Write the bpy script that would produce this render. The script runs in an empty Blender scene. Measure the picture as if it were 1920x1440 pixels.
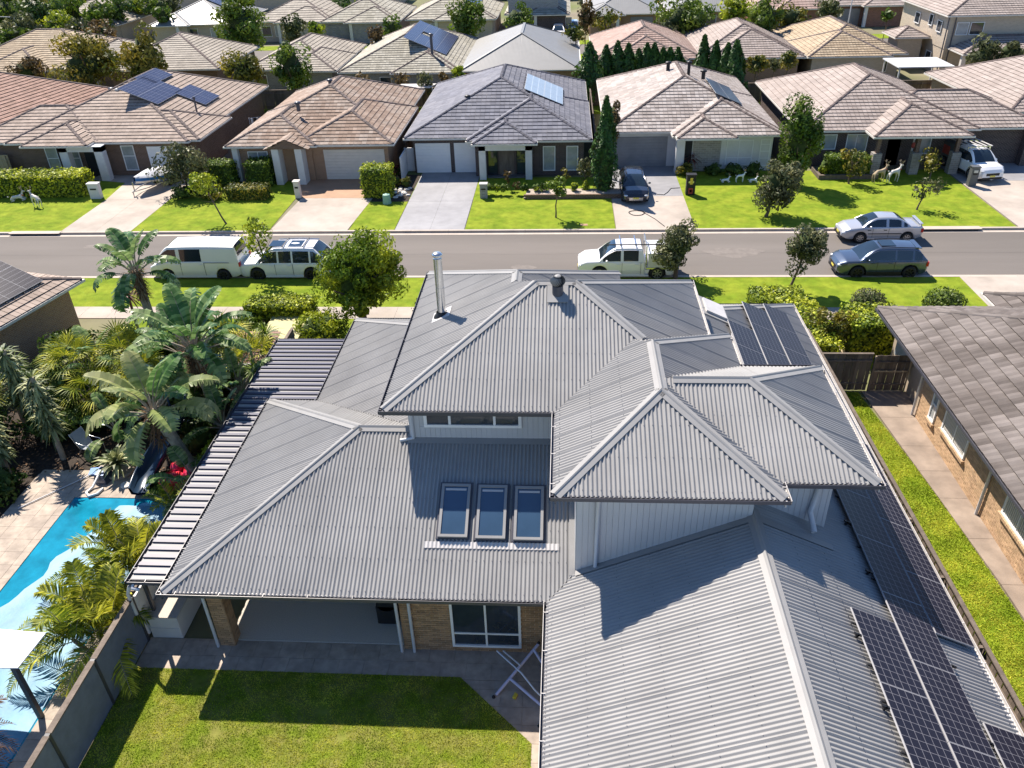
import bpy, math, random
import numpy as np
from mathutils import Vector, Matrix
R=math.radians; PI=math.pi
random.seed(7); rng=np.random.default_rng(7)
sc=bpy.context.scene; col=sc.collection
# ---------------------------------------------------------------- camera, sky, sun, exposure
F=1498.1834
RW=np.array([[0.9979704,-0.00701394,0.06329206],[0.05724201,0.53428074,-0.84336673],[-0.02790041,0.845278,0.53359786]])
CAM=np.array([0.,0.,18.5])
cd=bpy.data.cameras.new('camera'); cam=bpy.data.objects.new('camera',cd); col.objects.link(cam); sc.camera=cam
cd.sensor_width=36; cd.sensor_fit='HORIZONTAL'; cd.lens=36*F/1920; cd.clip_start=.1; cd.clip_end=3000
m4=Matrix([list(RW[0])+[0],list(RW[1])+[0],list(RW[2])+[18.5],[0,0,0,1]]); cam.matrix_world=m4
w=bpy.data.worlds.new('World'); sc.world=w; w.use_nodes=True
nt=w.node_tree; bg=nt.nodes['Background']; sky=nt.nodes.new('ShaderNodeTexSky'); sky.sky_type='NISHITA'; sky.sun_disc=False
SUN=Vector((-.48,.69,1.0)).normalized()
sky.sun_elevation=math.asin(SUN.z); sky.sun_rotation=math.atan2(SUN.x,SUN.y); sky.air_density=.8; sky.dust_density=0; sky.ozone_density=6
nt.links.new(sky.outputs[0],bg.inputs[0]); bg.inputs[1].default_value=.098
sl=bpy.data.lights.new('sun','SUN'); so=bpy.data.objects.new('sun',sl); col.objects.link(so)
sl.energy=5.0; sl.angle=R(.5); sl.color=(1,.905,.80); so.rotation_euler=(-SUN).to_track_quat('-Z','Y').to_euler(); so.location=(-30,40,60)
sc.view_settings.view_transform='Standard'; sc.view_settings.look='None'; sc.view_settings.exposure=1.02; sc.view_settings.gamma=1
sc.render.engine='CYCLES'
try: sc.cycles.max_bounces=6; sc.cycles.diffuse_bounces=3; sc.cycles.transparent_max_bounces=6
except Exception: pass

def at(px,py,z=0.):            # photo pixel -> point of the place at height z
    d=RW@np.array([px-960,-(py-720),-F]); t=(z-18.5)/d[2]; p=CAM+t*d; return (p[0],p[1],z)
def aty(px,py,y):
    d=RW@np.array([px-960,-(py-720),-F]); p=CAM+(y/d[1])*d; return (p[0],p[1],p[2])
# ---------------------------------------------------------------- materials
def mk(name,c,rough=.7,var=.12,scale=3.,bump=0.,bscale=None,attr=0.,metal=0.,spec=.4,trans=0.,c2=None,stretch=None,det=5.,tint=None,coat=0.):
    m=bpy.data.materials.new(name); m.use_nodes=True; n=m.node_tree.nodes; L=m.node_tree.links
    b=n['Principled BSDF']; b.inputs['Roughness'].default_value=rough; b.inputs['Metallic'].default_value=metal
    b.inputs['Specular IOR Level'].default_value=spec; b.inputs['Coat Weight'].default_value=coat; b.inputs['Coat Roughness'].default_value=.04
    tc=n.new('ShaderNodeTexCoord'); src=tc.outputs['Object']
    mp=n.new('ShaderNodeMapping'); L.new(src,mp.inputs[0]); 
    if stretch: mp.inputs['Scale'].default_value=stretch
    nz=n.new('ShaderNodeTexNoise'); nz.inputs['Scale'].default_value=scale; nz.inputs['Detail'].default_value=det; nz.inputs['Roughness'].default_value=.6
    L.new(mp.outputs[0],nz.inputs[0])
    mr=n.new('ShaderNodeMapRange'); mr.inputs[1].default_value=.3; mr.inputs[2].default_value=.7
    mr.inputs[3].default_value=1-var; mr.inputs[4].default_value=1+var; L.new(nz.outputs[0],mr.inputs[0])
    base=None
    if c2 is not None:
        mx=n.new('ShaderNodeMix'); mx.data_type='RGBA'; mx.inputs[6].default_value=(*c,1); mx.inputs[7].default_value=(*c2,1)
        n2=n.new('ShaderNodeTexNoise'); n2.inputs['Scale'].default_value=scale*.37; n2.inputs['Detail'].default_value=4; L.new(mp.outputs[0],n2.inputs[0])
        m2=n.new('ShaderNodeMapRange'); m2.inputs[1].default_value=.38; m2.inputs[2].default_value=.62; L.new(n2.outputs[0],m2.inputs[0])
        if attr:
            at_=n.new('ShaderNodeAttribute'); at_.attribute_name='rnd'
            ad=n.new('ShaderNodeMath'); ad.operation='MULTIPLY_ADD'; L.new(at_.outputs['Fac'],ad.inputs[0]); ad.inputs[1].default_value=.9
            sb=n.new('ShaderNodeMath'); sb.operation='SUBTRACT'; L.new(m2.outputs[0],sb.inputs[0]); sb.inputs[1].default_value=.45; L.new(sb.outputs[0],ad.inputs[2]); ad.use_clamp=True
            L.new(ad.outputs[0],mx.inputs[0])
        else: L.new(m2.outputs[0],mx.inputs[0])
        base=mx.outputs[2]
    fac=mr.outputs[0]
    if attr:
        a=n.new('ShaderNodeAttribute'); a.attribute_name='rnd'
        q=n.new('ShaderNodeMapRange'); q.inputs[3].default_value=1-attr; q.inputs[4].default_value=1+attr; L.new(a.outputs['Fac'],q.inputs[0])
        mu=n.new('ShaderNodeMath'); mu.operation='MULTIPLY'; L.new(fac,mu.inputs[0]); L.new(q.outputs[0],mu.inputs[1]); fac=mu.outputs[0]
    vm=n.new('ShaderNodeVectorMath'); vm.operation='SCALE'; L.new(fac,vm.inputs['Scale'])
    if base: L.new(base,vm.inputs[0])
    else: vm.inputs[0].default_value=c
    L.new(vm.outputs[0],b.inputs['Base Color'])
    if bump:
        nb=n.new('ShaderNodeTexNoise'); nb.inputs['Scale'].default_value=bscale or scale*6; nb.inputs['Detail'].default_value=4; L.new(mp.outputs[0],nb.inputs[0])
        bp=n.new('ShaderNodeBump'); bp.inputs['Strength'].default_value=bump; bp.inputs['Distance'].default_value=.02; L.new(nb.outputs[0],bp.inputs['Height']); L.new(bp.outputs[0],b.inputs['Normal'])
    if trans:
        t=n.new('ShaderNodeBsdfTranslucent'); L.new(vm.outputs[0],t.inputs[0]); ms=n.new('ShaderNodeMixShader'); ms.inputs[0].default_value=trans
        L.new(b.outputs[0],ms.inputs[1]); L.new(t.outputs[0],ms.inputs[2]); L.new(ms.outputs[0],n['Material Output'].inputs[0])
    return m
def brickmat(name,c1,c2,mort,sc_=1.):
    m=mk(name,c1,.85,.15,2); n=m.node_tree.nodes; L=m.node_tree.links; b=n['Principled BSDF']
    tc=n.new('ShaderNodeTexCoord'); sx=n.new('ShaderNodeSeparateXYZ'); L.new(tc.outputs['Object'],sx.inputs[0])
    ad=n.new('ShaderNodeMath'); ad.operation='ADD'; L.new(sx.outputs[0],ad.inputs[0]); L.new(sx.outputs[1],ad.inputs[1])
    cx=n.new('ShaderNodeCombineXYZ'); L.new(ad.outputs[0],cx.inputs[0]); L.new(sx.outputs[2],cx.inputs[1])
    bt=n.new('ShaderNodeTexBrick'); L.new(cx.outputs[0],bt.inputs[0]); bt.inputs['Scale'].default_value=1; bt.inputs['Brick Width'].default_value=.24*sc_; bt.inputs['Row Height'].default_value=.086*sc_
    bt.inputs['Mortar Size'].default_value=.008*sc_; bt.inputs[1].default_value=(*c1,1); bt.inputs[2].default_value=(*c2,1); bt.inputs[3].default_value=(*mort,1)
    L.new(bt.outputs[0],b.inputs['Base Color'])
    bp=n.new('ShaderNodeBump'); bp.invert=True; bp.inputs['Strength'].default_value=.5; bp.inputs['Distance'].default_value=.01; L.new(bt.outputs['Fac'],bp.inputs['Height']); L.new(bp.outputs[0],b.inputs['Normal'])
    return m
M={}
M['corr']=mk('corrugated_grey_steel',(.29,.287,.28),.5,.10,.7,spec=.18,attr=.035,c2=(.262,.26,.256))
M['cap']=mk('ridge_capping_steel',(.275,.272,.266),.5,.06,1.5,spec=.18)
M['gutter']=mk('charcoal_gutter_steel',(.07,.07,.085),.35,.1,2)
M['lipw']=mk('pale_steel_gutter_glint',(.52,.5,.48),.4,.08,2)  # pale steel; on right-facing gutters the sun glint is put into this colour
M['clad']=mk('grey_cladding_paint',(.48,.485,.50),.6,.03,2,attr=.02)
M['white']=mk('white_paint',(.78,.78,.77),.5,.03,2)
M['offwhite']=mk('off_white_paint',(.6,.57,.52),.6,.06,2)
M['render']=mk('pale_render',(.62,.61,.6),.8,.06,2,bump=.1)
M['pipe']=mk('pale_downpipe_paint',(.52,.53,.55),.45,.03,2)
M['brick']=mk('tan_brick',(.40,.25,.14),.85,.15,6,bump=.3,attr=.3,c2=(.30,.18,.10))
M['brick2']=mk('sand_brick',(.50,.34,.20),.85,.15,6,bump=.3,attr=.2,c2=(.42,.28,.17))
M['mortar']=mk('pale_mortar',(.62,.54,.42),.9,.1,8)
M['mortar2']=mk('grey_tan_mortar',(.40,.33,.25),.9,.1,8)
M['bbrown']=brickmat('brown_brick_wall',(.12,.07,.045),(.17,.10,.07),(.27,.22,.18))
M['bdark']=brickmat('charcoal_brick_wall',(.045,.03,.028),(.08,.05,.045),(.25,.22,.2))
M['btan']=brickmat('tan_brick_wall',(.33,.2,.12),(.26,.15,.09),(.42,.34,.26))
M['bred']=brickmat('red_brick_wall',(.24,.09,.05),(.16,.06,.035),(.35,.3,.26))
M['bstone']=brickmat('stone_block_wall',(.34,.31,.28),(.24,.22,.2),(.4,.38,.35),1.6)
M['bcream']=brickmat('cream_brick_wall',(.5,.42,.32),(.42,.35,.27),(.5,.45,.38))
M['bgrey']=brickmat('grey_brick_wall',(.30,.29,.29),(.22,.21,.21),(.4,.4,.4),1.3)
M['glass']=mk('dark_window_glass',(.03,.04,.05),.05,.4,.7,spec=.9)
M['glassb']=mk('blind_behind_glass',(.30,.33,.34),.15,.25,1.2,spec=.8)
M['sky_glass']=mk('skylight_glass',(.035,.07,.12),.06,.1,1,spec=.9)
M['black']=mk('black_plastic',(.012,.012,.014),.5,.1,3)
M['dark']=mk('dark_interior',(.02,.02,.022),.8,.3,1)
M['steel']=mk('galvanised_steel',(.55,.56,.57),.25,.1,4,metal=.9)
M['asphalt']=mk('asphalt',(.150,.134,.120),.92,.12,.35,bump=.5,bscale=60,c2=(.125,.112,.10),stretch=(.12,1,1))
M['concpath']=mk('brown_grey_path_concrete',(.28,.225,.18),.85,.2,1.5,bump=.2,bscale=30,c2=(.22,.175,.14))
M['railgrey']=mk('panel_frame_grey',(.36,.36,.37),.5,.03,2,spec=.2)
M['rib_shade']=mk('navy_rib_shade',(.035,.038,.075),.4,.05,2,spec=.3)  # shade stripes of the pergola roof, painted as navy colour
M['asph2']=mk('worn_asphalt_patch',(.175,.155,.138),.9,.15,3,bump=.4,bscale=50)
M['asph3']=mk('sealed_road_seam',(.09,.08,.075),.8,.2,3)
M['concrete']=mk('pale_concrete',(.40,.35,.30),.85,.14,.8,bump=.2,bscale=30,c2=(.33,.285,.24))
M['concbrown']=mk('brown_stained_concrete',(.34,.21,.13),.8,.12,1,bump=.2,bscale=25)
M['concgrey']=mk('grey_sealed_concrete',(.26,.26,.27),.6,.12,1.2,bump=.15,bscale=25,c2=(.22,.22,.23))
M['concdark']=mk('dark_sealed_concrete',(.1,.105,.115),.6,.12,1.5)
M['kerb']=mk('kerb_concrete',(.42,.365,.31),.85,.1,1.5)
M['aggr']=mk('exposed_aggregate',(.48,.44,.38),.85,.2,40,bump=.3)
M['paver']=mk('travertine_paver',(.40,.335,.27),.8,.18,4,bump=.15,attr=.15,c2=(.30,.25,.205))
M['grass']=mk('lawn_grass',(.14,.205,.014),.95,.22,2.2,bump=1,bscale=45,c2=(.21,.26,.022),spec=.1)
M['grassn']=mk('near_lawn_grass',(.13,.17,.016),.95,.25,5,bump=.8,bscale=30,c2=(.17,.17,.04),spec=.1)
M['blade']=mk('grass_blade',(.26,.37,.018),.8,.2,2.5,attr=.4,trans=.3,c2=(.50,.50,.06),spec=.15)
M['soil']=mk('mulch_soil',(.035,.025,.018),.95,.5,8,bump=.8,bscale=30)
M['litter']=mk('leaf_litter',(.16,.09,.045),.9,.5,3,attr=.7)
M['ground']=mk('suburban_ground',(.12,.14,.04),.95,.3,.15,c2=(.2,.17,.12))
def leaf(name,c,c2,tr=.28,attr=.5,rough=.55): return mk(name,c,rough,.2,.9,attr=attr,trans=tr,c2=c2,spec=.35)
M['lf_mid']=leaf('mid_green_leaf',(.055,.11,.012),(.18,.24,.022))
M['lf_bright']=leaf('bright_lime_leaf',(.13,.21,.012),(.42,.45,.025))
M['lf_dark']=leaf('dark_green_leaf',(.04,.085,.015),(.10,.15,.025))
M['lf_yel']=leaf('yellow_tipped_leaf',(.06,.09,.012),(.28,.22,.025))
M['lf_olive']=leaf('olive_leaf',(.07,.09,.03),(.16,.16,.07))
M['lf_con']=leaf('conifer_leaf',(.03,.085,.012),(.06,.13,.015),.15)
M['lf_rust']=leaf('rusty_leaf',(.10,.07,.03),(.2,.13,.04))
M['lf_red']=leaf('dark_red_leaf',(.12,.02,.02),(.22,.06,.05))
M['lf_pal']=leaf('palm_frond_leaf',(.11,.17,.014),(.44,.42,.03),.35,.35)
M['lf_str']=leaf('broad_leaf',(.07,.16,.04),(.24,.31,.12),.3,.35,.3)
M['lf_strp']=leaf('pale_broad_leaf',(.20,.26,.08),(.33,.34,.14),.3,.25,.4)
M['lf_var']=leaf('striped_sword_leaf',(.09,.13,.04),(.34,.34,.16),.2,.5)
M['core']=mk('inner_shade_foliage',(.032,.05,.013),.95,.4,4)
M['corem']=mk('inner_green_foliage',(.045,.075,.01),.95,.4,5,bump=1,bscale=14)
M['bark']=mk('bark',(.13,.095,.07),.9,.3,6,bump=.6,stretch=(1,1,.3))
M['barkp']=mk('pale_bark',(.3,.26,.2),.9,.3,6,bump=.6)
M['fibre']=mk('dry_palm_fibre',(.15,.085,.045),.95,.5,9,bump=1,attr=.5)
M['timber']=mk('weathered_timber',(.15,.12,.095),.9,.3,5,bump=.5,attr=.25,stretch=(1,1,.2))
M['timberp']=mk('pale_timber',(.38,.30,.2),.8,.2,3,stretch=(1,1,.2))
M['fencep']=mk('grey_render_panel',(.155,.175,.215),.85,.12,3,bump=.2,attr=.05)
M['post']=mk('dark_post_metal',(.05,.05,.055),.5,.1,3)
M['pool']=mk('pool_water',(.008,.20,.31),.03,.3,1.2,spec=.6,bump=.3,bscale=3)
M['cover']=mk('pale_blue_pool_cover',(.05,.20,.33),.5,.2,1.5,bump=.3,bscale=3,c2=(.09,.26,.39))
M['slide']=mk('blue_slide_plastic',(.022,.045,.085),.25,.08,2)
M['pink']=mk('pink_vinyl',(.7,.02,.12),.3,.4,9,c2=(.75,.05,.03))
M['fabric']=mk('grey_sling_fabric',(.28,.3,.33),.8,.1,20)
M['kiosk']=mk('beige_green_kiosk',(.42,.38,.17),.6,.06,2)
M['kioskg']=mk('olive_louvre',(.13,.13,.05),.6,.1,2)
M['greenpit']=mk('pale_green_box',(.25,.42,.33),.6,.06,2)
M['tyre']=mk('tyre_rubber',(.018,.018,.018),.8,.1,5)
M['rim']=mk('alloy_rim',(.5,.5,.52),.3,.05,5,metal=.8)
M['rimd']=mk('black_rim',(.025,.025,.028),.35,.05,5)
M['carglass']=mk('tinted_car_glass',(.015,.025,.035),.03,.2,1,spec=.9)
M['lamp']=mk('clear_headlight',(.6,.62,.65),.1,.1,5,spec=.8)
M['tail']=mk('red_tail_light',(.5,.015,.01),.2,.1,5)
M['amber']=mk('orange_paint',(.6,.13,.03),.5,.2,5)
M['plate']=mk('number_plate',(.7,.6,.1),.5,.05,5)
M['platew']=mk('white_number_plate',(.75,.75,.7),.5,.05,5)
M['pwhite']=mk('white_car_paint',(.78,.78,.78),.3,.01,1,coat=.8)
M['pcream']=mk('white_van_paint',(.76,.75,.70),.35,.02,1,coat=.6)
M['psilver']=mk('silver_car_paint',(.48,.49,.52),.3,.02,1,metal=.45,coat=.8)
M['pblue']=mk('blue_grey_car_paint',(.075,.10,.15),.3,.03,1,metal=.5,coat=1)
M['pblack']=mk('black_car_paint',(.02,.022,.032),.25,.03,1,metal=.3,coat=1)
M['pgrey']=mk('grey_canopy_paint',(.10,.105,.11),.4,.03,1)
M['blue']=mk('blue_hull_paint',(.02,.15,.45),.3,.05,2)
M['tarp']=mk('pale_boat_cover',(.55,.56,.58),.8,.15,2,bump=.6,bscale=3)
M['terra']=mk('terracotta_red',(.4,.07,.05),.6,.2,3)
M['gold']=mk('yellow_sticker',(.65,.5,.05),.5,.1,3)
M['wht']=mk('white_metal_tube',(.7,.7,.74),.35,.03,3)
M['lav']=mk('pale_lilac_tube',(.55,.53,.68),.35,.03,3)
M['cell2']=None
def cellmat(name,nx,ny,c,line,coord='Generated'):
    m=mk(name,c,.3,.1,1,spec=.15); n=m.node_tree.nodes; L=m.node_tree.links; b=n['Principled BSDF']
    uv=n.new('ShaderNodeUVMap'); sp=n.new('ShaderNodeSeparateXYZ'); L.new(uv.outputs[0],sp.inputs[0]); outs=[]
    for i,k,wd in ((0,nx,.07),(1,ny,.055)):
        mu=n.new('ShaderNodeMath'); mu.operation='MULTIPLY'; mu.inputs[1].default_value=k; L.new(sp.outputs[i],mu.inputs[0])
        fr=n.new('ShaderNodeMath'); fr.operation='FRACT'; L.new(mu.outputs[0],fr.inputs[0])
        s=n.new('ShaderNodeMath'); s.operation='SUBTRACT'; s.inputs[1].default_value=.5; L.new(fr.outputs[0],s.inputs[0])
        a=n.new('ShaderNodeMath'); a.operation='ABSOLUTE'; L.new(s.outputs[0],a.inputs[0])
        g=n.new('ShaderNodeMath'); g.operation='GREATER_THAN'; g.inputs[1].default_value=.5-wd/2; L.new(a.outputs[0],g.inputs[0]); outs.append(g)
    mx=n.new('ShaderNodeMath'); mx.operation='MAXIMUM'; L.new(outs[0].outputs[0],mx.inputs[0]); L.new(outs[1].outputs[0],mx.inputs[1])
    mc=n.new('ShaderNodeMix'); mc.data_type='RGBA'; mc.inputs[6].default_value=(*c,1); mc.inputs[7].default_value=(*line,1); L.new(mx.outputs[0],mc.inputs[0]); L.new(mc.outputs[2],b.inputs['Base Color'])
    return m
M['cell']=cellmat('solar_cells',6,10,(.014,.013,.022),(.17,.165,.18))
M['cellb']=cellmat('blue_solar_cells',6,10,(.022,.028,.065),(.22,.24,.32))
M['cellp']=cellmat('pale_hot_water_collector',3,9,(.25,.31,.38),(.5,.55,.6))
# roof tiles
def tmat(k,c,c2,a=.16): M[k]=mk(k+'_roof_tile',c,.85,.16,1.1,bump=.3,bscale=25,attr=a*.55,c2=tuple(c[i]*.45+c2[i]*.55 for i in range(3)))
tmat('t_taupe',(.30,.235,.19),(.37,.30,.25)); tmat('t_brown',(.26,.155,.115),(.32,.20,.16)); tmat('t_rust',(.24,.165,.12),(.32,.28,.24),.3)
tmat('t_char',(.135,.14,.17),(.19,.19,.21),.2); tmat('t_grey',(.30,.26,.235),(.40,.37,.35),.24); tmat('t_sand',(.30,.25,.22),(.36,.31,.28),.12)
tmat('t_lich',(.38,.34,.28),(.26,.23,.19),.26); tmat('t_pink',(.31,.215,.18),(.37,.29,.25)); tmat('t_yell',(.34,.26,.17),(.40,.33,.23)); tmat('t_moss',(.30,.28,.22),(.40,.38,.32),.2)
tmat('t_near',(.105,.088,.078),(.225,.20,.185),.2)
M['tcap']=mk('dark_ridge_tile',(.13,.10,.09),.85,.25,3,attr=.3)
M['tcapc']=mk('charcoal_ridge_tile',(.07,.07,.09),.8,.2,3,attr=.3)
M['under']=mk('shadow_gap_underlay',(.03,.025,.022),.9,.2,3)
M['ltsteel']=mk('pale_steel_roof',(.23,.23,.22),.45,.06,1)
M['patio']=mk('white_patio_sheet',(.62,.63,.64),.45,.05,1)
# ---------------------------------------------------------------- mesh helpers
ORI={}
class MB:
    def __init__(s): s.v=[];s.f=[];s.m=[];s.r=[];s.uv=None
    def face(s,pts,mi=0,r=None):
        b=len(s.v); s.v.extend([tuple(p) for p in pts]); s.f.append(tuple(range(b,b+len(pts)))); s.m.append(mi); s.r.append(random.random() if r is None else r)
    def grid(s,P,mi=0,closeu=False,closev=False,r=None,mf=None):   # P[i][j]
        b=len(s.v); n=len(P); k=len(P[0])
        for row in P: s.v.extend([tuple(p) for p in row])
        rr=random.random() if r is None else r
        for i in range(n if closeu else n-1):
            for j in range(k if closev else k-1):
                i2=(i+1)%n; j2=(j+1)%k
                s.f.append((b+i*k+j,b+i*k+j2,b+i2*k+j2,b+i2*k+j)); s.m.append(mf(i,j) if mf else mi); s.r.append(rr)
    def box(s,x0,x1,y0,y1,z0,z1,mi=0,r=None):
        P=[(x0,y0,z0),(x1,y0,z0),(x1,y1,z0),(x0,y1,z0),(x0,y0,z1),(x1,y0,z1),(x1,y1,z1),(x0,y1,z1)]; s.hexa(P,mi,r); return s
    def hexa(s,P,mi=0,r=None):
        b=len(s.v); s.v.extend([tuple(p) for p in P]); rr=random.random() if r is None else r
        for q in ((0,3,2,1),(4,5,6,7),(0,1,5,4),(1,2,6,5),(2,3,7,6),(3,0,4,7)): s.f.append(tuple(b+i for i in q)); s.m.append(mi); s.r.append(rr)
    def bar(s,a,b,w,h=None,mi=0,up=(0,0,1)):
        a=Vector(a);b=Vector(b);h=h or w;d=(b-a).normalized();u=Vector(up)
        if abs(d.dot(u))>.98:u=Vector((1,0,0))
        x=d.cross(u).normalized();y=x.cross(d).normalized(); x*=w/2; y*=h/2
        s.hexa([a-x-y,a+x-y,b+x-y,b-x-y,a-x+y,a+x+y,b+x+y,b-x+y],mi)
    def tube(s,pts,rad,n=8,mi=0,cap=True):
        pts=[Vector(p) for p in pts]; rad=rad if hasattr(rad,'__len__') else [rad]*len(pts); rings=[]; px=None
        for i,p in enumerate(pts):
            d=(pts[min(i+1,len(pts)-1)]-pts[max(i-1,0)]).normalized()
            if px is None:
                u=Vector((0,0,1)) if abs(d.z)<.9 else Vector((1,0,0)); px=d.cross(u).normalized()
            else: px=(px-d*px.dot(d)).normalized()
            y=d.cross(px); rings.append([p+(px*math.cos(2*PI*k/n)+y*math.sin(2*PI*k/n))*rad[i] for k in range(n)])
        s.grid(rings,mi,closev=True)
        if cap: s.face(rings[0][::-1],mi); s.face(rings[-1],mi)
    def lathe(s,c,prof,n=16,mi=0,axis='z'):
        rings=[]
        for r_,h in prof:
            rg=[]
            for k in range(n):
                a=2*PI*k/n; q=(r_*math.cos(a),r_*math.sin(a),h)
                if axis=='y': q=(q[0],q[2],q[1])
                if axis=='x': q=(q[2],q[0],q[1])
                rg.append((c[0]+q[0],c[1]+q[1],c[2]+q[2]))
            rings.append(rg)
        s.grid(rings,mi,closev=True)
    def ellip(s,c,r,n=10,mi=0):
        pr=[(math.sin(PI*i/n),-math.cos(PI*i/n)) for i in range(n+1)]
        s.grid([[(c[0]+r[0]*a*math.cos(2*PI*k/(n+2)),c[1]+r[1]*a*math.sin(2*PI*k/(n+2)),c[2]+r[2]*h) for k in range(n+2)] for a,h in pr],mi,closev=True)
    def mesh(s,name,mats,o=(0,0,0),smooth=False,uv=False):
        me=bpy.data.meshes.new(name); v=np.array(s.v,dtype=np.float32)-np.array(o,dtype=np.float32)
        me.from_pydata(v.tolist(),[],s.f)
        for mm in (mats if isinstance(mats,(list,tuple)) else [mats]): me.materials.append(M[mm])
        if any(s.m): me.polygons.foreach_set('material_index',s.m)
        a=me.attributes.new('rnd','FLOAT','FACE'); a.data.foreach_set('value',s.r)
        if smooth: me.polygons.foreach_set('use_smooth',[True]*len(s.f))
        if uv:
            u=me.uv_layers.new(name='UVMap'); q=[(0,0),(1,0),(1,1),(0,1)]; d=[]
            for p in me.polygons:
                for k in range(p.loop_total): d.extend(q[k%4])
            u.data.foreach_set('uv',d)
        me.update(); return me
def npmesh(name,V,nf,k,mats,r,o,mi=None,smooth=False):   # V: (nf*k,3) separate k-gons
    me=bpy.data.meshes.new(name); V=(V-np.array(o)).astype(np.float32)
    me.vertices.add(len(V)); me.vertices.foreach_set('co',V.ravel()); me.loops.add(nf*k); me.loops.foreach_set('vertex_index',np.arange(nf*k,dtype=np.int32))
    me.polygons.add(nf); me.polygons.foreach_set('loop_start',np.arange(0,nf*k,k,dtype=np.int32))
    for mm in (mats if isinstance(mats,(list,tuple)) else [mats]): me.materials.append(M[mm])
    if mi is not None: me.polygons.foreach_set('material_index',mi.astype(np.int32))
    me.update(calc_edges=True)
    a=me.attributes.new('rnd','FLOAT','FACE'); a.data.foreach_set('value',r.astype(np.float32)); return me
def link(me,name,parent=None,kind=None,label=None):
    o=bpy.data.objects.new(name,me); col.objects.link(o)
    if parent is not None: o.parent=parent; ORI[o.name]=ORI[parent.name]
    if kind: o['kind']=kind
    if label: o['label']=label
    return o
def org(p): return ORI[p.name] if p is not None else (0,0,0)
def part(name,mb,mats,parent,smooth=False,kind=None,label=None,uv=False):
    return link(mb.mesh(name,mats,org(parent),smooth,uv),name,parent,kind,label)
def thing(name,label,cat,loc,group=None,rot=0):
    o=bpy.data.objects.new(name,None); col.objects.link(o); o.location=loc; o.rotation_euler=(0,0,rot); o.empty_display_size=.3
    ORI[o.name]=tuple(loc); o['label']=label; o['category']=cat
    if group:o['group']=group
    return o
def solo(name,mb,mats,label,cat,group=None,smooth=False,o=None,kind=None,uv=False):
    v=np.array(mb.v); c=o or (float(v[:,0].mean()),float(v[:,1].mean()),float(v[:,2].min()))
    ob=bpy.data.objects.new(name,mb.mesh(name,mats,c,smooth,uv)); col.objects.link(ob); ob.location=c; ORI[ob.name]=tuple(c); ob['label']=label; ob['category']=cat
    if group: ob['group']=group
    return ob
def struct(name,mb,mats,smooth=False):
    o=link(mb.mesh(name,mats,(0,0,0),smooth),name); o['kind']='structure'; ORI[o.name]=(0,0,0); return o
def copy_tree(o,parent=None):
    c=o.copy(); col.objects.link(c)
    if parent: c.parent=parent
    for ch in [x for x in CH.get(o.name,[])]: copy_tree(ch,c)
    return c
CH={}
def index_children():
    CH.clear()
    for o in col.objects:
        if o.parent: CH.setdefault(o.parent.name,[]).append(o)
def clone(src,loc,label,group=None,rot=0,scale=None):
    CH.clear()
    def walk(o):
        for x in o.children: CH.setdefault(o.name,[]).append(x); walk(x)
    walk(src); c=copy_tree(src); c.location=loc; c.rotation_euler=(0,0,rot); c['label']=label
    if group: c['group']=group
    if scale: c.scale=scale if hasattr(scale,'__len__') else (scale,)*3
    return c
def poly_sheet(mb,pts,z,mi=0): mb.face([(p[0],p[1],z) for p in pts],mi)
# ---------------------------------------------------------------- foliage
def leafquads(C,size,N=None,aspect=.5,jit=.6):
    n=len(C); rn=rng.normal(size=(n,3)); rn/=np.linalg.norm(rn,axis=1)[:,None]
    if N is not None: rn=N+jit*rn; rn/=np.linalg.norm(rn,axis=1)[:,None]
    a=rng.normal(size=(n,3)); t=np.cross(rn,a); t/=np.linalg.norm(t,axis=1)[:,None]; b=np.cross(rn,t)
    s=(size*(.6+.8*rng.random(n)))[:,None]; V=np.empty((n,4,3)); V[:,0]=C-t*s; V[:,1]=C+b*s*aspect+rn*s*.15; V[:,2]=C+t*s; V[:,3]=C-b*s*aspect+rn*s*.15
    return V.reshape(-1,3)
def crown_pts(c,r,n,clumps=26,cr=.34,flat=.8,fill=.15):
    c=np.array(c);r=np.array(r)
    d=rng.normal(size=(clumps,3)); d/=np.linalg.norm(d,axis=1)[:,None]; rad=.45+.42*rng.random(clumps)
    K=d*rad[:,None]; cs=cr*(.5+.95*rng.random(clumps)); i=rng.integers(0,clumps,n); e=rng.normal(size=(n,3)); e/=np.linalg.norm(e,axis=1)[:,None]; e[:,2]*=flat
    P=K[i]+e*(cs[i]*(.75+.3*rng.random(n)))[:,None]
    rr=(.55*((i*0.618)%1)+.45*rng.random(n))
    return c+P*r, e, rr
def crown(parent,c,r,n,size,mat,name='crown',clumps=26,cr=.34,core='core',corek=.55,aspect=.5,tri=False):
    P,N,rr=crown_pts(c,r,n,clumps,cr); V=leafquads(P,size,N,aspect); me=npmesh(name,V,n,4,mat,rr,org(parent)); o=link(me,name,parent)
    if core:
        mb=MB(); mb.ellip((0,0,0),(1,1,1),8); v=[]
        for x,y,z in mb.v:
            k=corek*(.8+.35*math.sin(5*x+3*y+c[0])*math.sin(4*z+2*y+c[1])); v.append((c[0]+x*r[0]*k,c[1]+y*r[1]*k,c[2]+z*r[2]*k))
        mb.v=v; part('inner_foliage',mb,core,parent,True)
    return o
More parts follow.
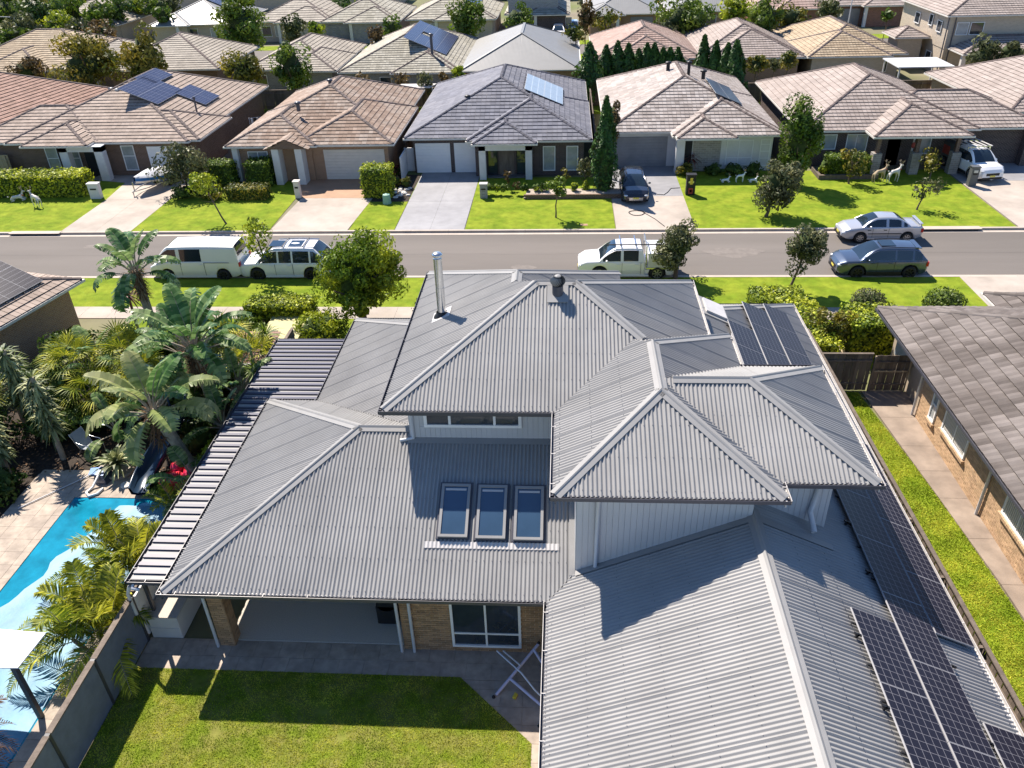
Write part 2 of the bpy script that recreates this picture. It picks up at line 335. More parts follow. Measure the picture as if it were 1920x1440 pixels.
def trunk(parent,x,y,h,r0,mat='bark',lean=(0,0),limbs=5,cr=(1,1,1),seed=0,top=None):
    rd=random.Random(seed+int(x*10)); mb=MB(); L=Vector((lean[0],lean[1],0)); z0=org(parent)[2]
    p=[Vector((x,y,z0-.05))+L*t+Vector((rd.uniform(-.04,.04),rd.uniform(-.04,.04),h*t)) for t in (0,.2,.4,.6,.8,1)]; mb.tube(p,[r0*1.35,r0,r0*.9,r0*.8,r0*.7,r0*.5],7)
    for k in range(limbs):
        a=2*PI*k/limbs+rd.random(); b=p[3+k%3]; e=b+Vector((math.cos(a)*cr[0]*.7,math.sin(a)*cr[1]*.7,cr[2]*rd.uniform(.3,.9)))
        mb.tube([b,(b+e)/2+Vector((0,0,-.05)),e],[r0*.45,r0*.3,r0*.12],5)
    part('trunk',mb,mat,parent,True)
def tree(name,label,x,y,h,r,cz,n,size,mat,lean=(0,0),cat='tree',group=None,tr=.1,clumps=26,cr=.34,core='core',bark='bark',aspect=.5,limbs=5):
    t=thing(name,label,cat,(x,y,0),group); trunk(t,x,y,cz,tr,bark,lean,limbs,r); crown(t,(x+lean[0],y+lean[1],cz+0),r,n,size,mat,'crown',clumps,cr,core,aspect=aspect); return t
def boxleaves(x0,x1,y0,y1,z0,z1,n,depth=.08,rnd=0):
    A=[(x1-x0)*(y1-y0),(x1-x0)*(z1-z0),(x1-x0)*(z1-z0)*.5,(y1-y0)*(z1-z0),(y1-y0)*(z1-z0)]; A=np.array(A)/sum(A); f=rng.choice(5,size=n,p=A)
    u=rng.random(n);v=rng.random(n);P=np.empty((n,3));N=np.zeros((n,3))
    X=x0+u*(x1-x0);Y=y0+v*(y1-y0);Z=z0+v*(z1-z0);Y2=y0+u*(y1-y0)
    for k,(px,py,pz,nn) in enumerate([(X,Y,z1,(0,0,1)),(X,y0,Z,(0,-1,0)),(X,y1,Z,(0,1,0)),(x0,Y2,Z,(-1,0,0)),(x1,Y2,Z,(1,0,0))]):
        m=f==k
        for j,q in enumerate((px,py,pz)): P[m,j]=q[m] if hasattr(q,'__len__') else q
        N[m]=nn
    P+=rng.normal(size=(n,3))*depth; return P,N
def hedge(name,label,x0,x1,y0,y1,h,n,size,mat,cat='hedge',group=None,depth=.07,z0=0,core='corem'):
    t=thing(name,label,cat,((x0+x1)/2,(y0+y1)/2,z0),group); P,N=boxleaves(x0,x1,y0,y1,z0+.05,z0+h,n,depth)
    link(npmesh('leaves',leafquads(P,size,N,.55,.8),n,4,mat,rng.random(n),org(t)),'leaves',t)
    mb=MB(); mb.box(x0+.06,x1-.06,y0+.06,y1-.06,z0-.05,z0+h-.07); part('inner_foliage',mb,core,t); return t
def shrub(name,label,x,y,r,h,n,size,mat,cat='shrub',group=None,clumps=14,core='corem',z0=0,shape=None):
    t=thing(name,label,cat,(x,y,z0),group)
    crown(t,(x,y,z0+h*.5),(r,r,h*.55),n,size,mat,'foliage',clumps,.4,core,.75); return t
def ball(name,label,x,y,r,h,n,size,mat,cat='shrub',group=None,power=2.6,z0=0):   # clipped shrub
    t=thing(name,label,cat,(x,y,z0),group); d=rng.normal(size=(n,3)); d/=np.linalg.norm(d,axis=1)[:,None]; q=(np.abs(d)**power).sum(1)**(1/power); S=d/q[:,None]
    P=np.array((x,y,z0+h/2))+S*np.array((r,r,h/2))+rng.normal(size=(n,3))*r*.07
    link(npmesh('foliage',leafquads(P,size,d,.55,.8),n,4,mat,rng.random(n),org(t)),'foliage',t)
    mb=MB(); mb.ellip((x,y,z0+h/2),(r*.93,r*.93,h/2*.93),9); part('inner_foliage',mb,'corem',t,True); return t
def conifer(name,label,x,y,r,h,n,size,mat='lf_con',group=None,lean=0,tops=1,cat='conifer'):
    t=thing(name,label,cat,(x,y,0),group); z=rng.random(n)**.8; a=rng.random(n)*2*PI
    rr=r*np.minimum(1,(1-z)*1.75+.04)**.85*(1+.22*np.sin(a*3+z*11)+.12*np.sin(a*7-z*17)); rr*=np.where(z<.12,.75+2*z,1)*(.8+.2*rng.random(n))
    P=np.stack([x+rr*np.cos(a),y+rr*np.sin(a),z*h+.1],1); N=np.stack([np.cos(a),np.sin(a),np.full(n,.5)],1)
    V=leafquads(P,size,N,.4,.6); link(npmesh('crown',V,n,4,mat,rng.random(n),org(t)),'crown',t)
    mb=MB(); mb.lathe((x,y,0),[(r*.3,0),(r*.7,h*.1),(r*.75,h*.35),(r*.5,h*.62),(r*.16,h*.86),(0.01,h*.93)],10); part('inner_foliage',mb,'core',t,True)
    mb=MB(); mb.tube([(x,y,-.05),(x,y,h*.3)],[r*.18,r*.1],6); part('trunk',mb,'bark',t); return t
# ---- palms
def frond_mb(mb,b,az,L,up,droop,nl,ll,wid=.03,mi=0,vee=.5,twist=0):   # pinnate frond
    b=Vector(b); h=Vector((math.cos(az),math.sin(az),0)); z=Vector((0,0,1)); side=Vector((-math.sin(az),math.cos(az),0)); pts=[]
    for i in range(11):
        t=i/10; pts.append(b+h*(L*(t*math.cos(up)+.0))+z*(L*(t*math.sin(up)-droop*t*t*t)))
    mb.tube(pts,[.022*(1-.8*i/10) for i in range(11)],4,1,False)
    for k in range(nl):
        t=.12+.88*k/nl; q=t*10;i=min(int(q),9);p=pts[i].lerp(pts[i+1],q-i); d=(pts[i+1]-pts[i]).normalized(); l=ll*math.sin(PI*min(1,t*.85+.12))**.6*(.85+.3*random.random())
        nrm=side.cross(d).normalized()
        if nrm.z<0: nrm=-nrm
        for s in (-1,1):
            v=(side*s*.85+d*(.45+.4*t)+nrm*vee*(.6+.6*random.random())-z*.15).normalized(); m=p+v*l*.55; e=p+v*l-z*l*(.12+.35*random.random()); wv=d*wid
            mb.face([p-wv*.4,m-wv,m+wv,p+wv*.4],mi); mb.face([m-wv,e,m+wv],mi)
def fan_frond(mb,b,az,up,pl,fr,nl=26,mi=0):
    b=Vector(b); d=Vector((math.cos(az)*math.cos(up),math.sin(az)*math.cos(up),math.sin(up))); c=b+d*pl; side=Vector((-math.sin(az),math.cos(az),0)); n=side.cross(d)
    mb.tube([b,c],[.02,.014],4,1,False); fa=(d*.9+Vector((0,0,-.25))).normalized()
    for k in range(nl):
        a=-2.0+4.0*k/(nl-1); v=(fa*math.cos(a)+side*math.sin(a)).normalized(); l=fr*(1-.18*abs(a)/2)*(.9+.2*random.random()); m=c+v*l*.55+n*(.03 if k%2 else -.02); e=c+v*l-Vector((0,0,l*.22)); wv=v.cross(n).normalized()*.026
        mb.face([c,m-wv,m+wv],mi); mb.face([m-wv,e,m+wv],mi)
def paddle(mb,b,az,up,pet,L,W,curl=.8,mi=0,slit=1.):       # broad split leaf: petiole, midrib and torn blade
    b=Vector(b); h=Vector((math.cos(az),math.sin(az),0)); z=Vector((0,0,1)); side=Vector((-math.sin(az),math.cos(az),0)); pts=[b]; a=up; p=b; N=12
    for i in range(3): p=p+(h*math.cos(a)+z*math.sin(a))*pet/3; pts.append(p); a-=.07
    bl=[p]
    for i in range(N): p=p+(h*math.cos(a)+z*math.sin(a))*L/N; bl.append(p); a-=curl/N*(1+.6*i/N)
    mb.tube(pts+bl[::3],[.04,.034,.03,.026]+[.022*(1-.2*i) for i in range(len(bl[::3]))],5,1,False)
    for s in (-1,1):
        i=0.
        while i<N-.01:
            st=random.choice([.35,.5,.75,1.]) if slit else 3.; j=min(i+st,N); g=.15*slit*random.random(); dz=-.04-random.random()*.15*slit
            def pt(q,gap=0):
                k=min(int(q),N-1); c=bl[k].lerp(bl[k+1],q-k); t=q/N; d=(bl[k+1]-bl[k]).normalized(); nn=side.cross(d).normalized(); 
                if nn.z<0: nn=-nn
                ww=W*(math.sin(PI*min(1,(t*.93+.06)))**.45); return c,d,nn,ww
            c0,d0,n0,w0=pt(i);c1,d1,n1,w1=pt(j); sw=.25
            o0=c0+side*s*w0+d0*(w0*sw+g*.5)+z*dz*w0*2+n0*.10*w0; o1=c1+side*s*w1+d1*(w1*sw-g)+z*dz*w1*2+n1*.1*w1
            m0=c0+side*s*w0*.5+n0*.2*w0+d0*w0*sw*.5; m1=c1+side*s*w1*.5+n1*.2*w1+d1*w1*sw*.5; r=random.random()
            mb.face([c0,m0,m1,c1],mi,r); mb.face([m0,o0,o1,m1],mi,r); i=j
def strelitzia(label,x,y,hc,n,L,W,lean=(0,0),mat='lf_str',spread=1.,skirt=1,rt=.16,azs=None,z0=0):
    t=thing('bird_of_paradise_tree',label,'tree',(x,y,z0)); mb=MB(); b=Vector((x,y,z0-.05)); c=Vector((x+lean[0],y+lean[1],hc))
    mid=b.lerp(c,.5)+Vector((random.uniform(-.1,.1),0,0)); mb.tube([b,b.lerp(mid,.6),mid,mid.lerp(c,.6),c],[rt*1.2,rt,rt,rt*1.1,rt*1.2],9); part('trunk',mb,'barkp',t,True)
    if skirt:
        mb=MB()
        for k in range(int(260*skirt)):
            a=random.random()*2*PI; q=c+Vector((math.cos(a)*rt,math.sin(a)*rt,random.uniform(-1.3,.1))); e=q+Vector((math.cos(a)*random.uniform(.12,.5),math.sin(a)*random.uniform(.12,.5),random.uniform(-.7,.3))); wv=Vector((-math.sin(a),math.cos(a),0))*.03
            mb.face([q-wv,q+wv,e])
        part('dry_fibre',mb,'fibre',t)
    for k in range(n):
        mb=MB(); az=(azs[k] if azs else k*2.39996+random.uniform(-.3,.3)); f=k/n; up=R(82)-f*R(75)*spread+random.uniform(-.1,.1)
        paddle(mb,c+Vector((math.cos(az)*rt*.5,math.sin(az)*rt*.5,-.3*f)),az,up,.55+.35*random.random(),L*(.85+.3*random.random()),W*(.85+.3*random.random()),.5+1.1*f,0,.15 if f<.18 else 1.)
        part('leaf',mb,[mat if random.random()<.6 else 'lf_str','barkp'],t)
    return t
def palm(name,label,x,y,hc,n,L,ll=.45,mat='lf_pal',lean=(0,0),nl=34,wid=.018,rt=.07,kind='pin',upmax=78,span=85,droop=.35,nst=1,fr=.7,z0=0):
    t=thing(name,label,'palm',(x,y,z0)); mb=MB(); cs=[]
    for s in range(nst):
        a=2*PI*s/max(1,nst); q=.28 if nst>1 else 0; c=Vector((x+lean[0]+q*math.cos(a)*2,y+lean[1]+q*math.sin(a)*2,hc+random.uniform(-.2,.2))); cs.append(c)
        mb.tube([(x+q*math.cos(a),y+q*math.sin(a),z0-.05),c],[rt,rt*.8],7)
    part('trunk',mb,'barkp',t,True)
    for k in range(n):
        c=cs[k%nst]; az=k*2.39996+random.uniform(-.25,.25); f=k/n; up=R(upmax-span*f+random.uniform(-6,6)); mb=MB()
        if kind=='pin': frond_mb(mb,c,az,L*(.85+.3*random.random()),up,droop*(.6+f),nl,ll,wid)
        else: fan_frond(mb,c,az,up,L*(.8+.4*random.random()),fr)
        part('frond',mb,[mat,'barkp'],t)
    return t
def swords(name,label,x,y,z0,zc,n,L,W,mat='lf_dark',cat='plant',span=115,droop=.35,column=0,stem=.06,group=None,base=0):   # rosette(s) of sword leaves on a stem
    t=thing(name,label,cat,(x,y,base),group)
    if stem: mb=MB(); mb.tube([(x,y,base-.05),(x+.05,y,zc)],[stem*1.3,stem],7); part('stem',mb,'barkp',t,True)
    mb=MB()
    for k in range(n):
        az=k*2.39996+random.uniform(-.2,.2); f=(k+.5)/n; b=Vector((x,y,zc-column*f)); up=R(85-span*(f if not column else random.random()**.8)); l=L*(.8+.4*random.random()); h=Vector((math.cos(az),math.sin(az),0)); z=Vector((0,0,1)); s=Vector((-math.sin(az),math.cos(az),0)); r=random.random()
        pts=[b+h*l*q*math.cos(up)+z*(l*q*math.sin(up)-droop*l*q*q*q) for q in (0,.35,.7,1)]; ws=[W*.6,W,W*.75,.004]
        for i in range(3): mb.face([pts[i]-s*ws[i],pts[i+1]-s*ws[i+1],pts[i+1]+s*ws[i+1],pts[i]+s*ws[i]],0,r)
    part('leaves',mb,mat,t); return t
# ---------------------------------------------------------------- roofs
def clip_u(poly,u):   # poly in (u,v): interval of v at u (convex)
    vs=[]
    n=len(poly)
    for i in range(n):
        (a,b),(c,d)=poly[i],poly[(i+1)%n]
        if (a-u)*(c-u)<0 or (abs(a-u)<1e-9 and abs(a-c)>1e-9): vs.append(b+(d-b)*(u-a)/(c-a))
        elif abs(a-u)<1e-9 and abs(c-u)<1e-9: vs+= [b,d]
    return (min(vs),max(vs)) if len(vs)>=2 else None
def plane_basis(P):
    P=[Vector(p) for p in P]; n=Vector((0,0,0))
    for i in range(len(P)): n+=P[i].cross(P[(i+1)%len(P)])
    n.normalize(); n=-n if n.z<0 else n; d=Vector((n.x,n.y,0)).normalized(); dn=(d-n*d.dot(n)).normalized(); u=dn.cross(n).normalized(); return n,dn,u
def corr(parent,P,mat='corr',pitch=.11,amp=.0215,sheet=.77,name='roof_sheet',ns=6,ext=.05,gap=.003,prof='sin'):
    n,dn,u=plane_basis(P); P=[Vector(p) for p in P]; o=P[0]; uv=[((p-o).dot(u),(p-o).dot(dn)) for p in P]; u0=min(a for a,b in uv);u1=max(a for a,b in uv)
    vmax=max(b for a,b in uv); k=0; x=math.floor(u0/sheet)*sheet
    while x<u1:
        a=max(x,u0+1e-4);b=min(x+sheet,u1-1e-4); mb=MB(); rows=[]; st=pitch/ns
        if b-a>.01:
            us=[a]+[q for q in (math.ceil((a+1e-5)/st)*st+i*st for i in range(int((b-a)/st)+2)) if q<b-1e-5]+[b]
            lift=.003*(int(round(x/sheet))%2)
            for q in us:
                c=clip_u(uv,q)
                if c is None: continue
                v0,v1=c
                if v1>vmax-.02: v1+=ext
                hh=amp*math.cos(2*PI*q/pitch)+lift
                if prof=='rib':
                    ph=(q/pitch)%1; hh=amp*(1 if ph<.13 else 0)
                rows.append([o+u*q+dn*v0+n*hh,o+u*q+dn*v1+n*hh])
            if len(rows)>1:
                mb.grid(rows); part(name,mb,mat,parent,prof=='sin'); k+=1
        x+=sheet
def cap(parent,a,b,n1,n2,w=.17,lift=.036,mat='cap',name='ridge_cap'):
    a=Vector(a);b=Vector(b);d=(b-a).normalized(); mb=MB(); up=(Vector(n1)+Vector(n2)).normalized()
    def wing(n):
        n=Vector(n); v=d.cross(n).normalized(); v=-v if v.z>0 else v; 
        if abs(v.z)<1e-4 and v.dot(Vector((n.x,n.y,0)))<0: v=-v
        return v,n
    v1,m1=wing(n1);v2,m2=wing(n2)
    prof=[v1*w+m1*(lift-.022),v1*w+m1*lift,v1*.045+m1*lift,v1*.03+up*(lift+.022),up*(lift+.032),v2*.03+up*(lift+.022),v2*.045+m2*lift,v2*w+m2*lift,v2*w+m2*(lift-.022)]
    mb.grid([[a+q for q in prof],[b+q for q in prof]]); mb.face([a+q for q in prof]); mb.face([b+q for q in prof]); part(name,mb,mat,parent)
def gutter(parent,a,b,out,mat='gutter',w=.115,h=.09,lip=None,brackets=True,fascia=True):
    a=Vector(a);b=Vector(b);o=Vector((out[0],out[1],0)).normalized();z=Vector((0,0,1)); mb=MB(); t=.006
    prof=[(0,0),(0,-h),(w,-h),(w,.015),(w-.014,.015),(w-.014,-h+t*2),(t,-h+t*2),(t,0)]
    mb.grid([[a+o*(p+.01)+z*(q-.01) for p,q in prof],[b+o*(p+.01)+z*(q-.01) for p,q in prof]],0,closev=True,mf=(lambda i,j:1 if j in (3,) else 0) if lip else None)
    if brackets:
        L=(b-a).length; d=(b-a).normalized(); k=.5
        while k<L: mb.bar(a+d*k+z*.012,a+d*k+o*(w+.01)+z*.012,.02,.008,1 if lip else 0); k+=1.2
    part('gutter',mb,[mat,lip or mat],parent)
    if fascia: mb=MB(); d=(b-a).normalized(); mb.hexa([a-o*.02-z*.2,b-o*.02-z*.2,b+o*.008-z*.2,a+o*.008-z*.2,a-o*.02-z*.012,b-o*.02-z*.012,b+o*.008-z*.012,a+o*.008-z*.012]); part('fascia',mb,mat if mat!='lipw' else 'lipw',parent)
def hip(x0,x1,y0,y1,z,pitch):
    t=math.tan(R(pitch)); w=x1-x0;d=y1-y0
    if w<=d: h=w/2; r0=(x0+h,y0+h,z+h*t); r1=(x0+h,y1-h,z+h*t); f=[[(x0,y0,z),(x1,y0,z),r0],[(x1,y0,z),(x1,y1,z),r1,r0],[(x1,y1,z),(x0,y1,z),r1],[(x0,y1,z),(x0,y0,z),r0,r1]]; c=(r0,r0,r1,r1)
    else: h=d/2; r0=(x0+h,y0+h,z+h*t); r1=(x1-h,y0+h,z+h*t); f=[[(x0,y0,z),(x1,y0,z),r1,r0],[(x1,y0,z),(x1,y1,z),r1],[(x1,y1,z),(x0,y1,z),r0,r1],[(x0,y1,z),(x0,y0,z),r0]]; c=(r0,r1,r1,r0)
    return f,r0,r1,c
def tilefaces(mb,f,e=.34,tw=.31,far=0,roll=.012,lift=.045,keep=None):
    e*=1.18
    # f: polygon whose first two points are the eave; tiles as separate stepped pieces
    n,dn,u=plane_basis(f); P=[Vector(p) for p in f]; o=P[0]; uv=[((p-o).dot(u),-(p-o).dot(dn)) for p in P]; H=max(b for a,b in uv)
    def rng_(v): # u interval at height v
        xs=[]
        for i in range(len(uv)):
            (a,b),(c,d)=uv[i],uv[(i+1)%len(uv)]
            if abs(b-d)>1e-9 and min(b,d)-1e-6<=v<=max(b,d)+1e-6: xs.append(a+(c-a)*(v-b)/(d-b))
        return (min(xs),max(xs)) if len(xs)>=2 else None
    r=0; v=-.05
    while v<H-.02:
        v1=min(v+e,H); R0=rng_(max(v,0.)+1e-4);R1=rng_(v1-1e-4)
        if R0 and R1:
            a0,b0=R0;a1,b1=R1; off=0; x=math.floor((min(a0,a1)-off)/tw)*tw+off
            while x<max(b0,b1):
                xa,xb=x+.007,x+tw-.007; c=[min(max(xa,a0),b0),min(max(xb,a0),b0),min(max(xb,a1),b1),min(max(xa,a1),b1)]
                if c[1]-c[0]>.01 or c[2]-c[3]>.01:
                    j=lift+random.uniform(-.004,.006); q=[o+u*c[0]-dn*v+n*j,o+u*c[1]-dn*v+n*(j+roll*random.uniform(.6,1)),o+u*c[2]-dn*v1+n*(.006+roll*.7),o+u*c[3]-dn*v1+n*.006]; rr=random.random()
                    if keep is None: mb.face(q,0,rr); mb.face([q[0]-n*j,q[1]-n*(j),q[1],q[0]],1,rr)
                    else: keep.append((q,n*j,rr))
                x+=tw
        v+=e; r+=1
def ridge_tiles(mb,a,b,w=.15,h=.1,seg=.42):
    a=Vector(a);b=Vector(b);L=(b-a).length;d=(b-a).normalized();s=d.cross(Vector((0,0,1))).normalized();up=s.cross(d); k=0;
    while k<L-.05:
        e=min(k+seg,L); P=[]; 
        for q,sc_ in ((k,1.12),(e+.02,.95)):
            c=a+d*q; P.append([c+s*w*sc_-up*.03,c+s*w*.6*sc_+up*h*.6*sc_,c+up*h*sc_,c-s*w*.6*sc_+up*h*.6*sc_,c-s*w*sc_-up*.03])
        mb.grid(P); mb.face(P[0]); k+=seg
def window(parent,x0,x1,z0,z1,y,axis='y',sg=-1,mull=(),trans=(),glass='glassb',fr='white',fw=.06,name='window',pane=True,sill=None,label=None):
    # frame + panes on a wall plane; axis y => wall faces -y/+y ; axis x => wall faces +-x and x0,x1 are y extents
    mb=MB(); pb=MB(); T=lambda a,b,d:(a,y+sg*d,b) if axis=='y' else (y+sg*d,a,b)
    def bx(a0,a1,b0,b1,d0,d1,m):
        A=T(a0,b0,d0);B=T(a1,b1,d1); m.box(min(A[0],B[0]),max(A[0],B[0]),min(A[1],B[1]),max(A[1],B[1]),min(A[2],B[2]),max(A[2],B[2]))
    bx(x0,x1,z1-fw,z1,.0,.06,mb);bx(x0,x1,z0,z0+fw,.0,.07,mb);bx(x0,x0+fw,z0+fw,z1-fw,.0,.06,mb);bx(x1-fw,x1,z0+fw,z1-fw,.0,.06,mb)
    for q in mull: bx(q-fw*.4,q+fw*.4,z0+fw,z1-fw,.0,.05,mb)
    for q in trans: bx(x0+fw,x1-fw,q-fw*.4,q+fw*.4,.0,.045,mb)
    f=part(name,mb,fr,parent,label=label); bx(x0+fw,x1-fw,z0+fw,z1-fw,.005,.02,pb); part('pane',pb,glass,f)
    if sill: sb=MB(); bx(x0-.05,x1+.05,z0-.08,z0-.004,.0,.1,sb); part('sill',sb,sill,f)
    return f
def garage(parent,x0,x1,z1,y,mat='white',rows=5,lab=None,axis='y'):
    mb=MB(); mb.box(x0,x1,y-.03,y,0,z1); d=part('garage_door',mb,'black' if mat=='concdark' else mat,parent,label=lab)
    for r in range(rows*2):
        q=MB(); a=z1*r/(rows*2); q.box(x0+.02,x1-.02,y-.05-.008*(r%2),y-.032,a+.012,a+z1/(rows*2)-.008); part('panel',q,mat,d)
def house(name,label,piv,blocks,wall,tile='t_taupe',capm='tcap',rot=0,gut='offwhite',feat=None,e=.34,tw=.31,over=.5,floor=0,group=None,cat='house',metal=None,back=True,wallskip=()):
    """blocks in local coords about piv: (x0,x1,y0,y1,ze,pitch)"""
    px,py=piv; t=thing(name,label,cat,(px,py,0),group,rot)
    o=lambda p:(p[0]+px,p[1]+py,p[2]); tb=MB(); cb=MB(); gb=MB(); roof=None; wm=[]
    for bi,(x0,x1,y0,y1,z,pit) in enumerate(blocks):
        f,r0,r1,c=hip(x0,x1,y0,y1,z+.006*bi,pit); cs=[(x0,y0,z),(x1,y0,z),(x1,y1,z),(x0,y1,z)]
        f=[[o(p) for p in q] for q in f]
        for q in f:
            if metal: 
                n,dn,u=plane_basis(q); P=[Vector(p) for p in q]; oo=P[0]; uv=[((p-oo).dot(u),(p-oo).dot(dn)) for p in P]; a=min(p[0] for p in uv);b=max(p[0] for p in uv); st=.0635 if e<.2 else .127; x=a+.001; rows=[]
                while x<b:
                    cc=clip_u(uv,x)
                    if cc: rows.append([oo+u*x+dn*cc[0]+n*(.012*math.cos(x/st*PI)),oo+u*x+dn*cc[1]+n*(.012*math.cos(x/st*PI))])
                    x+=st
                tb.grid(rows)
            else: tilefaces(tb,q,e,tw)
        for k in range(4):
            ridge_tiles(cb,o((cs[k][0],cs[k][1],z)),o(c[k])) if not metal else cb.bar(Vector(o(cs[k]))+Vector((0,0,.03)),Vector(o(c[k]))+Vector((0,0,.03)),.26,.05)
        if (Vector(r0)-Vector(r1)).length>.1: ridge_tiles(cb,o(r0),o(r1)) if not metal else cb.bar(Vector(o(r0))+Vector((0,0,.03)),Vector(o(r1))+Vector((0,0,.03)),.26,.05)
        g=.11
        for A in ((x0-g,x1+g,y0-g,y0),(x0-g,x1+g,y1,y1+g),(x0-g,x0,y0,y1),(x1,x1+g,y0,y1)):
            gb.box(A[0]+px,A[1]+px,A[2]+py,A[3]+py,z-.14+.004*bi,z-.02+.004*bi)
        gb.box(x0+px,x1+px,y0+py,y1+py,z-.16+.003*bi,z-.12+.003*bi)
        if bi not in wallskip:
            b=MB(); ov=over+.006*bi; b.box(x0+ov+px,x1-ov+px,y0+ov+py,y1-ov+py,(floor if z<4 else z-3.2),z-.15+.002*bi); wm.append((b,z))
    roof=part('roof',gb,gut,t); s=part('roof_tiles' if not metal else 'roof_sheeting',tb,[tile,'under'],roof,bool(metal)); s['kind']='stuff'
    s=part('ridge_capping',cb,capm,roof); s['kind']='stuff'
    for b,z in wm: part('wall',b,wall if isinstance(wall,str) else wall[0 if z<4 else 1],t)
    if feat: feat(t,px,py)
    return t
def flue(label,x,y,z,h=.5,r=.09,mat='black',name='roof_vent',cat='roof vent',group=None,cowl=True):
    t=thing(name,label,cat,(x,y,z),group); mb=MB(); mb.tube([(x,y,z-.25),(x,y,z+h)],r,10); part('pipe',mb,mat,t,True)
    mb=MB(); mb.lathe((x,y,z+h),[(.001,.17),(r*1.2,.15),(r*1.75,.08),(r*1.75,.0),(r*1.1,-.03)],10); part('cowl',mb,mat,t,True); return t
def solar(label,o,u,v,nu,nv,pw,pl,n,mat='cell',cat='solar panels',fr='railgrey',skip=(),group=None,gap=.010,name='solar_array'):
    """array on plane: origin o, unit vectors u (width) and v (length)"""
    o=Vector(o);u=Vector(u);v=Vector(v);n=Vector(n); t=thing(name,label,cat,o,group); rb=MB()
    for i in range(nu):
        for j in range(nv):
            if (i,j) in skip: continue
            a=o+u*(i*pw+gap/2)+v*(j*pl+gap/2)+n*.11; U=u*(pw-gap);V=v*(pl-gap); mb=MB(); mb.hexa([a,a+U,a+U+V,a+V,a+n*.035,a+U+n*.035,a+U+V+n*.035,a+V+n*.035]); p=part('panel',mb,fr,t)
            mb=MB(); k=.009; q=a+n*.0375; mb.face([q+u*k+v*k,q+U-u*k+v*k,q+U-u*k+V-v*k,q+u*k+V-v*k]); part('cells',mb,mat,p,uv=True)
    for q in (.22,.78): 
        for j in range(nv):
            a=o+v*((j+q)*pl)+n*.075; rb.bar(a-u*.08,a+u*(nu*pw+.08),.04,.04,up=n)
    part('rail',rb,'black',t); return t
# ================================================================ SETTING
def sheet(name,rects,mat,z,polys=()):
    mb=MB()
    for x0,x1,y0,y1 in rects: mb.face([(x0,y0,z),(x1,y0,z),(x1,y1,z),(x0,y1,z)])
    for p in polys: poly_sheet(mb,p,z)
    return struct(name,mb,mat)
sheet('ground',[(-400,400,-60,40.2),(-400,400,47.35,900)],'ground',-.03)
sheet('road',[(-400,400,40.15,47.4)],'asphalt',-.13)
mb=MB()
for y0,y1 in ((40.2,40.38),(47.15,47.33)):
    x=-120
    while x<120: mb.box(x,x+2.39,y0,y1,-.2,.012); x+=2.4
for y0,y1 in ((40.38,40.72),(46.78,47.15)):
    x=-120
    while x<120: mb.box(x,x+2.395,y0,y1,-.2,-.118); x+=2.4
struct('kerb',mb,'kerb')
sheet('front_lawn',[(-90,-32.6,47.33,57.9),(-27.9,-18.8,47.33,57.2),(-13.6,-10.7,47.33,58.0),(-6.2,3.2,47.33,57.6),(8.1,27.2,47.33,58.6),(33,60,47.33,60)],'grass',-.004)
sheet('back_lawn',[(-70,60,76,81),(-13,2.7,53,56.7)],'grass',-.012)
sheet('verge_lawn',[(-120,21,36.62,40.2),(-22,21,30.7,35.28),(27.5,90,30.7,40.2)],'grass',-.004)
mb=MB(); x=-70.
while x<60: mb.box(x,x+1.49,35.3,36.6,-.1,.004+.003*random.random()); x+=1.5
struct('footpath',mb,'concrete')
mb=MB(); mb.box(21,27.4,30.,40.2,-.1,.012); struct('driveway',mb,'concrete')
def drive(pts,mat,z=.006): mb=MB(); poly_sheet(mb,pts,z); return struct('driveway',mb,mat)
drive([(-32.6,47.33),(-30.3,47.33),(-30.3,53.4),(-32.6,53.4)],'concrete'); drive([(-30.285,47.33),(-27.9,47.33),(-27.9,53.4),(-30.285,53.4)],'concrete')
drive([(-32.6,53.42),(-27.9,53.42),(-27.6,59.4),(-36.0,59.4),(-36.0,58.),(-33,57.2)],'concrete')
drive([(-18.7,47.33),(-13.7,47.33),(-13.3,53.4),(-18.4,53.4)],'concrete'); drive([(-18.4,53.42),(-13.3,53.42),(-12.9,59.9),(-19.5,59.9),(-19.5,57)],'concbrown')
for a,b in ((-10.65,-8.43),(-8.42,-6.25)):
    drive([(a,47.33),(b,47.33),(b,52.6),(a,52.6)],'concgrey'); drive([(a,52.62),(b,52.62),(b,59.8),(a,59.8)],'concgrey')
drive([(3.25,47.33),(8.1,47.33),(8.1,53.3),(3.25,53.3)],'concrete'); drive([(3.25,53.32),(8.1,53.32),(8.1,60.2),(3.25,60.2)],'concgrey')
drive([(27.3,47.33),(32.9,47.33),(32.9,55.9),(27.3,55.9)],'concrete'); drive([(27.3,55.92),(34,55.92),(34,62),(27.3,62)],'concgrey')
sheet('street_behind',[(-160,120,106,112.5)],'asphalt',-.008); sheet('verge_behind',[(-160,120,100,105.8),(-160,120,112.7,116)],'grass',-.01)
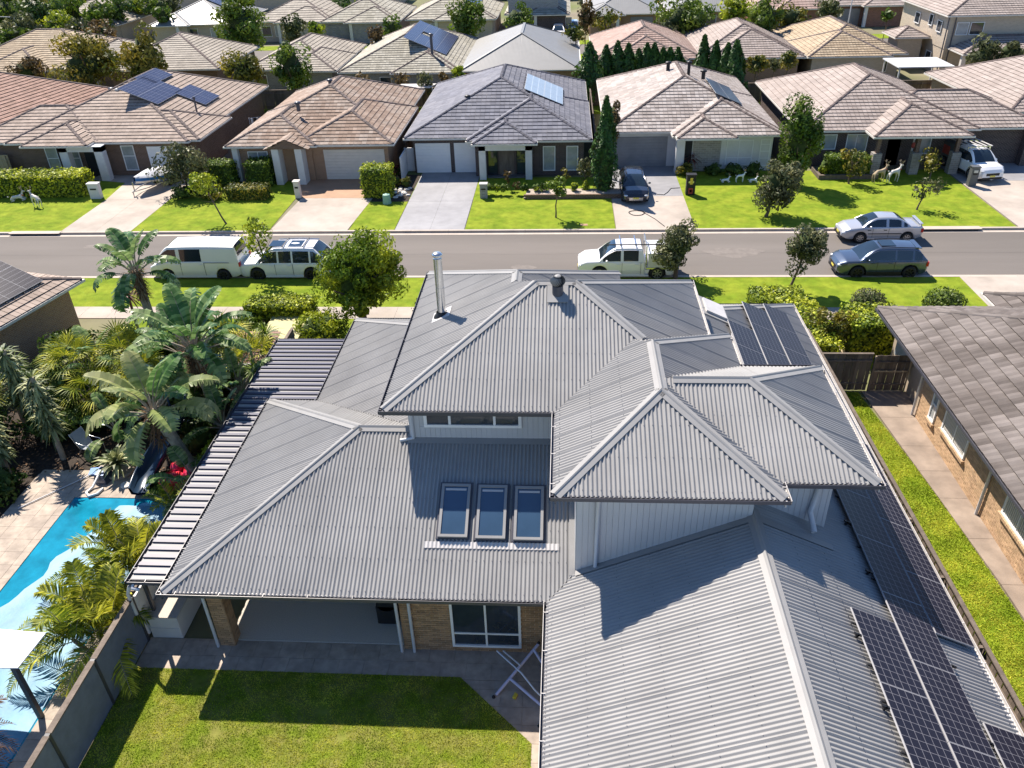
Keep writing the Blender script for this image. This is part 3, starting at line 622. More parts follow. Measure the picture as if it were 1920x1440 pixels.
# ---- near yard
LAWN=[(-12.0,4),(-12.0,14.12),(-2.75,14.12),(-.72,12.2),(-.72,4)]
mb=MB(); poly_sheet(mb,LAWN,.03); mb.box(-12,-.72,4.,4.1,0,.03); struct('lawn',mb,'grassn')
def inpoly(x,y,P):
    c=np.zeros(len(x),bool); n=len(P)
    for i in range(n):
        a,b=P[i],P[(i+1)%n]; k=((a[1]>y)!=(b[1]>y))&(x<(b[0]-a[0])*(y-a[1])/(b[1]-a[1]+1e-12)+a[0]); c^=k
    return c
def blades(name,P,n,z,h,mat,wd=.012,bare=()):
    xs=[p[0] for p in P];ys=[p[1] for p in P]; x=rng.uniform(min(xs),max(xs),n);y=rng.uniform(min(ys),max(ys),n); k=inpoly(x,y,P)
    for bx,by,br in bare: k&=((x-bx)**2+(y-by)**2>(br*(.6+.8*rng.random(n)))**2)
    x=x[k];y=y[k]; m=len(x); a=rng.random(m)*2*PI; hh=h*(.5+rng.random(m)); V=np.empty((m,3,3)); wv=wd*(.7+.8*rng.random(m)); lx=rng.normal(size=m)*h*.6; ly=rng.normal(size=m)*h*.6
    V[:,0]=np.stack([x-np.cos(a)*wv,y-np.sin(a)*wv,np.full(m,z)],1);V[:,1]=np.stack([x+np.cos(a)*wv,y+np.sin(a)*wv,np.full(m,z)],1);V[:,2]=np.stack([x+lx,y+ly,z+hh],1)
    big=np.sin(x*2.1+1.3*np.sin(y*1.7))*np.sin(y*2.6+x*.8)*.25+.5; rr=np.clip(big+rng.normal(size=m)*.22,0,1)
    o=link(npmesh(name,V.reshape(-1,3),m,3,mat,rr,(0,0,0)),name); o['kind']='stuff'; o['label']='short green turf blades on the lawn'; ORI[o.name]=(0,0,0); return o
b=blades('grass',LAWN,190000,.025,.035,'blade',.011,bare=((-9.95,13.75,.3),(-8.9,12.2,.18),(-6.3,12.9,.22),(-5.6,12.2,.16))); b['label']='sunny back lawn turf with a few bare patches below the patio'; b['category']='grass'
STRIP=[(10.45,5),(10.45,28.8),(12.3,28.8),(13.05,22),(13.35,16),(13.3,5)]
mb=MB(); poly_sheet(mb,STRIP,.0); struct('side_lawn',mb,'grass')
b=blades('grass',STRIP,90000,-.005,.05,'blade',.014); b['label']='bright side strip of turf between the timber fence and concrete path'; b['category']='grass'
mb=MB(); ed=[(12.45,28.8,14.2),(12.75,25,14.0),(13.0,22,13.95),(13.3,18,13.9),(13.45,14,13.9),(13.4,9,13.9)]
for i in range(len(ed)-1):
    a,b_=ed[i],ed[i+1]
    for k in range(2):
        y1=a[1]+(b_[1]-a[1])*k/2; y0=a[1]+(b_[1]-a[1])*(k+1)/2; xa=a[0]+(b_[0]-a[0])*k/2; xb=a[0]+(b_[0]-a[0])*(k+1)/2
        mb.hexa([(xb,y0+.012,-.1),(a[2]+.3,y0+.012,-.1),(a[2]+.3,y1,-.1),(xa,y1,-.1),(xb,y0+.012,.045),(a[2]+.3,y0+.012,.045),(a[2]+.3,y1,.045),(xa,y1,.045)])
struct('side_path',mb,'concpath')
# terrace pavers (each a piece of the terrace)
mb=MB(); mb.box(-12,.2,4,15.2,-.12,.004); ter=struct('terrace',mb,'mortar2')
def pave(parent,x0,x1,y0,y1,pw,pl,z,th,mat,P=None,off=False,not_in=None,lim=300,nm='paver'):
    k=0;j=0;y=y0;rest=MB()
    while y<y1-.05:
        x=x0-(pw/2 if off and j%2 else 0)
        while x<x1-.05:
            a=max(x,x0)+.004;b=min(x+pw,x1)-.004;c=y+.004;d=min(y+pl,y1)-.004;cx=(a+b)/2;cy=(c+d)/2
            ok=(P is None or inpoly(np.array([cx]),np.array([cy]),P)[0]) and (not_in is None or not not_in(cx,cy))
            if ok and b>a:
                q=MB() if k<lim else rest; zz=z+random.uniform(-.002,.002); q.box(a,b,c,d,z-th,zz)
                if k<lim: part(nm,q,mat,parent)
                k+=1
            x+=pw
        y+=pl;j+=1
    if rest.f: part(nm+'s',rest,mat,parent,kind='stuff')
pave(ter,-11.98,.15,14.05,15.14,.72,.545,.024,.02,'paver',off=True)
pave(ter,-2.8,.15,4.4,14.04,.6,.52,.024,.02,'paver',P=[(-.9,4),(-.9,12.),(-2.95,14.1),(.2,14.1),(.2,4)])
mb=MB(); mb.box(-9.62,-4.3,15.17,19.2,-.1,.05); struct('patio_floor',mb,'aggr')
# pool surround
POOL=lambda x,y:(-17.62<x<-14.35 and y<21.3) or (-14.36<x<-13.75 and y<17.)
mb=MB(); mb.box(-19.7,-12.1,2,22.9,-.1,.002); pd=struct('pool_deck',mb,'mortar2')
pave(pd,-19.7,-17.6,8.3,22.6,.6,.6,.05,.04,'paver',lim=170); pave(pd,-17.6,-13.2,21.3,22.6,.62,.65,.05,.04,'paver'); pave(pd,-13.8,-13.2,4,21.3,.6,.6,.05,.04,'paver',lim=60)
mb=MB(); mb.box(-17.6,-13.8,2,21.3,-.05,.028); struct('pool_water',mb,'pool')
# floating cover on the shallow side of the pool, with a wandering edge
mb=MB(); ys=np.linspace(4,20.9,60); rows=[]
for y in ys:
    xe=-17.35+max(0,(y-15.5))*.32+.12*math.sin(y*2.3)+.08*math.sin(y*5.1)
    rows.append([(xe+(-13.86-xe)*k/10,y,.045+.012*math.sin(k*1.7+y*1.3)*math.sin(y*2)) for k in range(11)])
mb.grid(rows); solo('pool_cover',mb,'cover','pale blue floating cover wrinkled over the pool water','pool cover',smooth=True)
sheet('garden_bed',[(-24,-12.1,22.9,31),(-24,-19.7,3,22.9),(-16,-9,28.8,35.2)],'soil',-.012)
n=2600; x=rng.uniform(-24,-12.2,n);y=rng.uniform(21,31,n);P=np.stack([x,y,.01+.05*rng.random(n)],1); k=(y>22.7)|(x<-20.9); P=P[k]
o=link(npmesh('leaf_litter',leafquads(P,.06,np.tile([0,0,1.],(len(P),1)),.6,.4),len(P),4,'litter',rng.random(len(P)),(0,0,0)),'leaf_litter'); o['kind']='stuff'; o['label']='brown dry leaf litter under the garden palms'; o['category']='leaf litter'

# ================================================================ MAIN HOUSE
mh=thing('metal_roofed_house','large two storey house with grey corrugated steel roofs in the foreground','house',(-.0,15.,0)); T=math.tan(R(25)); ZU=6.05; ZL=2.7
zc=lambda d,z=ZU:z+d*T
NF=Vector((0,-math.sin(R(25)),math.cos(R(25))));NB=Vector((0,math.sin(R(25)),math.cos(R(25))));NL=Vector((-math.sin(R(25)),0,math.cos(R(25))));NR=Vector((math.sin(R(25)),0,math.cos(R(25))))
def roofg(P,name='roof',**k):
    mb=MB(); n,dn,u=plane_basis(P); mb.face([Vector(p)-n*.03 for p in P]); r=part(name,mb,'under',mh); corr(r,P,**k); return r
r=zc(4.2)
rC=roofg([(-5.03,18.3,ZU),(4.58,18.3,ZU),(.38,22.5,r),(-.83,22.5,r)]); roofg([(4.58,18.3,ZU),(4.58,26.7,ZU),(.38,22.5,r)]); roofg([(4.58,26.7,ZU),(-5.03,26.7,ZU),(-.83,22.5,r),(.38,22.5,r)])
r2=zc(3.53); roofg([(-5.03,18.3,ZU),(-.83,22.5,r),(-1.5,23.17,r2),(-1.5,23.97,r2),(-5.03,27.5,ZU)])
roofg([(-5.03,27.5,ZU),(2.03,27.5,ZU),(-1.5,23.97,r2)]); roofg([(2.03,27.5,ZU),(-1.5,23.97,r2),(-1.5,23.17,r2),(2.03,26.7,ZU)])
rd=zc(2.71); DX0,DX1,DY0,DY1=-.17,5.25,14.74,22.7; dm=(DX0+DX1)/2
roofg([(DX0,DY0,ZU),(DX1,DY0,ZU),(dm,DY0+2.71,rd)]); roofg([(DX0,DY0,ZU),(DX0,18.3,ZU),(2.03,20.5,zc(2.2)),(dm,DY1-2.71,rd),(dm,DY0+2.71,rd)]); roofg([(DX1,DY0,ZU),(DX1,DY1,ZU),(dm,DY1-2.71,rd),(dm,DY0+2.71,rd)]); roofg([(DX1,DY1,ZU),(4.58,DY1,ZU),(2.38,20.5,zc(2.2)),(2.03,20.5,zc(2.2)),(dm,DY1-2.71,rd)])
re=zc(2.69)-.004; roofg([(dm+.05,15.36,ZU),(7.58,15.36,ZU),(4.89,18.05,re),(dm+.05,18.05,re)]); roofg([(7.58,15.36,ZU),(7.58,20.74,ZU),(4.89,18.05,re)]); roofg([(7.58,20.74,ZU),(dm+.4,20.74,ZU),(dm+.4,18.05,re),(4.89,18.05,re)])
ra=zc(4.625,ZL); rA=roofg([(-10.65,14.5,ZL),(-.33,14.5,ZL),(.45,15.28,zc(.78,ZL)),(.45,19.1,zc(4.6,ZL)),(-6.025,19.125,ra)]); roofg([(-10.65,14.5,ZL),(-10.65,23.75,ZL),(-6.025,19.125,ra)])
roofg([(-10.65,23.75,ZL),(-8.85,23.75,ZL),(-4.4,19.3,zc(4.45,ZL)),(-4.4,19.125,ra),(-6.025,19.125,ra)]); roofg([(-8.85,23.75,ZL),(-8.85,30.1,ZL),(-4.4,25.65,zc(4.45,ZL)),(-4.4,19.3,zc(4.45,ZL))]); roofg([(-8.85,30.1,ZL),(1.,30.1,ZL),(1.,27.,zc(3.1,ZL)),(-3.4,24.65,zc(5.45,ZL)),(-4.4,25.65,zc(4.45,ZL))][:4])
rg=zc(5.065,ZL); GX=4.735
roofg([(-.33,4,ZL),(-.33,14.5,ZL),(1.17,16,zc(1.5,ZL)),(GX,16,rg),(GX,4,rg)]); roofg([(9.8,4,ZL),(9.8,31.5,ZL),(GX,26.435,rg),(GX,4,rg)]); roofg([(9.8,31.5,ZL),(1.,31.5,ZL),(1.,28.,zc(3.5,ZL)),(GX,26.435,rg)][:2]+[(GX,26.435,rg)])
def cp(a,b,n1,n2,**k): cap(mh,a,b,n1,n2,**k)
cp((-5.03,18.3,ZU),(-.83,22.5,r),NL,NF);cp((4.58,18.3,ZU),(.38,22.5,r),NF,NR) if False else cp((2.34,20.54,zc(2.24)),(.38,22.5,r),NF,NR);cp((-.83,22.5,r),(.38,22.5,r),NF,NB);cp((4.58,26.7,ZU),(.38,22.5,r),NR,NB)
cp((-5.03,27.5,ZU),(-1.5,23.97,r2),NL,NB);cp((-1.5,23.97,r2),(-1.5,23.17,r2),NL,NR);cp((2.03,27.5,ZU),(-1.5,23.97,r2),NR,NB)
cp((DX0,DY0,ZU),(dm,DY0+2.71,rd),NL,NF);cp((DX1,DY0,ZU),(dm,DY0+2.71,rd),NF,NR);cp((dm,DY0+2.71,rd),(dm,DY1-2.71,rd),NL,NR);cp((DX1,DY1,ZU),(dm,DY1-2.71,rd),NR,NB)
cp((7.58,15.36,ZU),(4.89,18.05,re),NF,NR);cp((dm+.35,18.05,re),(4.89,18.05,re),NF,NB);cp((7.58,20.74,ZU),(4.89,18.05,re),NR,NB)
cp((-10.65,14.5,ZL),(-6.025,19.125,ra),NL,NF);cp((-10.65,23.75,ZL),(-6.025,19.125,ra),NL,NB);cp((-6.025,19.125,ra),(-4.5,19.125,ra),NF,NB)
cp((-8.85,30.1,ZL),(-4.4,25.65,zc(4.45,ZL)),NL,NB);cp((GX,4,rg),(GX,15.5,rg),NL,NR);cp((9.8,31.5,ZL),(GX,26.435,rg),NR,NB)
# valley and wall flashings
def strip(a,b,c,d,mat='cap',name='flashing'): mb=MB(); mb.face([a,b,c,d]); mb.face([Vector(a)-Vector((0,0,.01)),Vector(d)-Vector((0,0,.01)),Vector(c)-Vector((0,0,.01)),Vector(b)-Vector((0,0,.01))]); part(name,mb,mat,mh)
l=.027
strip((-4.5,18.62,zc(4.12,ZL)+l),(.42,18.62,zc(4.12,ZL)+l),(.42,18.83,zc(4.33,ZL)+l),(-4.5,18.83,zc(4.33,ZL)+l))
strip((.2,15.1,zc(.6,ZL)+l),(.36,15.1,zc(.6,ZL)+l),(.36,18.7,zc(4.2,ZL)+l),(.2,18.7,zc(4.2,ZL)+l))
for (a,b,q) in (((.36,15.24),(GX,15.24),-1),):
    strip((.36,15.05,zc(.69,ZL)+l),(GX,15.05,rg+l),(GX,15.26,rg+l),(.36,15.26,zc(.69,ZL)+l)); strip((GX,15.05,rg+l),(6.8,15.05,zc(3.,ZL)+l),(6.8,15.28,zc(3.,ZL)+l),(GX,15.28,rg+l))
strip((-4.66,19.3,zc(4.19,ZL)+l),(-4.47,19.3,zc(4.38,ZL)+l),(-4.47,25.7,zc(4.38,ZL)+l),(-4.66,25.7,zc(4.19,ZL)+l))
# gutters: right-facing ones take a pale colour as painted sun glint
def gt(a,b,out,**k): gutter(mh,a,b,out,**k)
gt((-5.14,18.3,ZU),(-.05,18.3,ZU),(0,-1));gt((-5.03,18.19,ZU),(-5.03,27.6,ZU),(-1,0),lip='gutter');gt((4.58,22.7,ZU),(4.58,26.8,ZU),(1,0),mat='lipw',lip='lipw');gt((-5.1,27.5,ZU),(2.03,27.5,ZU),(0,1));gt((2.0,26.7,ZU),(4.7,26.7,ZU),(0,1))
gt((DX0-.11,DY0,ZU),(DX1+.1,DY0,ZU),(0,-1));gt((DX0,DY0-.1,ZU),(DX0,18.3,ZU),(-1,0),mat='gutter',lip='lipw');gt((DX1,DY0-.1,ZU),(DX1,15.36,ZU),(1,0),mat='lipw',lip='lipw');gt((DX1,20.74,ZU),(DX1,22.8,ZU),(1,0),mat='lipw',lip='lipw')
gt((DX1-.1,15.36,ZU),(7.69,15.36,ZU),(0,-1));gt((7.58,15.26,ZU),(7.58,20.84,ZU),(1,0),mat='lipw',lip='lipw');gt((DX1,20.74,ZU),(7.6,20.74,ZU),(0,1))
gt((-10.76,14.5,ZL),(-.33,14.5,ZL),(0,-1));gt((-10.65,14.4,ZL),(-10.65,23.85,ZL),(-1,0));gt((-10.7,23.75,ZL),(-8.9,23.75,ZL),(0,1));gt((-8.85,23.75,ZL),(-8.85,30.2,ZL),(-1,0));gt((-8.9,30.1,ZL),(1,30.1,ZL),(0,1))
gt((-.33,4,ZL),(-.33,14.5,ZL),(-1,0),lip='lipw');gt((9.8,4,ZL),(9.8,31.6,ZL),(1,0),mat='lipw',lip='lipw');gt((1,31.5,ZL),(9.9,31.5,ZL),(0,1))
# walls
def wbox(x0,x1,y0,y1,z0,z1,mat,name='wall'): mb=MB(); mb.box(x0,x1,y0,y1,z0,z1); return part(name,mb,mat,mh)
def boards(par,a,b,z0,z1,y,axis='y',sg=-1,step=.15,hole=None):
    x=a
    while x<b-.01:
        x1=min(x+step-.008,b)
        for (za,zb) in ([(z0,z1)] if not hole or x1<hole[0] or x>hole[1] else [(z0,hole[2]),(hole[3],z1)]):
            mb=MB(); q=sorted((y,y+sg*.016))
            mb.box(x,x1,q[0],q[1],za,zb) if axis=='y' else mb.box(q[0],q[1],x,x1,za,zb)
            if zb-za>.02: part('cladding_board',mb,'clad',par)
        x+=step
w1=wbox(-4.45,3.95,18.82,26.1,2.9,ZU-.03,'clad'); boards(w1,-4.44,.34,4.4,ZU-.09,18.82,hole=(-4.02,-1.15,5.12,5.78)); boards(w1,18.84,26.,4.3,ZU-.09,-4.45,'x',-1)
w2=wbox(.37,4.7,15.26,22.1,2.9,ZU-.034,'clad'); boards(w2,.38,4.69,3.0,ZU-.09,15.26); 
w3=wbox(4.72,6.75,15.9,20.2,2.9,ZU-.038,'clad'); boards(w3,4.72,6.74,3.6,ZU-.09,15.9); boards(w3,15.92,20.1,3.6,ZU-.09,6.75,'x',1)
boards(w2,15.28,18.8,3.0,ZU-.09,.37,'x',-1)
for a,b,c,d in ((-5.02,4.57,18.31,27.2),(-.16,5.24,14.75,22.69),(5.2,7.57,15.37,20.73)):
    wbox(a,b,c,(26.68 if a<-5 else d),ZU-.032+.003*(a>0)+.004*(a>5),ZU-.026+.003*(a>0)+.004*(a>5),'white','soffit')
f=window(mh,-4.0,-1.17,5.14,5.76,18.80,mull=(-3.25,-1.95),glass='glass',fw=.09,name='window')
# lower walls
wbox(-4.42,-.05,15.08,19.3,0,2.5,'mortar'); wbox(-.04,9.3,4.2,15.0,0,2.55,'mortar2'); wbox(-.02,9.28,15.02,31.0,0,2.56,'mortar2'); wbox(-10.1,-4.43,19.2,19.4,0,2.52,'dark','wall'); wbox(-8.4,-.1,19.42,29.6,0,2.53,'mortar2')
wbox(-10.62,-.34,14.52,19.2,ZL-.13,ZL-.12,'white','soffit')
def bricks(par,a,b,z0,z1,y,mat,holes=(),axis='y',sg=-1,bud=300,bl=.24,bh=.086,prox=.02,order=None,mr=.011):
    me=None; cells=[]; r=0;z=z0
    while z<z1-.03:
        x=a-(bl/2 if r%2 else 0)
        while x<b-.02:
            xa=max(x,a);xb=min(x+bl-mr,b); zz=min(z+bh-mr,z1)
            segs=[(xa,xb)]
            for h in holes:
                if z+bh*.5>h[2] and z+bh*.5<h[3]:
                    ns=[]
                    for s0,s1 in segs:
                        if s1<=h[0] or s0>=h[1]: ns.append((s0,s1)); continue
                        if s0<h[0]: ns.append((s0,h[0]))
                        if s1>h[1]: ns.append((h[1],s1))
                    segs=ns
            for s0,s1 in segs:
                if s1-s0>.03: cells.append((s0,s1,z,zz))
            x+=bl
        z+=bh;r+=1
    if order: cells.sort(key=order)
    rest=MB(); cache={}
    for i,(s0,s1,za,zb) in enumerate(cells):
        d=sg*prox*random.uniform(.7,1.1); q=sorted((y,y+d))
        if i<bud:
            key=(round(s1-s0,3),round(zb-za,3),random.randrange(6))
            if key not in cache:
                mb=MB(); mb.box(0,s1-s0,*(sorted((0,d))),0,zb-za) if axis=='y' else mb.box(*(sorted((0,d))),0,s1-s0,0,zb-za); cache[key]=mb.mesh('brick',mat)
            o=link(cache[key],'brick',par); O=org(par); o.location=(s0-O[0],y-O[1],za-O[2]) if axis=='y' else (y-O[0],s0-O[1],za-O[2])
        else: rest.box(s0,s1,q[0],q[1],za,zb) if axis=='y' else rest.box(q[0],q[1],s0,s1,za,zb)
    if rest.f: part('brickwork',rest,mat,par,kind='stuff')
bw=wbox(-4.44,-.06,15.04,15.08,0,2.5,'mortar'); bricks(bw,-4.44,-.06,.0,2.5,15.04,'brick',holes=((-3.04,-1.1,.24,2.12),),bud=215)
pl=wbox(-9.80,-9.38,14.98,15.38,0,2.5,'mortar','pillar'); bricks(pl,-9.80,-9.38,0,2.5,14.98,'brick',bud=45); bricks(pl,14.98,15.38,0,2.5,-9.38,'brick',axis='x',sg=1,bud=40)
mb=MB(); 
for k in range(16): mb.box(-3.04+.122*k,-3.04+.122*k+.11,14.98,15.05,.14,.235)
part('brick_sill',mb,'brick',mh)
window(mh,-3.04,-1.1,.25,2.1,15.03,mull=(-2.07,),trans=(.78,),glass='glass',fw=.07,name='window')
def downpipe(par,pts,r=.045,mat='pipe'): mb=MB(); mb.tube(pts,r,10); part('downpipe',mb,mat,par,True)
for x,y in ((-4.50,14.93),(-4.14,14.93),(-9.86,14.92)): downpipe(mh,[(x,y,2.62),(x,y,.03)])
downpipe(mh,[(.95,14.95,5.98),(.9,15.17,5.8),(.88,15.18,3.15),(.88,14.95,3.06)],.055)
downpipe(mh,[(6.5,15.5,6.0),(6.4,15.8,5.7),(6.3,15.82,4.72),(6.32,15.35,4.45)],.075); downpipe(mh,[(6.72,15.6,6.0),(6.68,15.8,5.72),(6.68,15.82,5.55)],.07)
downpipe(mh,[(-5.0,18.45,6.0),(-4.6,18.75,5.8),(-4.38,18.78,5.7),(-4.36,18.78,4.72),(-4.75,18.7,4.68)],.055)
# inside the patio and window
for i,(lab,x) in enumerate((('left one of three skylights on the lower front roof',-3.37),('middle one of three skylights on the lower front roof',-2.42),('right skylight of three, beside the grey cladding wall',-1.46))):
    pass
def onA(x,y,d=0): return Vector((x,y,zc(y-14.5,ZL)))+NF*d
UA=Vector((1,0,0)); VA=Vector((0,math.cos(R(25)),math.sin(R(25))))
for lab,x0,x1,y0,y1 in (('left of the three blue glazed skylights on the lower front roof',-3.36,-2.55,15.99,17.42),('middle of the three blue glazed skylights on the lower front roof',-2.33,-1.52,15.97,17.4),('right of the three skylights, nearest the grey cladding wall',-1.3,-.36,15.95,17.38)):
    if x0>-1.4: x1=-.5
    t=thing('skylight',lab,'skylight',tuple(onA(x0,y0)),'skylights on the lower front roof'); L=(y1-y0)/math.cos(R(25)); W=x1-x0; o=onA(x0,y0,.02); mb=MB(); k=.075
    def slab(a,b,c,d,h0,h1,m,mb): q=o+UA*a+VA*c; e=UA*(b-a); g=VA*(d-c); mb.hexa([q+NF*h0,q+e+NF*h0,q+e+g+NF*h0,q+g+NF*h0,q+NF*h1,q+e+NF*h1,q+e+g+NF*h1,q+g+NF*h1],m)
    slab(0,W,0,k,-.05,.12,0,mb);slab(0,W,L-k,L,-.05,.125,0,mb);slab(0,k,k,L-k,-.05,.12,0,mb);slab(W-k,W,k,L-k,-.05,.12,0,mb); part('frame',mb,'cap',t)
    mb=MB(); slab(-.06,W+.06,-.03,L+.08,-.05,.035,0,mb); part('kerb_flashing',mb,'gutter',t)
    mb=MB(); slab(k,W-k,k,L-k,.05,.09,0,mb); part('glass',mb,'sky_glass',t); mb=MB(); slab(k+.04,W-k-.04,L-k-.12,L-k-.06,.092,.1,0,mb); part('vent_strip',mb,'lipw',t)
mb=MB(); us=np.arange(-3.72,-.06,.0127); mb.grid([[onA(u,15.73,.022+.011*math.cos(2*PI*u/.11)),onA(u,15.9,.03+.011*math.cos(2*PI*u/.11))] for u in us]); part('skylight_apron_flashing',mb,'lipw',mh,True)
# chimney, turbine vent, small pipe, white skylight
cx,cy=-3.94,23.05; cz=zc(cx+5.03)
t=thing('chimney_flue','tall shiny galvanised chimney flue on the upper roof left slope','chimney',(cx,cy,cz)); mb=MB(); mb.tube([(cx,cy,cz-.2),(cx,cy,cz+1.0)],.14,20); part('pipe',mb,'steel',t,True); mb=MB(); mb.tube([(cx,cy,cz+1.0),(cx,cy,cz+2.0)],.135,20); part('pipe',mb,'steel',t,True)
mb=MB(); mb.lathe((cx,cy,cz+2.0),[(.135,0),(.11,.02),(.11,.08),(.17,.1),(.17,.14),(.09,.19),(.001,.195)],20); part('cowl',mb,'steel',t,True); mb=MB(); mb.lathe((cx,cy,cz-.1),[(.32,-.1),(.26,.08),(.2,.16),(.17,.24)],16); part('flashing_boot',mb,'black',t,True)
mb=MB(); q=Vector((cx,cy,cz)); u=NL.cross(Vector((0,1,0))); a=q-Vector((0,1,0))*.33-u*.33+NL*.02; mb.hexa([a,a+u*.66,a+u*.66+Vector((0,.66,0)),a+Vector((0,.66,0))]+[p+NL*.012 for p in (a,a+u*.66,a+u*.66+Vector((0,.66,0)),a+Vector((0,.66,0)))]); part('base_flashing',mb,'lipw',t)
tx,ty=-.17,22.05; tz=zc(ty-18.3); t=thing('turbine_vent','grey spinning turbine vent just below the top ridge','roof vent',(tx,ty,tz)); mb=MB(); mb.tube([(tx,ty,tz-.15),(tx,ty,tz+.3)],.17,18); part('neck',mb,'gutter',t,True)
for k in range(24):
    mb=MB(); P=[]
    for i in range(9):
        h=i/8; rr=.235*math.sin(PI*(.12+.80*h))**.7; a=2*PI*k/24+h*.9; P.append([(tx+rr*math.cos(a),ty+rr*math.sin(a),tz+.28+.34*h),(tx+(rr-.035)*math.cos(a+.24),ty+(rr-.035)*math.sin(a+.24),tz+.28+.34*h)])
    mb.grid(P); part('vane',mb,'cap',t,True)
mb=MB(); mb.lathe((tx,ty,tz),[(.14,.3),(.17,.45),(.13,.6)],14); part('core',mb,'black',t,True); mb=MB(); mb.lathe((tx,ty,tz+.6),[(.11,0),(.07,.03),(.001,.035)],14); part('crown_plate',mb,'cap',t,True)
mb=MB(); a=Vector((tx-.32,ty-.32,zc(ty-.32-18.3)))+NF*.03; V=VA*.66; U=UA*.64; mb.hexa([a,a+U,a+U+V,a+V,a+NF*.02,a+U+NF*.02,a+U+V+NF*.02,a+V+NF*.02]); part('base_flashing',mb,'cap',t)
UR=Vector((-math.cos(R(25)),0,math.sin(R(25))))     # up the right-hand slopes
def onG(x,y,d=0): return Vector((x,y,zc(9.8-x,ZL)))+NR*d
mb=MB(); a=onG(6.1,26.4,.0); U=UR*1.1; V=Vector((0,1.45,0)); mb.hexa([a,a+U,a+U+V,a+V,a+NR*.05,a+U+NR*.05,a+U+V+NR*.05,a+V+NR*.05]); t=solo('roof_hatch',mb,'cap','grey framed pale skylight hatch at the far corner of the rear low roof','skylight'); mb=MB(); a=a+UR*.12+V*.13+NR*.05; U=UR*.85;V=V*.74; mb.hexa([a,a+U,a+U+V,a+V,a+NR*.08,a+U+NR*.08,a+U+V+NR*.08,a+V+NR*.08]); ob=part('lid',mb,'lipw',t); 
# solar arrays
V=Vector((0,1,0)); c25=math.cos(R(25))
def arr(lab,xr,y0,cols,rows,pw,pl,mat='cell',grp=None): return solar(lab,onG(xr,y0),UR,V,cols,rows,pw/c25,pl,NR,mat,group=grp)
G1='solar arrays on the front low roof'
arr('near solar column starting highest up the front low roof slope',7.56,5.0,1,4,1.08,2.0,grp=G1); arr('long middle column of dark solar panels on the right front roof slope',8.66,4.1,1,8,1.06,1.98,grp=G1); arr('solar column lowest on the slope, along the glinting gutter beside the side lawn',9.70,13.2,1,4,1.02,2.0,grp=G1); arr('small solar group at the bottom right corner near the gutter',9.80,6.9,1,2,1.02,2.0,grp=G1)
G2='solar arrays on the rear low roof'
arr('left short column of dark panels on the rear low roof',6.97,22.95,1,2,1.0,1.77,grp=G2); arr('middle column of dark panels on the rear low roof',8.0,21.9,1,4,1.0,1.77,grp=G2); arr('right column of dark panels along the rear low roof gutter',9.05,20.9,1,5,1.0,1.77,grp=G2)
for (x,y) in ((6.42,12.2),(6.42,10.4),(6.42,8.9),(7.5,16.4),(7.5,14.6),(8.72,12.3),(8.72,10.4)): 
    mb=MB(); a=onG(x,y,.02); mb.bar(a,a+NR*.12,.05,.05); mb.bar(a+NR*.1-UR*.1,a+NR*.1+UR*.1,.05,.04); solo('mounting_bracket',mb,'black','small black mounting clamp sticking out beside the front roof solar panels','bracket',group='black clamps beside the solar panels')
mb=MB(); a=onG(9.35,9.6); mb.tube([a,a+Vector((0,0,.16)),a+Vector((.1,0,.2))],.035,8); solo('vent_pipe',mb,'pipe','short bent white vent pipe near the lower right gutter','vent pipe',smooth=True)
# gutter guard clips along right gutter come from gutter brackets. pergola roof of ribbed panels
pg=thing('pergola','narrow carport roof of ribbed insulated panels along the left side','pergola',(-11.3,22,0))
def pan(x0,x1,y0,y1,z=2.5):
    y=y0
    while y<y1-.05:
        b=min(y+.31,y1); mb=MB(); mb.box(x0,x1,y,b-.004,z-.05,z); mb.box(x0,x1,b-.135,b-.006,z,z+.05,1); part('roof_panel',mb,['corr','rib_shade'],pg); y+=.31  # raised ribs coloured navy to paint in the shade between panels
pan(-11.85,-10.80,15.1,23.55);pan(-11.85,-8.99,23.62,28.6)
for a,b,o_ in (((-11.85,15,2.5),(-11.85,28.7,2.5),(-1,0)),((-11.9,15.1,2.5),(-10.78,15.1,2.5),(0,-1)),((-11.9,28.6,2.5),(-9,28.6,2.5),(0,1))): gutter(pg,a,b,o_,fascia=False)
for y in (15.4,19.8,24.2,28.3): mb=MB(); mb.box(-11.82,-11.73,y,y+.09,0,2.45); part('post',mb,'post',pg)
downpipe(pg,[(-11.75,15.05,2.42),(-11.75,14.9,2.35),(-11.55,14.9,2.3)],.05); downpipe(pg,[(-11.9,15.02,2.3),(-12.02,15.0,2.0),(-12.0,15.0,1.2)],.05)
# outdoor bench cabinet
t=thing('outdoor_bench','pale stone outdoor kitchen bench beside the grey panel fence','bench',(-11.5,16.2,0)); mb=MB(); mb.box(-11.92,-11.02,15.2,17.9,.0,.86); part('cabinet',mb,'render',t); mb=MB(); mb.box(-11.94,-10.98,15.16,17.95,.862,.9); part('bench_top',mb,'aggr',t); mb=MB(); mb.box(-12.03,-11.96,15.16,17.95,.2,1.75); part('splash_panel',mb,'render',t)
for k in (0,1): mb=MB(); mb.box(-11.9,-11.04,15.185,15.199,.03+.42*k,.42+.42*k); part('front_panel',mb,'offwhite',t)
shrub('potted_plant','small round potted plant on the outdoor bench under the roof corner',-11.45,16.5,.28,.5,500,.05,'lf_olive','plant',z0=.9)
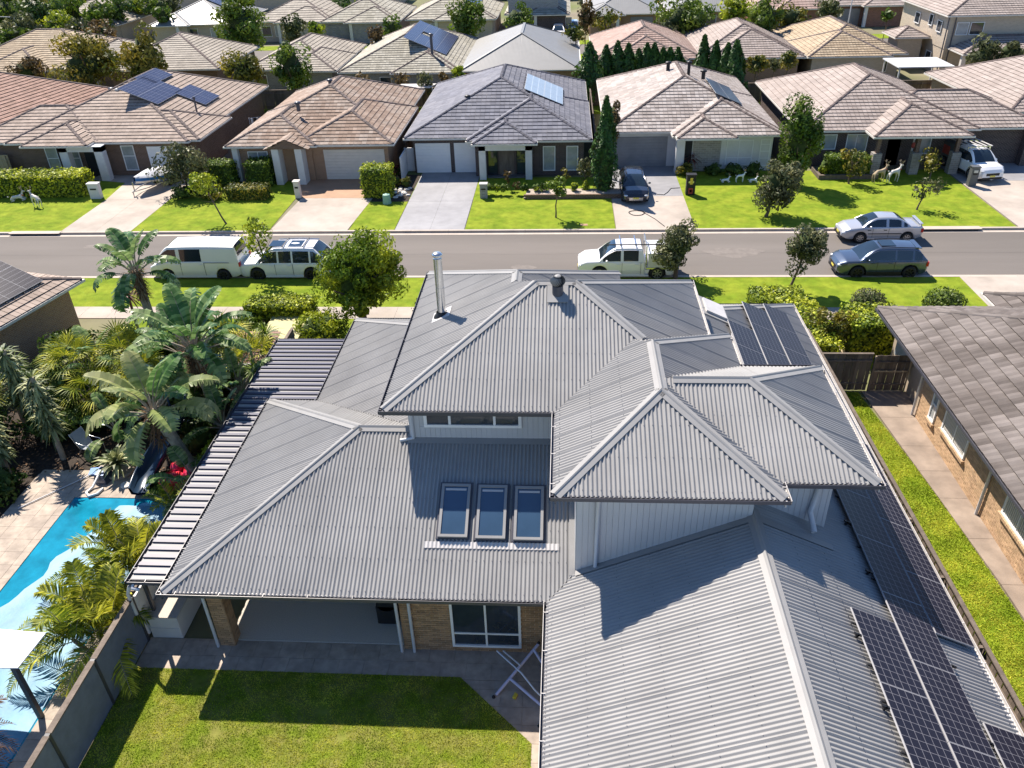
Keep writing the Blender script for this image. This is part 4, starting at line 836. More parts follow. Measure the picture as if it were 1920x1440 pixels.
# patio furniture silhouettes: dark barbecue against wall
t=thing('barbecue','black covered barbecue at the right end of the shaded patio','barbecue',(-4.9,16.4,0)); mb=MB(); mb.box(-5.35,-4.75,15.8,17.2,.15,.85); part('cabinet',mb,'black',t); mb=MB(); mb.tube([(-5.05,15.8,.95),(-5.05,17.2,.95)],.28,12); part('hood',mb,'black',t,True)
for x in (-5.25,-4.85):
    for y in (15.95,17.05): mb=MB(); mb.tube([(x-.03,y,.12),(x+.03,y,.12)],.09,10); part('wheel',mb,'black',t)
# airer frame lying in the corner
t=thing('clothes_airer','folded pale lilac tubular frame lying open against the brick corner','clothes airer',(-1.2,13.6,0)); t.scale=(.85,.85,.85); t.location=(-1.0,13.62,0)
for a,b in (((-2.05,13.55,.06),(-.75,15.0,.75)),((-.62,12.6,.05),(.05,13.5,.6)),((-1.62,14.0,.28),(-.42,12.95,.2)),((-.9,14.85,.68),(-.5,14.3,.45))):
    mb=MB(); mb.tube([Vector(a),Vector(b)],.05,8); part('tube',mb,'lav',t,True)
for a,b in (((-2.1,14.85,.55),(-1.25,13.9,.7)),((-1.25,13.9,.7),(-.8,13.35,.6)),((-.8,13.35,.6),(-.3,12.9,.5)),((-1.9,14.9,.5),(-1.3,14.3,.55))):
    mb=MB(); mb.tube([Vector(a),Vector(b)],.03,6); part('brace',mb,'wht',t,True)
for p in ((-2.12,13.48,.05),(-.66,12.52,.05),(-.74,15.02,.78)): mb=MB(); mb.ellip(p,(.06,.06,.06),6); part('foot_cap',mb,'black',t)
mb=MB(); mb.hexa([(-1.28,13.5,.03),(-1.2,13.46,.03),(-1.14,13.6,.03),(-1.22,13.66,.03),(-1.28,13.5,.09),(-1.2,13.46,.09),(-1.14,13.6,.09),(-1.22,13.66,.09)]); solo('wood_block',mb,'gold','small yellow wood block on the pavers under the airer frame','block')
# grey panel fence between lawn and pool
t=thing('panel_fence','grey rendered panel fence between the back lawn and the pool','fence',(-12.05,10,0)); y=15.1; k=0
while y>4: 
    mb=MB(); mb.box(-12.08,-12.02,y-2.1,y-.05,.03,1.75); part('panel',mb,'fencep',t); mb=MB(); mb.box(-12.11,-11.99,y-.06,y+.02,0,1.8); part('post',mb,'post',t); mb=MB(); mb.box(-12.13,-11.97,y-2.1,y-.06,1.75,1.8); part('top_rail',mb,'timber',t); y-=2.13
t=thing('timber_fence','dark low timber fence running beside the striped carport roof','fence',(-12.1,23,0))
y=15.3
while y<31: mb=MB(); mb.box(-12.13,-12.11,y,y+.145,.02,1.75+random.uniform(-.02,.02)); part('paling',mb,'timber',t); y+=.15
for z in (.4,1.4): mb=MB(); mb.box(-12.108,-12.06,15.3,31,z,z+.07); part('rail',mb,'timber',t)
mb=MB(); mb.box(-12.17,-12.05,15.3,31,1.775,1.81); part('top_rail',mb,'timber',t)
def palings(label,a,b,h,n,name='timber_fence',cat='fence',mat='timber',rails=2,gap=.006,capr=True,side=1,z0=0):
    a=Vector((a[0],a[1],z0));b=Vector((b[0],b[1],z0));d=b-a;L=d.length;d.normalize();s=Vector((-d.y,d.x,0))*side; c=(a+b)/2; t=thing(name,label,cat,tuple(c)); n=int(L/.15) if n is None else n; w_=L/n
    for k in range(n):
        p=a+d*(k*w_+gap/2); q=a+d*((k+1)*w_-gap/2); hh=h*random.uniform(.985,1.0); mb=MB(); off=s*(.018 if k%2 else 0); z=Vector((0,0,hh)); e=s*.018
        mb.hexa([p+off,q+off,q+off+e,p+off+e,p+off+z,q+off+z,q+off+e+z,p+off+e+z]); part('paling',mb,mat,t)
    for r in range(rails): z=h*(.2+.62*r/(rails-1)); mb=MB(); mb.bar(a-s*.03+Vector((0,0,z)),b-s*.03+Vector((0,0,z)),.045,.075); part('rail',mb,mat,t)
    k=0.
    while k<=L+.01: p=a+d*min(k,L)-s*.09; mb=MB(); mb.bar(p,p+Vector((0,0,h*.98)),.09,.09,up=(1,0,0)); part('post',mb,mat,t); k+=2.4
    if capr: mb=MB(); mb.bar(a+Vector((0,0,h+.02)),b+Vector((0,0,h+.02)),.12,.035); part('capping',mb,mat,t)
    return t
palings('weathered side boundary fence seen edge on along the glinting gutter',(10.5,31),(10.85,4.2),1.78,170,side=1)
palings('weathered grey timber fence closing the side passage',(10.35,28.95),(12.65,28.95),1.75,15,side=1)
t=palings('timber side gate in a pale metal frame beside the brown brick house',(12.72,28.92),(14.15,28.92),1.7,9,name='side_gate',cat='gate',capr=False,side=1)
for a,b in (((12.72,28.83,.06),(12.72,28.83,1.72)),((14.15,28.83,.06),(14.15,28.83,1.72)),((12.72,28.83,.06),(14.15,28.83,.06)),((12.72,28.83,1.0),(14.15,28.83,1.0))): mb=MB(); mb.bar(a,b,.05,.05); part('frame_bar',mb,'timberp',t)
# ================================================================ VEHICLES (local: length along x, front at +x)
def car(name,label,cat,loc,rot,L,Wd,prof,cab,paint,zw=.34,wx=(.8,3.7),rim='rim',cladm=None,tray=None,glass='carglass',side=(),group=None,light='lamp',roofm=None,body0=0.,grille='black'):
    """prof: [(x,z top of lower body,half width factor)], cab: dict(x0,x1 base, r0,r1 roof ends, zb, zr, tw top half width)"""
    t=thing(name,label,cat,loc,group,rot); ORI[t.name]=(0,0,0); W=Wd/2; xs=sorted(set([round(q,3) for q in np.arange(0,L+.001,.06)]+[p[0] for p in prof]+[0,L])); px_=[p[0] for p in prof];pz=[p[1] for p in prof];pw=[p[2] for p in prof]
    ar=zw+.075; rows=[]
    for x in xs:
        zt=float(np.interp(x,px_,pz)); wf=float(np.interp(x,px_,pw))*W; end=min(x,L-x); zb=.24+max(0,.16-end*.5)
        for c in wx:
            if abs(x-c)<ar: zb=max(zb,zw+math.sqrt(max(0,ar*ar-(x-c)**2))-.0)
        zm=max(zb+.02,min(.62,zt-.18)); cr=.035*min(1,end*3)
        half=[(0,.2 if zb<.5 else zb-.05),(wf*.80,zb-.0),(wf*.965,zb),(wf*.995,zb+.03),(wf*1.0,max(zm,zb+.04)),(wf*.985,max(zt-.09,zb+.06)),(wf*.968,zt-.02),(wf*.84,zt+.01),(wf*.4,zt+cr),(0,zt+cr*1.2)]
        rows.append([(x,-y,z) for y,z in half]+[(x,y,z) for y,z in half[-2:0:-1]])
    mb=MB(); mb.grid(rows,closev=True); mb.face([p for p in rows[0]][::-1]); mb.face(rows[-1]); part('body',mb,paint,t,True)
    def strip(x0,x1,z0,z1,m,nm,d=.006,zoff=None): # on both sides
        for s in (-1,1): mb=MB(); mb.box(x0,x1,*(sorted((s*(W*.97),s*(W+d)))),z0,z1); part(nm,mb,m,t)
    # cabin
    if cab:
        x0,x1,r0,r1,zb,zr,tw=[cab[k] for k in ('x0','x1','r0','r1','zb','zr','tw')]; wb=W*.965; cx=sorted(set([round(q,3) for q in np.arange(x0,x1+.001,.05)]+[x0,x1,r0,r1])); pil=cab.get('pil',()); 
        body=MB();gls={};ws=MB();rw=MB(); sec=[]
        for x in cx:
            if x<r0: f=(x-x0)/(r0-x0)
            elif x>r1: f=(x1-x)/(x1-r1)
            else: f=1
            f=max(0,min(1,f)); e=math.sin(f*PI/2)**.95*.55+.45*f; zz=zb-.02+(zr-zb+.02)*e+(.03*math.sin(PI*(x-r0)/(r1-r0)) if r0<x<r1 else 0); hw=wb-(wb-tw*W)*e
            sec.append((x,[(hw0,zq) for hw0,zq in ((wb,zb-.03),(wb-(wb-hw)*.08,zb+.02*e),(wb-(wb-hw)*.88,zb+(zz-zb)*.83),(hw*.985,zz-.10*e),(hw*.94,zz-.035*e),(hw*.82,zz+.005),(hw*.4,zz+.025*e),(0,zz+.03*e))]))
        for i in range(len(sec)-1):
            (xa,A),(xb,B)=sec[i],sec[i+1]; xm=(xa+xb)/2
            for s in (-1,1):
                for j in range(len(A)-1):
                    q=[(xa,s*A[j][0],A[j][1]),(xb,s*B[j][0],B[j][1]),(xb,s*B[j+1][0],B[j+1][1]),(xa,s*A[j+1][0],A[j+1][1])]
                    if s<0:q=q[::-1]
                    k=body
                    if j==1 and (any(a<xm<b for a,b in cab['win']) if 'win' in cab else x0+.28<xm<x1-.22 and not any(abs(xm-p)<.055 for p in pil)): k=gls.setdefault((s,sum(xm>p for p in list(pil)+[w_[0] for w_ in cab.get('win',())])),MB())
                    if j>=5 and xm>r1-.02 : k=ws if xm<x1-.03 else body
                    if j>=5 and xm<r0+.02 and cab.get('rear',1): k=rw if xm>x0+.04 else body
                    k.face(q)
        part('cabin',body,roofm or paint,t,True); [part('side_window',g_,glass,t) for g_ in gls.values()]; part('windscreen',ws,glass,t)
        if rw.f: part('rear_window',rw,glass,t)
    for c in wx:
        for s in (-1,1):
            w=MB(); y=s*(W-.10); w.lathe((c,y,zw),[(zw*.66,-.11),(zw*.93,-.11),(zw,-.07),(zw,.07),(zw*.93,.11),(zw*.66,.11)],22,axis='y'); wo=part('wheel',w,'tyre',t,True)
            w=MB(); yy=y+s*.085; w.lathe((c,yy,zw),[(.001,-.004),(zw*.2,-.004),(zw*.2,.004),(.001,.004)],12,axis='y'); 
            for k in range(7): a=2*PI*k/7; w.bar((c,yy,zw),(c+zw*.64*math.cos(a),yy,zw+zw*.64*math.sin(a)),.055,.02,up=(0,1,0))
            w.lathe((c,y+s*.075,zw),[(zw*.62,-.01),(zw*.69,-.01),(zw*.69,.03),(zw*.62,.03)],20,axis='y'); part('rim',w,rim,wo)
            w=MB(); w.lathe((c,s*(W-.25),zw),[(.001,0),(ar*.99,0),(ar*.99,.04),(.001,.04)],18,axis='y'); part('wheel_well',w,'black',t)
    for s in (-1,1):
        zt=float(np.interp(L-.15,px_,pz)); mb=MB(); mb.hexa([(L-.40,s*W*.78,zt-.17),(L-.05,s*W*.52,zt-.19),(L-.03,s*W*.52,zt-.06),(L-.5,s*W*.93,zt-.03),(L-.36,s*W*.93,zt-.20),(L-.0,s*W*.60,zt-.2),(L-.0,s*W*.60,zt-.07),(L-.5,s*W*.94,zt-.05)]); 
        mb=MB(); mb.ellip((L-.17,s*W*.72,zt-.10),(.16,.16,.075),8); part('headlight',mb,light,t,True)
        zt=float(np.interp(.1,px_,pz)); mb=MB(); mb.box(-.012,.12,*(sorted((s*W*.70,s*W*.955))),zt-.34,zt-.1); part('tail_light',mb,'tail',t)
        if cab: mb=MB(); mb.ellip((cab['x1']-.42,s*(W+.08),cab['zb']+.07),(.07,.1,.065),7); part('mirror',mb,paint,t,True)
    zf=float(np.interp(L-.05,px_,pz)); mb=MB(); mb.box(L-.03,L+.012,-W*.5,W*.5,zf-.28,zf-.10); part('grille',mb,grille,t); mb=MB(); mb.box(L-.05,L+.01,-W*.75,W*.75,.25,.40); part('lower_bumper',mb,'black',t)
    mb=MB(); mb.box(L+.012,L+.022,-.19,.19,.42,.53); part('number_plate',mb,'plate',t); mb=MB(); mb.box(-.02,-.008,-.19,.19,.62,.73); part('number_plate',mb,'platew',t)
    for x in side: 
        strip(x-.006,x+.006,.36,(cab['zb'] if cab else .9)-.05,'black','door_seam',.001)
        strip(x+.12,x+.30,(cab['zb'] if cab else .9)-.16,(cab['zb'] if cab else .9)-.125,paint if paint!='psilver' else 'black','door_handle',.02)
    strip(wx[0]+ar,wx[1]-ar,.24,.33,cladm or paint,'sill',.008)
    if cladm: strip(wx[0]+ar,wx[1]-ar,.33,.42,cladm,'cladding',.012)
    return t
g='vehicles parked along the street'; ZR=-.12
v=car('parked_van','long white van with a windowless rear half, parked at the left of the street','van',(-17.95,40.98+.0,ZR),PI,5.25,1.95,[(0,1.12,.90),(.05,1.2,.97),(4.05,1.18,1),(4.75,1.02,.97),(5.1,.86,.88),(5.25,.72,.8)],dict(x0=.02,x1=4.85,r0=.22,r1=3.95,zb=1.13,zr=1.98,tw=.83,win=((2.1,3.3),(3.5,4.45))),'pcream',wx=(1.0,4.2),rim='rimd',side=(2.0,3.35),group=g)
for k in (0,): mb=MB(); mb.box(.55,2.0,.965,.98,1.1,1.12); part('slide_rail',mb,'black',v)
v=car('parked_suv','white large suv with roof bars and two glass roof panels behind a small street tree','suv',(-13.0,41.0,ZR),PI,5.15,1.98,[(0,.98,.9),(.08,1.06,.96),(3.7,1.06,1),(4.7,1.0,.97),(5.05,.86,.86),(5.15,.7,.78)],dict(x0=.1,x1=4.05,r0=.75,r1=3.05,zb=1.05,zr=1.8,tw=.76,pil=(.95,1.95,2.75)),'pwhite',zw=.38,wx=(.95,4.0),rim='rimd',side=(1.95,2.95),group=g)
for y in (-.62,.62): mb=MB(); mb.tube([(.7,y,1.86),(1.8,y,1.9),(3.0,y,1.86)],.025,6); part('roof_rail',mb,'steel',v)
for x in (1.3,2.45): mb=MB(); mb.box(x-.03,x+.03,-.66,.66,1.9,1.93); part('roof_bar',mb,'black',v)
for x in (1.45,2.55): mb=MB(); mb.box(x,x+.75,-.42,.42,1.845,1.858); part('glass_roof',mb,'carglass',v)
v=car('parked_ute','white dual cab ute with roof bars and pale tray box by the round street tree','ute',(6.15,41.0,ZR),PI,5.35,1.9,[(0,.62,.88),(1.75,.62,.9),(1.8,1.06,.98),(4.1,1.1,1),(4.95,1.04,.96),(5.22,.9,.86),(5.35,.74,.8)],dict(x0=1.78,x1=4.25,r0=1.95,r1=3.35,zb=1.08,zr=1.76,tw=.78,pil=(2.1,3.0)),'pwhite',zw=.385,wx=(1.1,4.2),side=(2.0,3.0),group=g)
mb=MB(); mb.box(-.05,1.7,-.95,.95,.66,.74); part('tray_floor',mb,'steel',v)
mb=MB(); mb.box(.05,1.62,-.93,.93,.75,1.5); mb.box(.0,1.66,-.96,.96,1.5,1.56); part('tray_box',mb,'patio',v)
for x in (2.3,3.1): mb=MB(); mb.box(x-.03,x+.03,-.74,.74,1.9,1.94); part('roof_bar',mb,'steel',v)
mb=MB(); mb.tube([(.3,.72,1.98),(3.9,.72,1.98)],.035,8); part('roof_tube',mb,'black',v)
for s in (-.9,.9): mb=MB(); mb.tube([(1.72,s,.7),(1.72,s,1.96)],.03,6); part('rack_post',mb,'steel',v)
mb=MB(); mb.tube([(1.72,-.9,1.96),(1.72,.9,1.96)],.03,6); part('rack_bar',mb,'steel',v)
v=car('parked_sedan','silver four door sedan with a boot spoiler, parked at the far kerb','sedan',(20.8,46.0,ZR),PI,4.55,1.72,[(0,.88,.86),(.06,.98,.93),(.9,1.0,.98),(3.3,.95,1),(4.1,.84,.95),(4.45,.68,.84),(4.55,.55,.76)],dict(x0=.62,x1=3.45,r0=1.45,r1=2.6,zb=.95,zr=1.42,tw=.66,pil=(1.2,2.05)),'psilver',zw=.31,wx=(.85,3.5),side=(1.95,2.85),group=g)
mb=MB(); mb.box(.02,.2,-.68,.68,1.1,1.13); mb.box(.08,.16,-.66,-.62,.95,1.11); mb.box(.08,.16,.62,.66,.95,1.11); part('spoiler',mb,'psilver',v)
for s in (-1,1): mb=MB(); mb.box(1.2,3.1,*(sorted((s*.85,s*.872))),.56,.61); part('side_moulding',mb,'black',v)
v=car('parked_suv','dark blue grey suv with a sunroof, parked at the near kerb','suv',(19.25,41.1,ZR),PI,4.65,1.86,[(0,.95,.86),(.08,1.05,.94),(.7,1.04,.99),(3.3,1.02,1),(4.2,.97,.97),(4.52,.84,.88),(4.65,.66,.8)],dict(x0=.08,x1=3.55,r0=.7,r1=2.6,zb=1.03,zr=1.62,tw=.72,pil=(.85,1.75)),'pblue',zw=.36,wx=(.9,3.6),rim='rimd',cladm='black',side=(1.75,2.65),group=g)
mb=MB(); mb.box(1.7,2.45,-.4,.4,1.685,1.70); part('sunroof',mb,'carglass',v); mb=MB(); mb.box(.42,.78,-.6,.6,1.60,1.63); part('rear_spoiler',mb,'pblue',v)
for y in (-.63,.63): mb=MB(); mb.tube([(.6,y,1.66),(1.6,y,1.69),(2.5,y,1.66)],.02,6); part('roof_rail',mb,'black',v)
v=car('parked_hatchback','small black car nose out on the driveway beside the tall conifer','hatchback',(4.75,55.9,.01),-PI/2,4.4,1.78,[(0,.95,.86),(.08,1.02,.94),(3.2,.96,1),(4.0,.85,.95),(4.28,.7,.86),(4.4,.55,.78)],dict(x0=.12,x1=3.4,r0=.6,r1=2.4,zb=.97,zr=1.46,tw=.68,pil=(.9,1.7)),'pblack',zw=.32,wx=(.85,3.5),side=(1.7,2.6),group='vehicles on driveways',grille='steel')
v=car('parked_ute','white ute with a grey canopy and ladder racks, parked on the far right driveway','ute',(28.2,60.6,.01),-PI/2+.18,5.3,1.9,[(0,.7,.9),(1.9,.7,.92),(1.95,1.06,.98),(4.1,1.1,1),(4.95,1.02,.95),(5.2,.86,.86),(5.3,.7,.8)],dict(x0=1.95,x1=4.25,r0=2.1,r1=3.4,zb=1.08,zr=1.76,tw=.78,pil=(2.15,2.2)),'pwhite',zw=.385,wx=(1.1,4.2),side=(2.9,),cladm='black',group='vehicles on driveways')
mb=MB(); mb.box(-.1,1.9,-.96,.96,.72,1.78); part('canopy',mb,'pgrey',v); mb=MB(); mb.box(.6,1.5,.962,.975,.9,1.5); mb.box(.6,1.5,-.975,-.962,.9,1.5); part('red_sign_panel',mb,'terra',v)
for y in (-.8,-.4,0,.4,.8): mb=MB(); mb.box(-.1,3.4,y-.05,y+.05,1.95,1.99); part('rack_rail',mb,'lipw',v)
for x in (.2,1.7,3.2): mb=MB(); mb.box(x-.03,x+.03,-.85,.85,1.88,1.94); mb.box(x-.03,x+.03,-.85,-.8,1.7,1.9); mb.box(x-.03,x+.03,.8,.85,1.7,1.9); part('rack_bar',mb,'steel',v)
# boat on trailer
t=thing('boat_on_trailer','small blue and white boat under a pale cover on a trailer, left driveway','boat',(-30.0,56.3,0),rot=-PI/2-.35); t.scale=(.82,.82,.82); ORI[t.name]=(0,0,0)
mb=MB(); rows=[]
for i in range(13):
    x=-2.4+i*.4; f=max(0,1-max(0,(x-.2)/2.3)**2); wv=.95*f+.02; k=.35*max(0,x)/2.4; rows.append([(x,-wv,1.15+k*.9),(x,-wv*.9,.85+k),(x,-wv*.35,.62+k*1.2),(x,0,.5+k*1.4),(x,wv*.35,.62+k*1.2),(x,wv*.9,.85+k),(x,wv,1.15+k*.9)])
mb.grid(rows,mf=lambda i,j:0 if j in (0,5) else 1); mb.face(rows[0]); part('hull',mb,['blue','white'],t,True)
mb=MB(); rows=[]
for i in range(13):
    x=-2.42+i*.4; f=max(0,1-max(0,(x-.2)/2.3)**2); wv=.98*f+.03; k=.32*max(0,x)/2.4; h=.45*math.exp(-((x-.1)/1.2)**2)+.08; rows.append([(x,-wv,1.14+k),(x,-wv*.6,1.2+k+h*.7),(x,0,1.24+k+h+.05*math.sin(i*2)),(x,wv*.6,1.2+k+h*.7),(x,wv,1.14+k)])
mb.grid(rows); part('cover',mb,'tarp',t,True)
for a,b in (((-2.3,-.7,.45),(1.6,-.5,.45)),((-2.3,.7,.45),(1.6,.5,.45)),((1.6,-.5,.45),(3.0,0,.42)),((1.6,.5,.45),(3.0,0,.42)),((2.7,0,.4),(2.7,0,1.2)),((2.9,0,.42),(2.9,0,.02))): mb=MB(); mb.bar(a,b,.07,.07); part('trailer_bar',mb,'steel',t)
for s in (-1,1): mb=MB(); mb.lathe((-.6,s*.85,.28),[(.001,-.09),(.28,-.09),(.28,.09),(.001,.09)],16,axis='y'); part('wheel',mb,'tyre',t)

# ================================================================ HOUSES ACROSS THE STREET
def W_(t,*a,**k): return window(t,*a,**k)
def f1(t,px,py):
    y=59.35; yg=59.4
    for x in (-39.6,-37.9): W_(t,x,x+.95,.5,2.3,58.96,trans=(1.4,))
    W_(t,-33.6,-32.6,.4,2.3,59.03,trans=(1.5,)); garage(t,-31.6,-28.7,2.2,59.04)
    for x in (-37.4,-34.7): mb=MB(); mb.box(x-.32,x+.32,57.7,58.3,0,2.55); part('porch_column',mb,'render',t)
    mb=MB(); mb.box(-37.72,-34.38,57.7,58.3,2.2,2.6); part('porch_beam',mb,'render',t); mb=MB(); mb.box(-36.6,-35.6,59.0,59.04,0,2.1); part('door',mb,'dark',t)
house('brown_brick_house','brown brick house with taupe tiles and three solar arrays, white portico, left driveway boat','x' and (-35,60),[(-7.2,7.0,-1.5,17.3,2.7,22.5),(-3,7.7,-1.1,5.5,2.7,22.5),(-10.5,0,-1.35,7,2.7,22.5),(-5.3,-.3,-2.6,3,2.75,22.5)],'bbrown','t_taupe','tcap',feat=f1,over=.55,wallskip=(3,))
def f2(t,px,py):
    garage(t,-17.6,-13.1,2.2,57.62,'offwhite'); W_(t,-23.2,-21.7,.4,2.2,57.42,glass='glassb',mull=(-22.45,))
    for x in (-22.95,-21.9): pass
    for x in (-24.0,): mb=MB(); mb.box(x-.2,x+.2,57.0,57.4,0,2.55); part('porch_column',mb,'render',t)
    for x in (-20.8,-19.1): mb=MB(); mb.box(x-.25,x+.25,56.4,57.5,0,2.6); part('porch_wall',mb,'render',t)
    mb=MB(); mb.hexa([(-21.3,56.3,2.62),(-18.5,56.3,2.62),(-18.5,56.36,2.62),(-21.3,56.36,2.62),(-20.0,56.3,3.22),(-19.8,56.3,3.22),(-19.8,56.36,3.22),(-20.0,56.36,3.22)]); part('gable',mb,'brown' if 0 else 'bbrown',t)
    for s,xa in ((-1,-21.5),(1,-18.3)):
        b=MB(); tilefaces(b,[(xa,56.2,2.62),(xa,59.5,2.62),(-19.9,59.5,3.32),(-19.9,56.2,3.32)]); part('porch_roof',b,['t_rust','under'],t,kind='stuff')
    mb=MB(); mb.box(-20.3,-19.6,57.5,57.56,0,2.1); part('door',mb,'dark',t); W_(t,-13.02+.0,57.9,.6,1.9,-12.85) if 0 else None
house('rust_tiled_house','cream garage house with rusty orange brown tiles and a gabled porch','x' and (-18.5,60),[(-5.9,5.8,-.5,14.5,2.7,22.5),(-1,6.2,-2.9,8,2.7,22.5),(-6.1,.6,-3.1,7,2.7,22.5)],'btan','t_rust','tcap',feat=f2)
def f3(t,px,py):
    garage(t,-11.05,-8.45,2.2,58.99); garage(t,-8.15,-6.2,2.2,58.99)
    for x in (-5.9,-2.55): mb=MB(); mb.box(x-.24,x+.24,57.1,57.6,0,2.5); part('porch_column',mb,'render',t)
    mb=MB(); mb.box(-6.14,-2.31,57.1,57.6,2.12,2.55); part('porch_beam',mb,'render',t)
    mb=MB(); mb.box(-4.75,-3.65,58.03,58.07,0,2.1); part('door',mb,'timber',t); W_(t,-5.6,-4.85,.1,2.1,58.07,glass='glass',fr='black'); W_(t,-3.5,-2.8,.1,2.1,58.07,glass='glass',fr='black')
    W_(t,-1.55,-.65,.35,2.15,58.07);W_(t,.65,1.0+.0,.35,2.15,58.07) if 0 else W_(t,.15,1.0,.35,2.15,58.07)
    mb=MB(); mb.box(-5.6,-2.8,57.5,58.9,.0,.1); part('porch_floor',mb,'concdark',t)
house('charcoal_tiled_house','charcoal tiled house with twin white garage doors and a white framed porch','x' and (-5,60),[(-6.7,6.8,-1.5,17,2.7,22.5),(-2,6.9,-2.45,9,2.7,22.5),(-1.5,3.0,-3.3,3,2.72,22.5)],'bdark','t_char','tcapc',feat=f3,wallskip=(2,),e=.36,tw=.36)
def f4(t,px,py):
    garage(t,3.75,7.6,2.2,60.0,'concgrey'); W_(t,9.9 if 0 else 11.7,13.6,.4,2.25,58.78,mull=(12.6,),trans=(.95,)); W_(t,14.1,14.82,.3,2.3,58.78,glass='glassb',trans=(.9,1.4,1.9))
    for x in (8.35,): mb=MB(); mb.box(x-.3,x+.3,58.2,58.8,0,2.6); part('porch_column',mb,'render',t)
    mb=MB(); mb.box(9.3,11.3,58.72,58.785,0,2.5); part('stone_feature_wall',mb,'bstone',t)
    mb=MB(); mb.box(8.7,9.25,58.75,58.785,0,2.3); part('entry',mb,'dark',t)
house('grey_mottled_tile_house','grey garage house with mottled grey tiles between the tall conifer and the leafy twin trees','x' and (9,60),[(-6.0,6.5,-.5,17.4,2.7,22.5),(-1.2,6.45,-1.75,10,2.7,22.5),(-1,3.1,-2.6,3,2.74,22.5)],'render','t_grey','tcap',feat=f4,wallskip=(2,))
def f5(t,px,py):
    W_(t,18.6,19.7,1.2,2.3,59.68);W_(t,20.4,21.9,.9,2.3,59.68,mull=(21.1,))
    for x in (22.0,24.7,27.4): mb=MB(); mb.box(x-.3,x+.3,57.45,58.05,0,1.5); part('stone_pier',mb,'bstone',t); mb=MB(); mb.box(x-.12,x+.12,57.6,57.9,1.5,2.6); part('porch_post',mb,'bbrown',t)
    mb=MB(); mb.box(23.4,24.3,59.7-.0,59.74,0,2.1); part('door',mb,'dark',t); W_(t,25.6,26.4,.8,2.2,59.68); garage(t,29.4,32.6,2.2,60.2,'dark')
    for x in (28.7,33.0): mb=MB(); mb.box(x-.25,x+.25,59.2,59.8,0,2.55); part('garage_pier',mb,'bdark',t)
house('sandy_tiled_house','long sandy taupe tiled house with stone porch piers at the right','x' and (24,60),[(-7.0,5.3,-.8,15.5,2.7,22.5),(-2.5,4.1,-2.7,6,2.73,22.5),(-2,9.9,-.6,7.6,2.7,22.5)],'bdark','t_sand','tcap',feat=f5,wallskip=(1,))
house('brown_roofed_house','brown tiled house at the far left edge, its roof angled to the street','x' and (-45.6,59.5),[(-13,1.0,-.5,17.5,2.7,22.5)],'bbrown','t_brown','tcap',rot=R(-9))
house('hip_roofed_house','grey taupe tiled house at the right edge behind the open white ute','x' and (40,70),[(-7,8,-6,8.5,2.7,22.5),(-5.5,8,-7.5,0,2.7,22.5)],'btan','t_sand','tcap',rot=R(3))
def PLn(b,px,py,k): # helper: point on block slope
    return None
def onslope(x,y,x0,x1,side,z=2.7,p=22.5):
    return Vector((x,y,z+(abs((x1 if side>0 else x0)-x))*math.tan(R(p))))
U22=lambda s:Vector((-s*math.cos(R(22.5)),0,math.sin(R(22.5)))); N22=lambda s:Vector((s*math.sin(R(22.5)),0,math.cos(R(22.5))))
def sarr(lab,x,y,xe,side,c,r,pw,pl,mat='cell',skip=(),name='solar_array',cat='solar panels'): return solar(lab,Vector((x,y,2.7+abs(xe-x)*math.tan(R(22.5))))+N22(side)*.03,U22(side),Vector((0,1,0)),c,r,pw,pl,N22(side),mat,skip=skip,name=name,cat=cat)
sarr('long light lined solar array low on the brown brick house roof',-31.8,62.8,-28,1,2,5,1.6,1.0,'cellb'); sarr('upper solar array near the ridge of the brown brick house roof',-33.6,66.3,-28,1,1,4,1.5,1.0,'cellb'); sarr('right solar array of the brown brick house roof, near its back corner',-29.6,66.4,-28,1,2,2,1.3,1.6,'cellb')
sarr('pale silver solar collectors on the charcoal tiled roof',-.2,63.9,1.8,1,2,3,1.6,1.9,'cellp'); sarr('dark solar panels on the mottled grey tiled roof right slope',13.2,62.6,15.5,1,2,3,1.1,1.9,'cell')
for i,(x,y,z,l,h,r_,m) in enumerate([(-36.6,65.4,4.7,'small dark roof vent left of the solar panels on the brown brick house',.35,.14,'gutter'),(-35.6,64.6,5.0,'pale domed roof vent beside the solar panels of the brown brick house',.15,.16,'lipw'),(-29.4,64.2,3.4,'thin metal flue between the solar arrays on the brown brick house',1.1,.07,'gutter'),(-18.9,66.5,4.9,'dark roof vent on the left of the rust tiled roof ridge',.3,.14,'gutter'),(-20.2,61.5,4.3,'dark cowl on the left slope of the rust tiled roof',.3,.14,'gutter'),(-7.4,63.0,4.2,'black domed vent on the charcoal tiled roof',.35,.14,'black'),(8.4,69.5,5.2,'black domed vent on the ridge of the mottled grey roof',.3,.15,'black'),(9.7,66.8,5.1,'tall black flue near the top of the mottled grey roof',.9,.12,'black'),(10.9,67.0,5.0,'squat black vent right of the ridge on the mottled grey roof',.3,.15,'black')]): flue(l,x,y,z,h,r_,m)
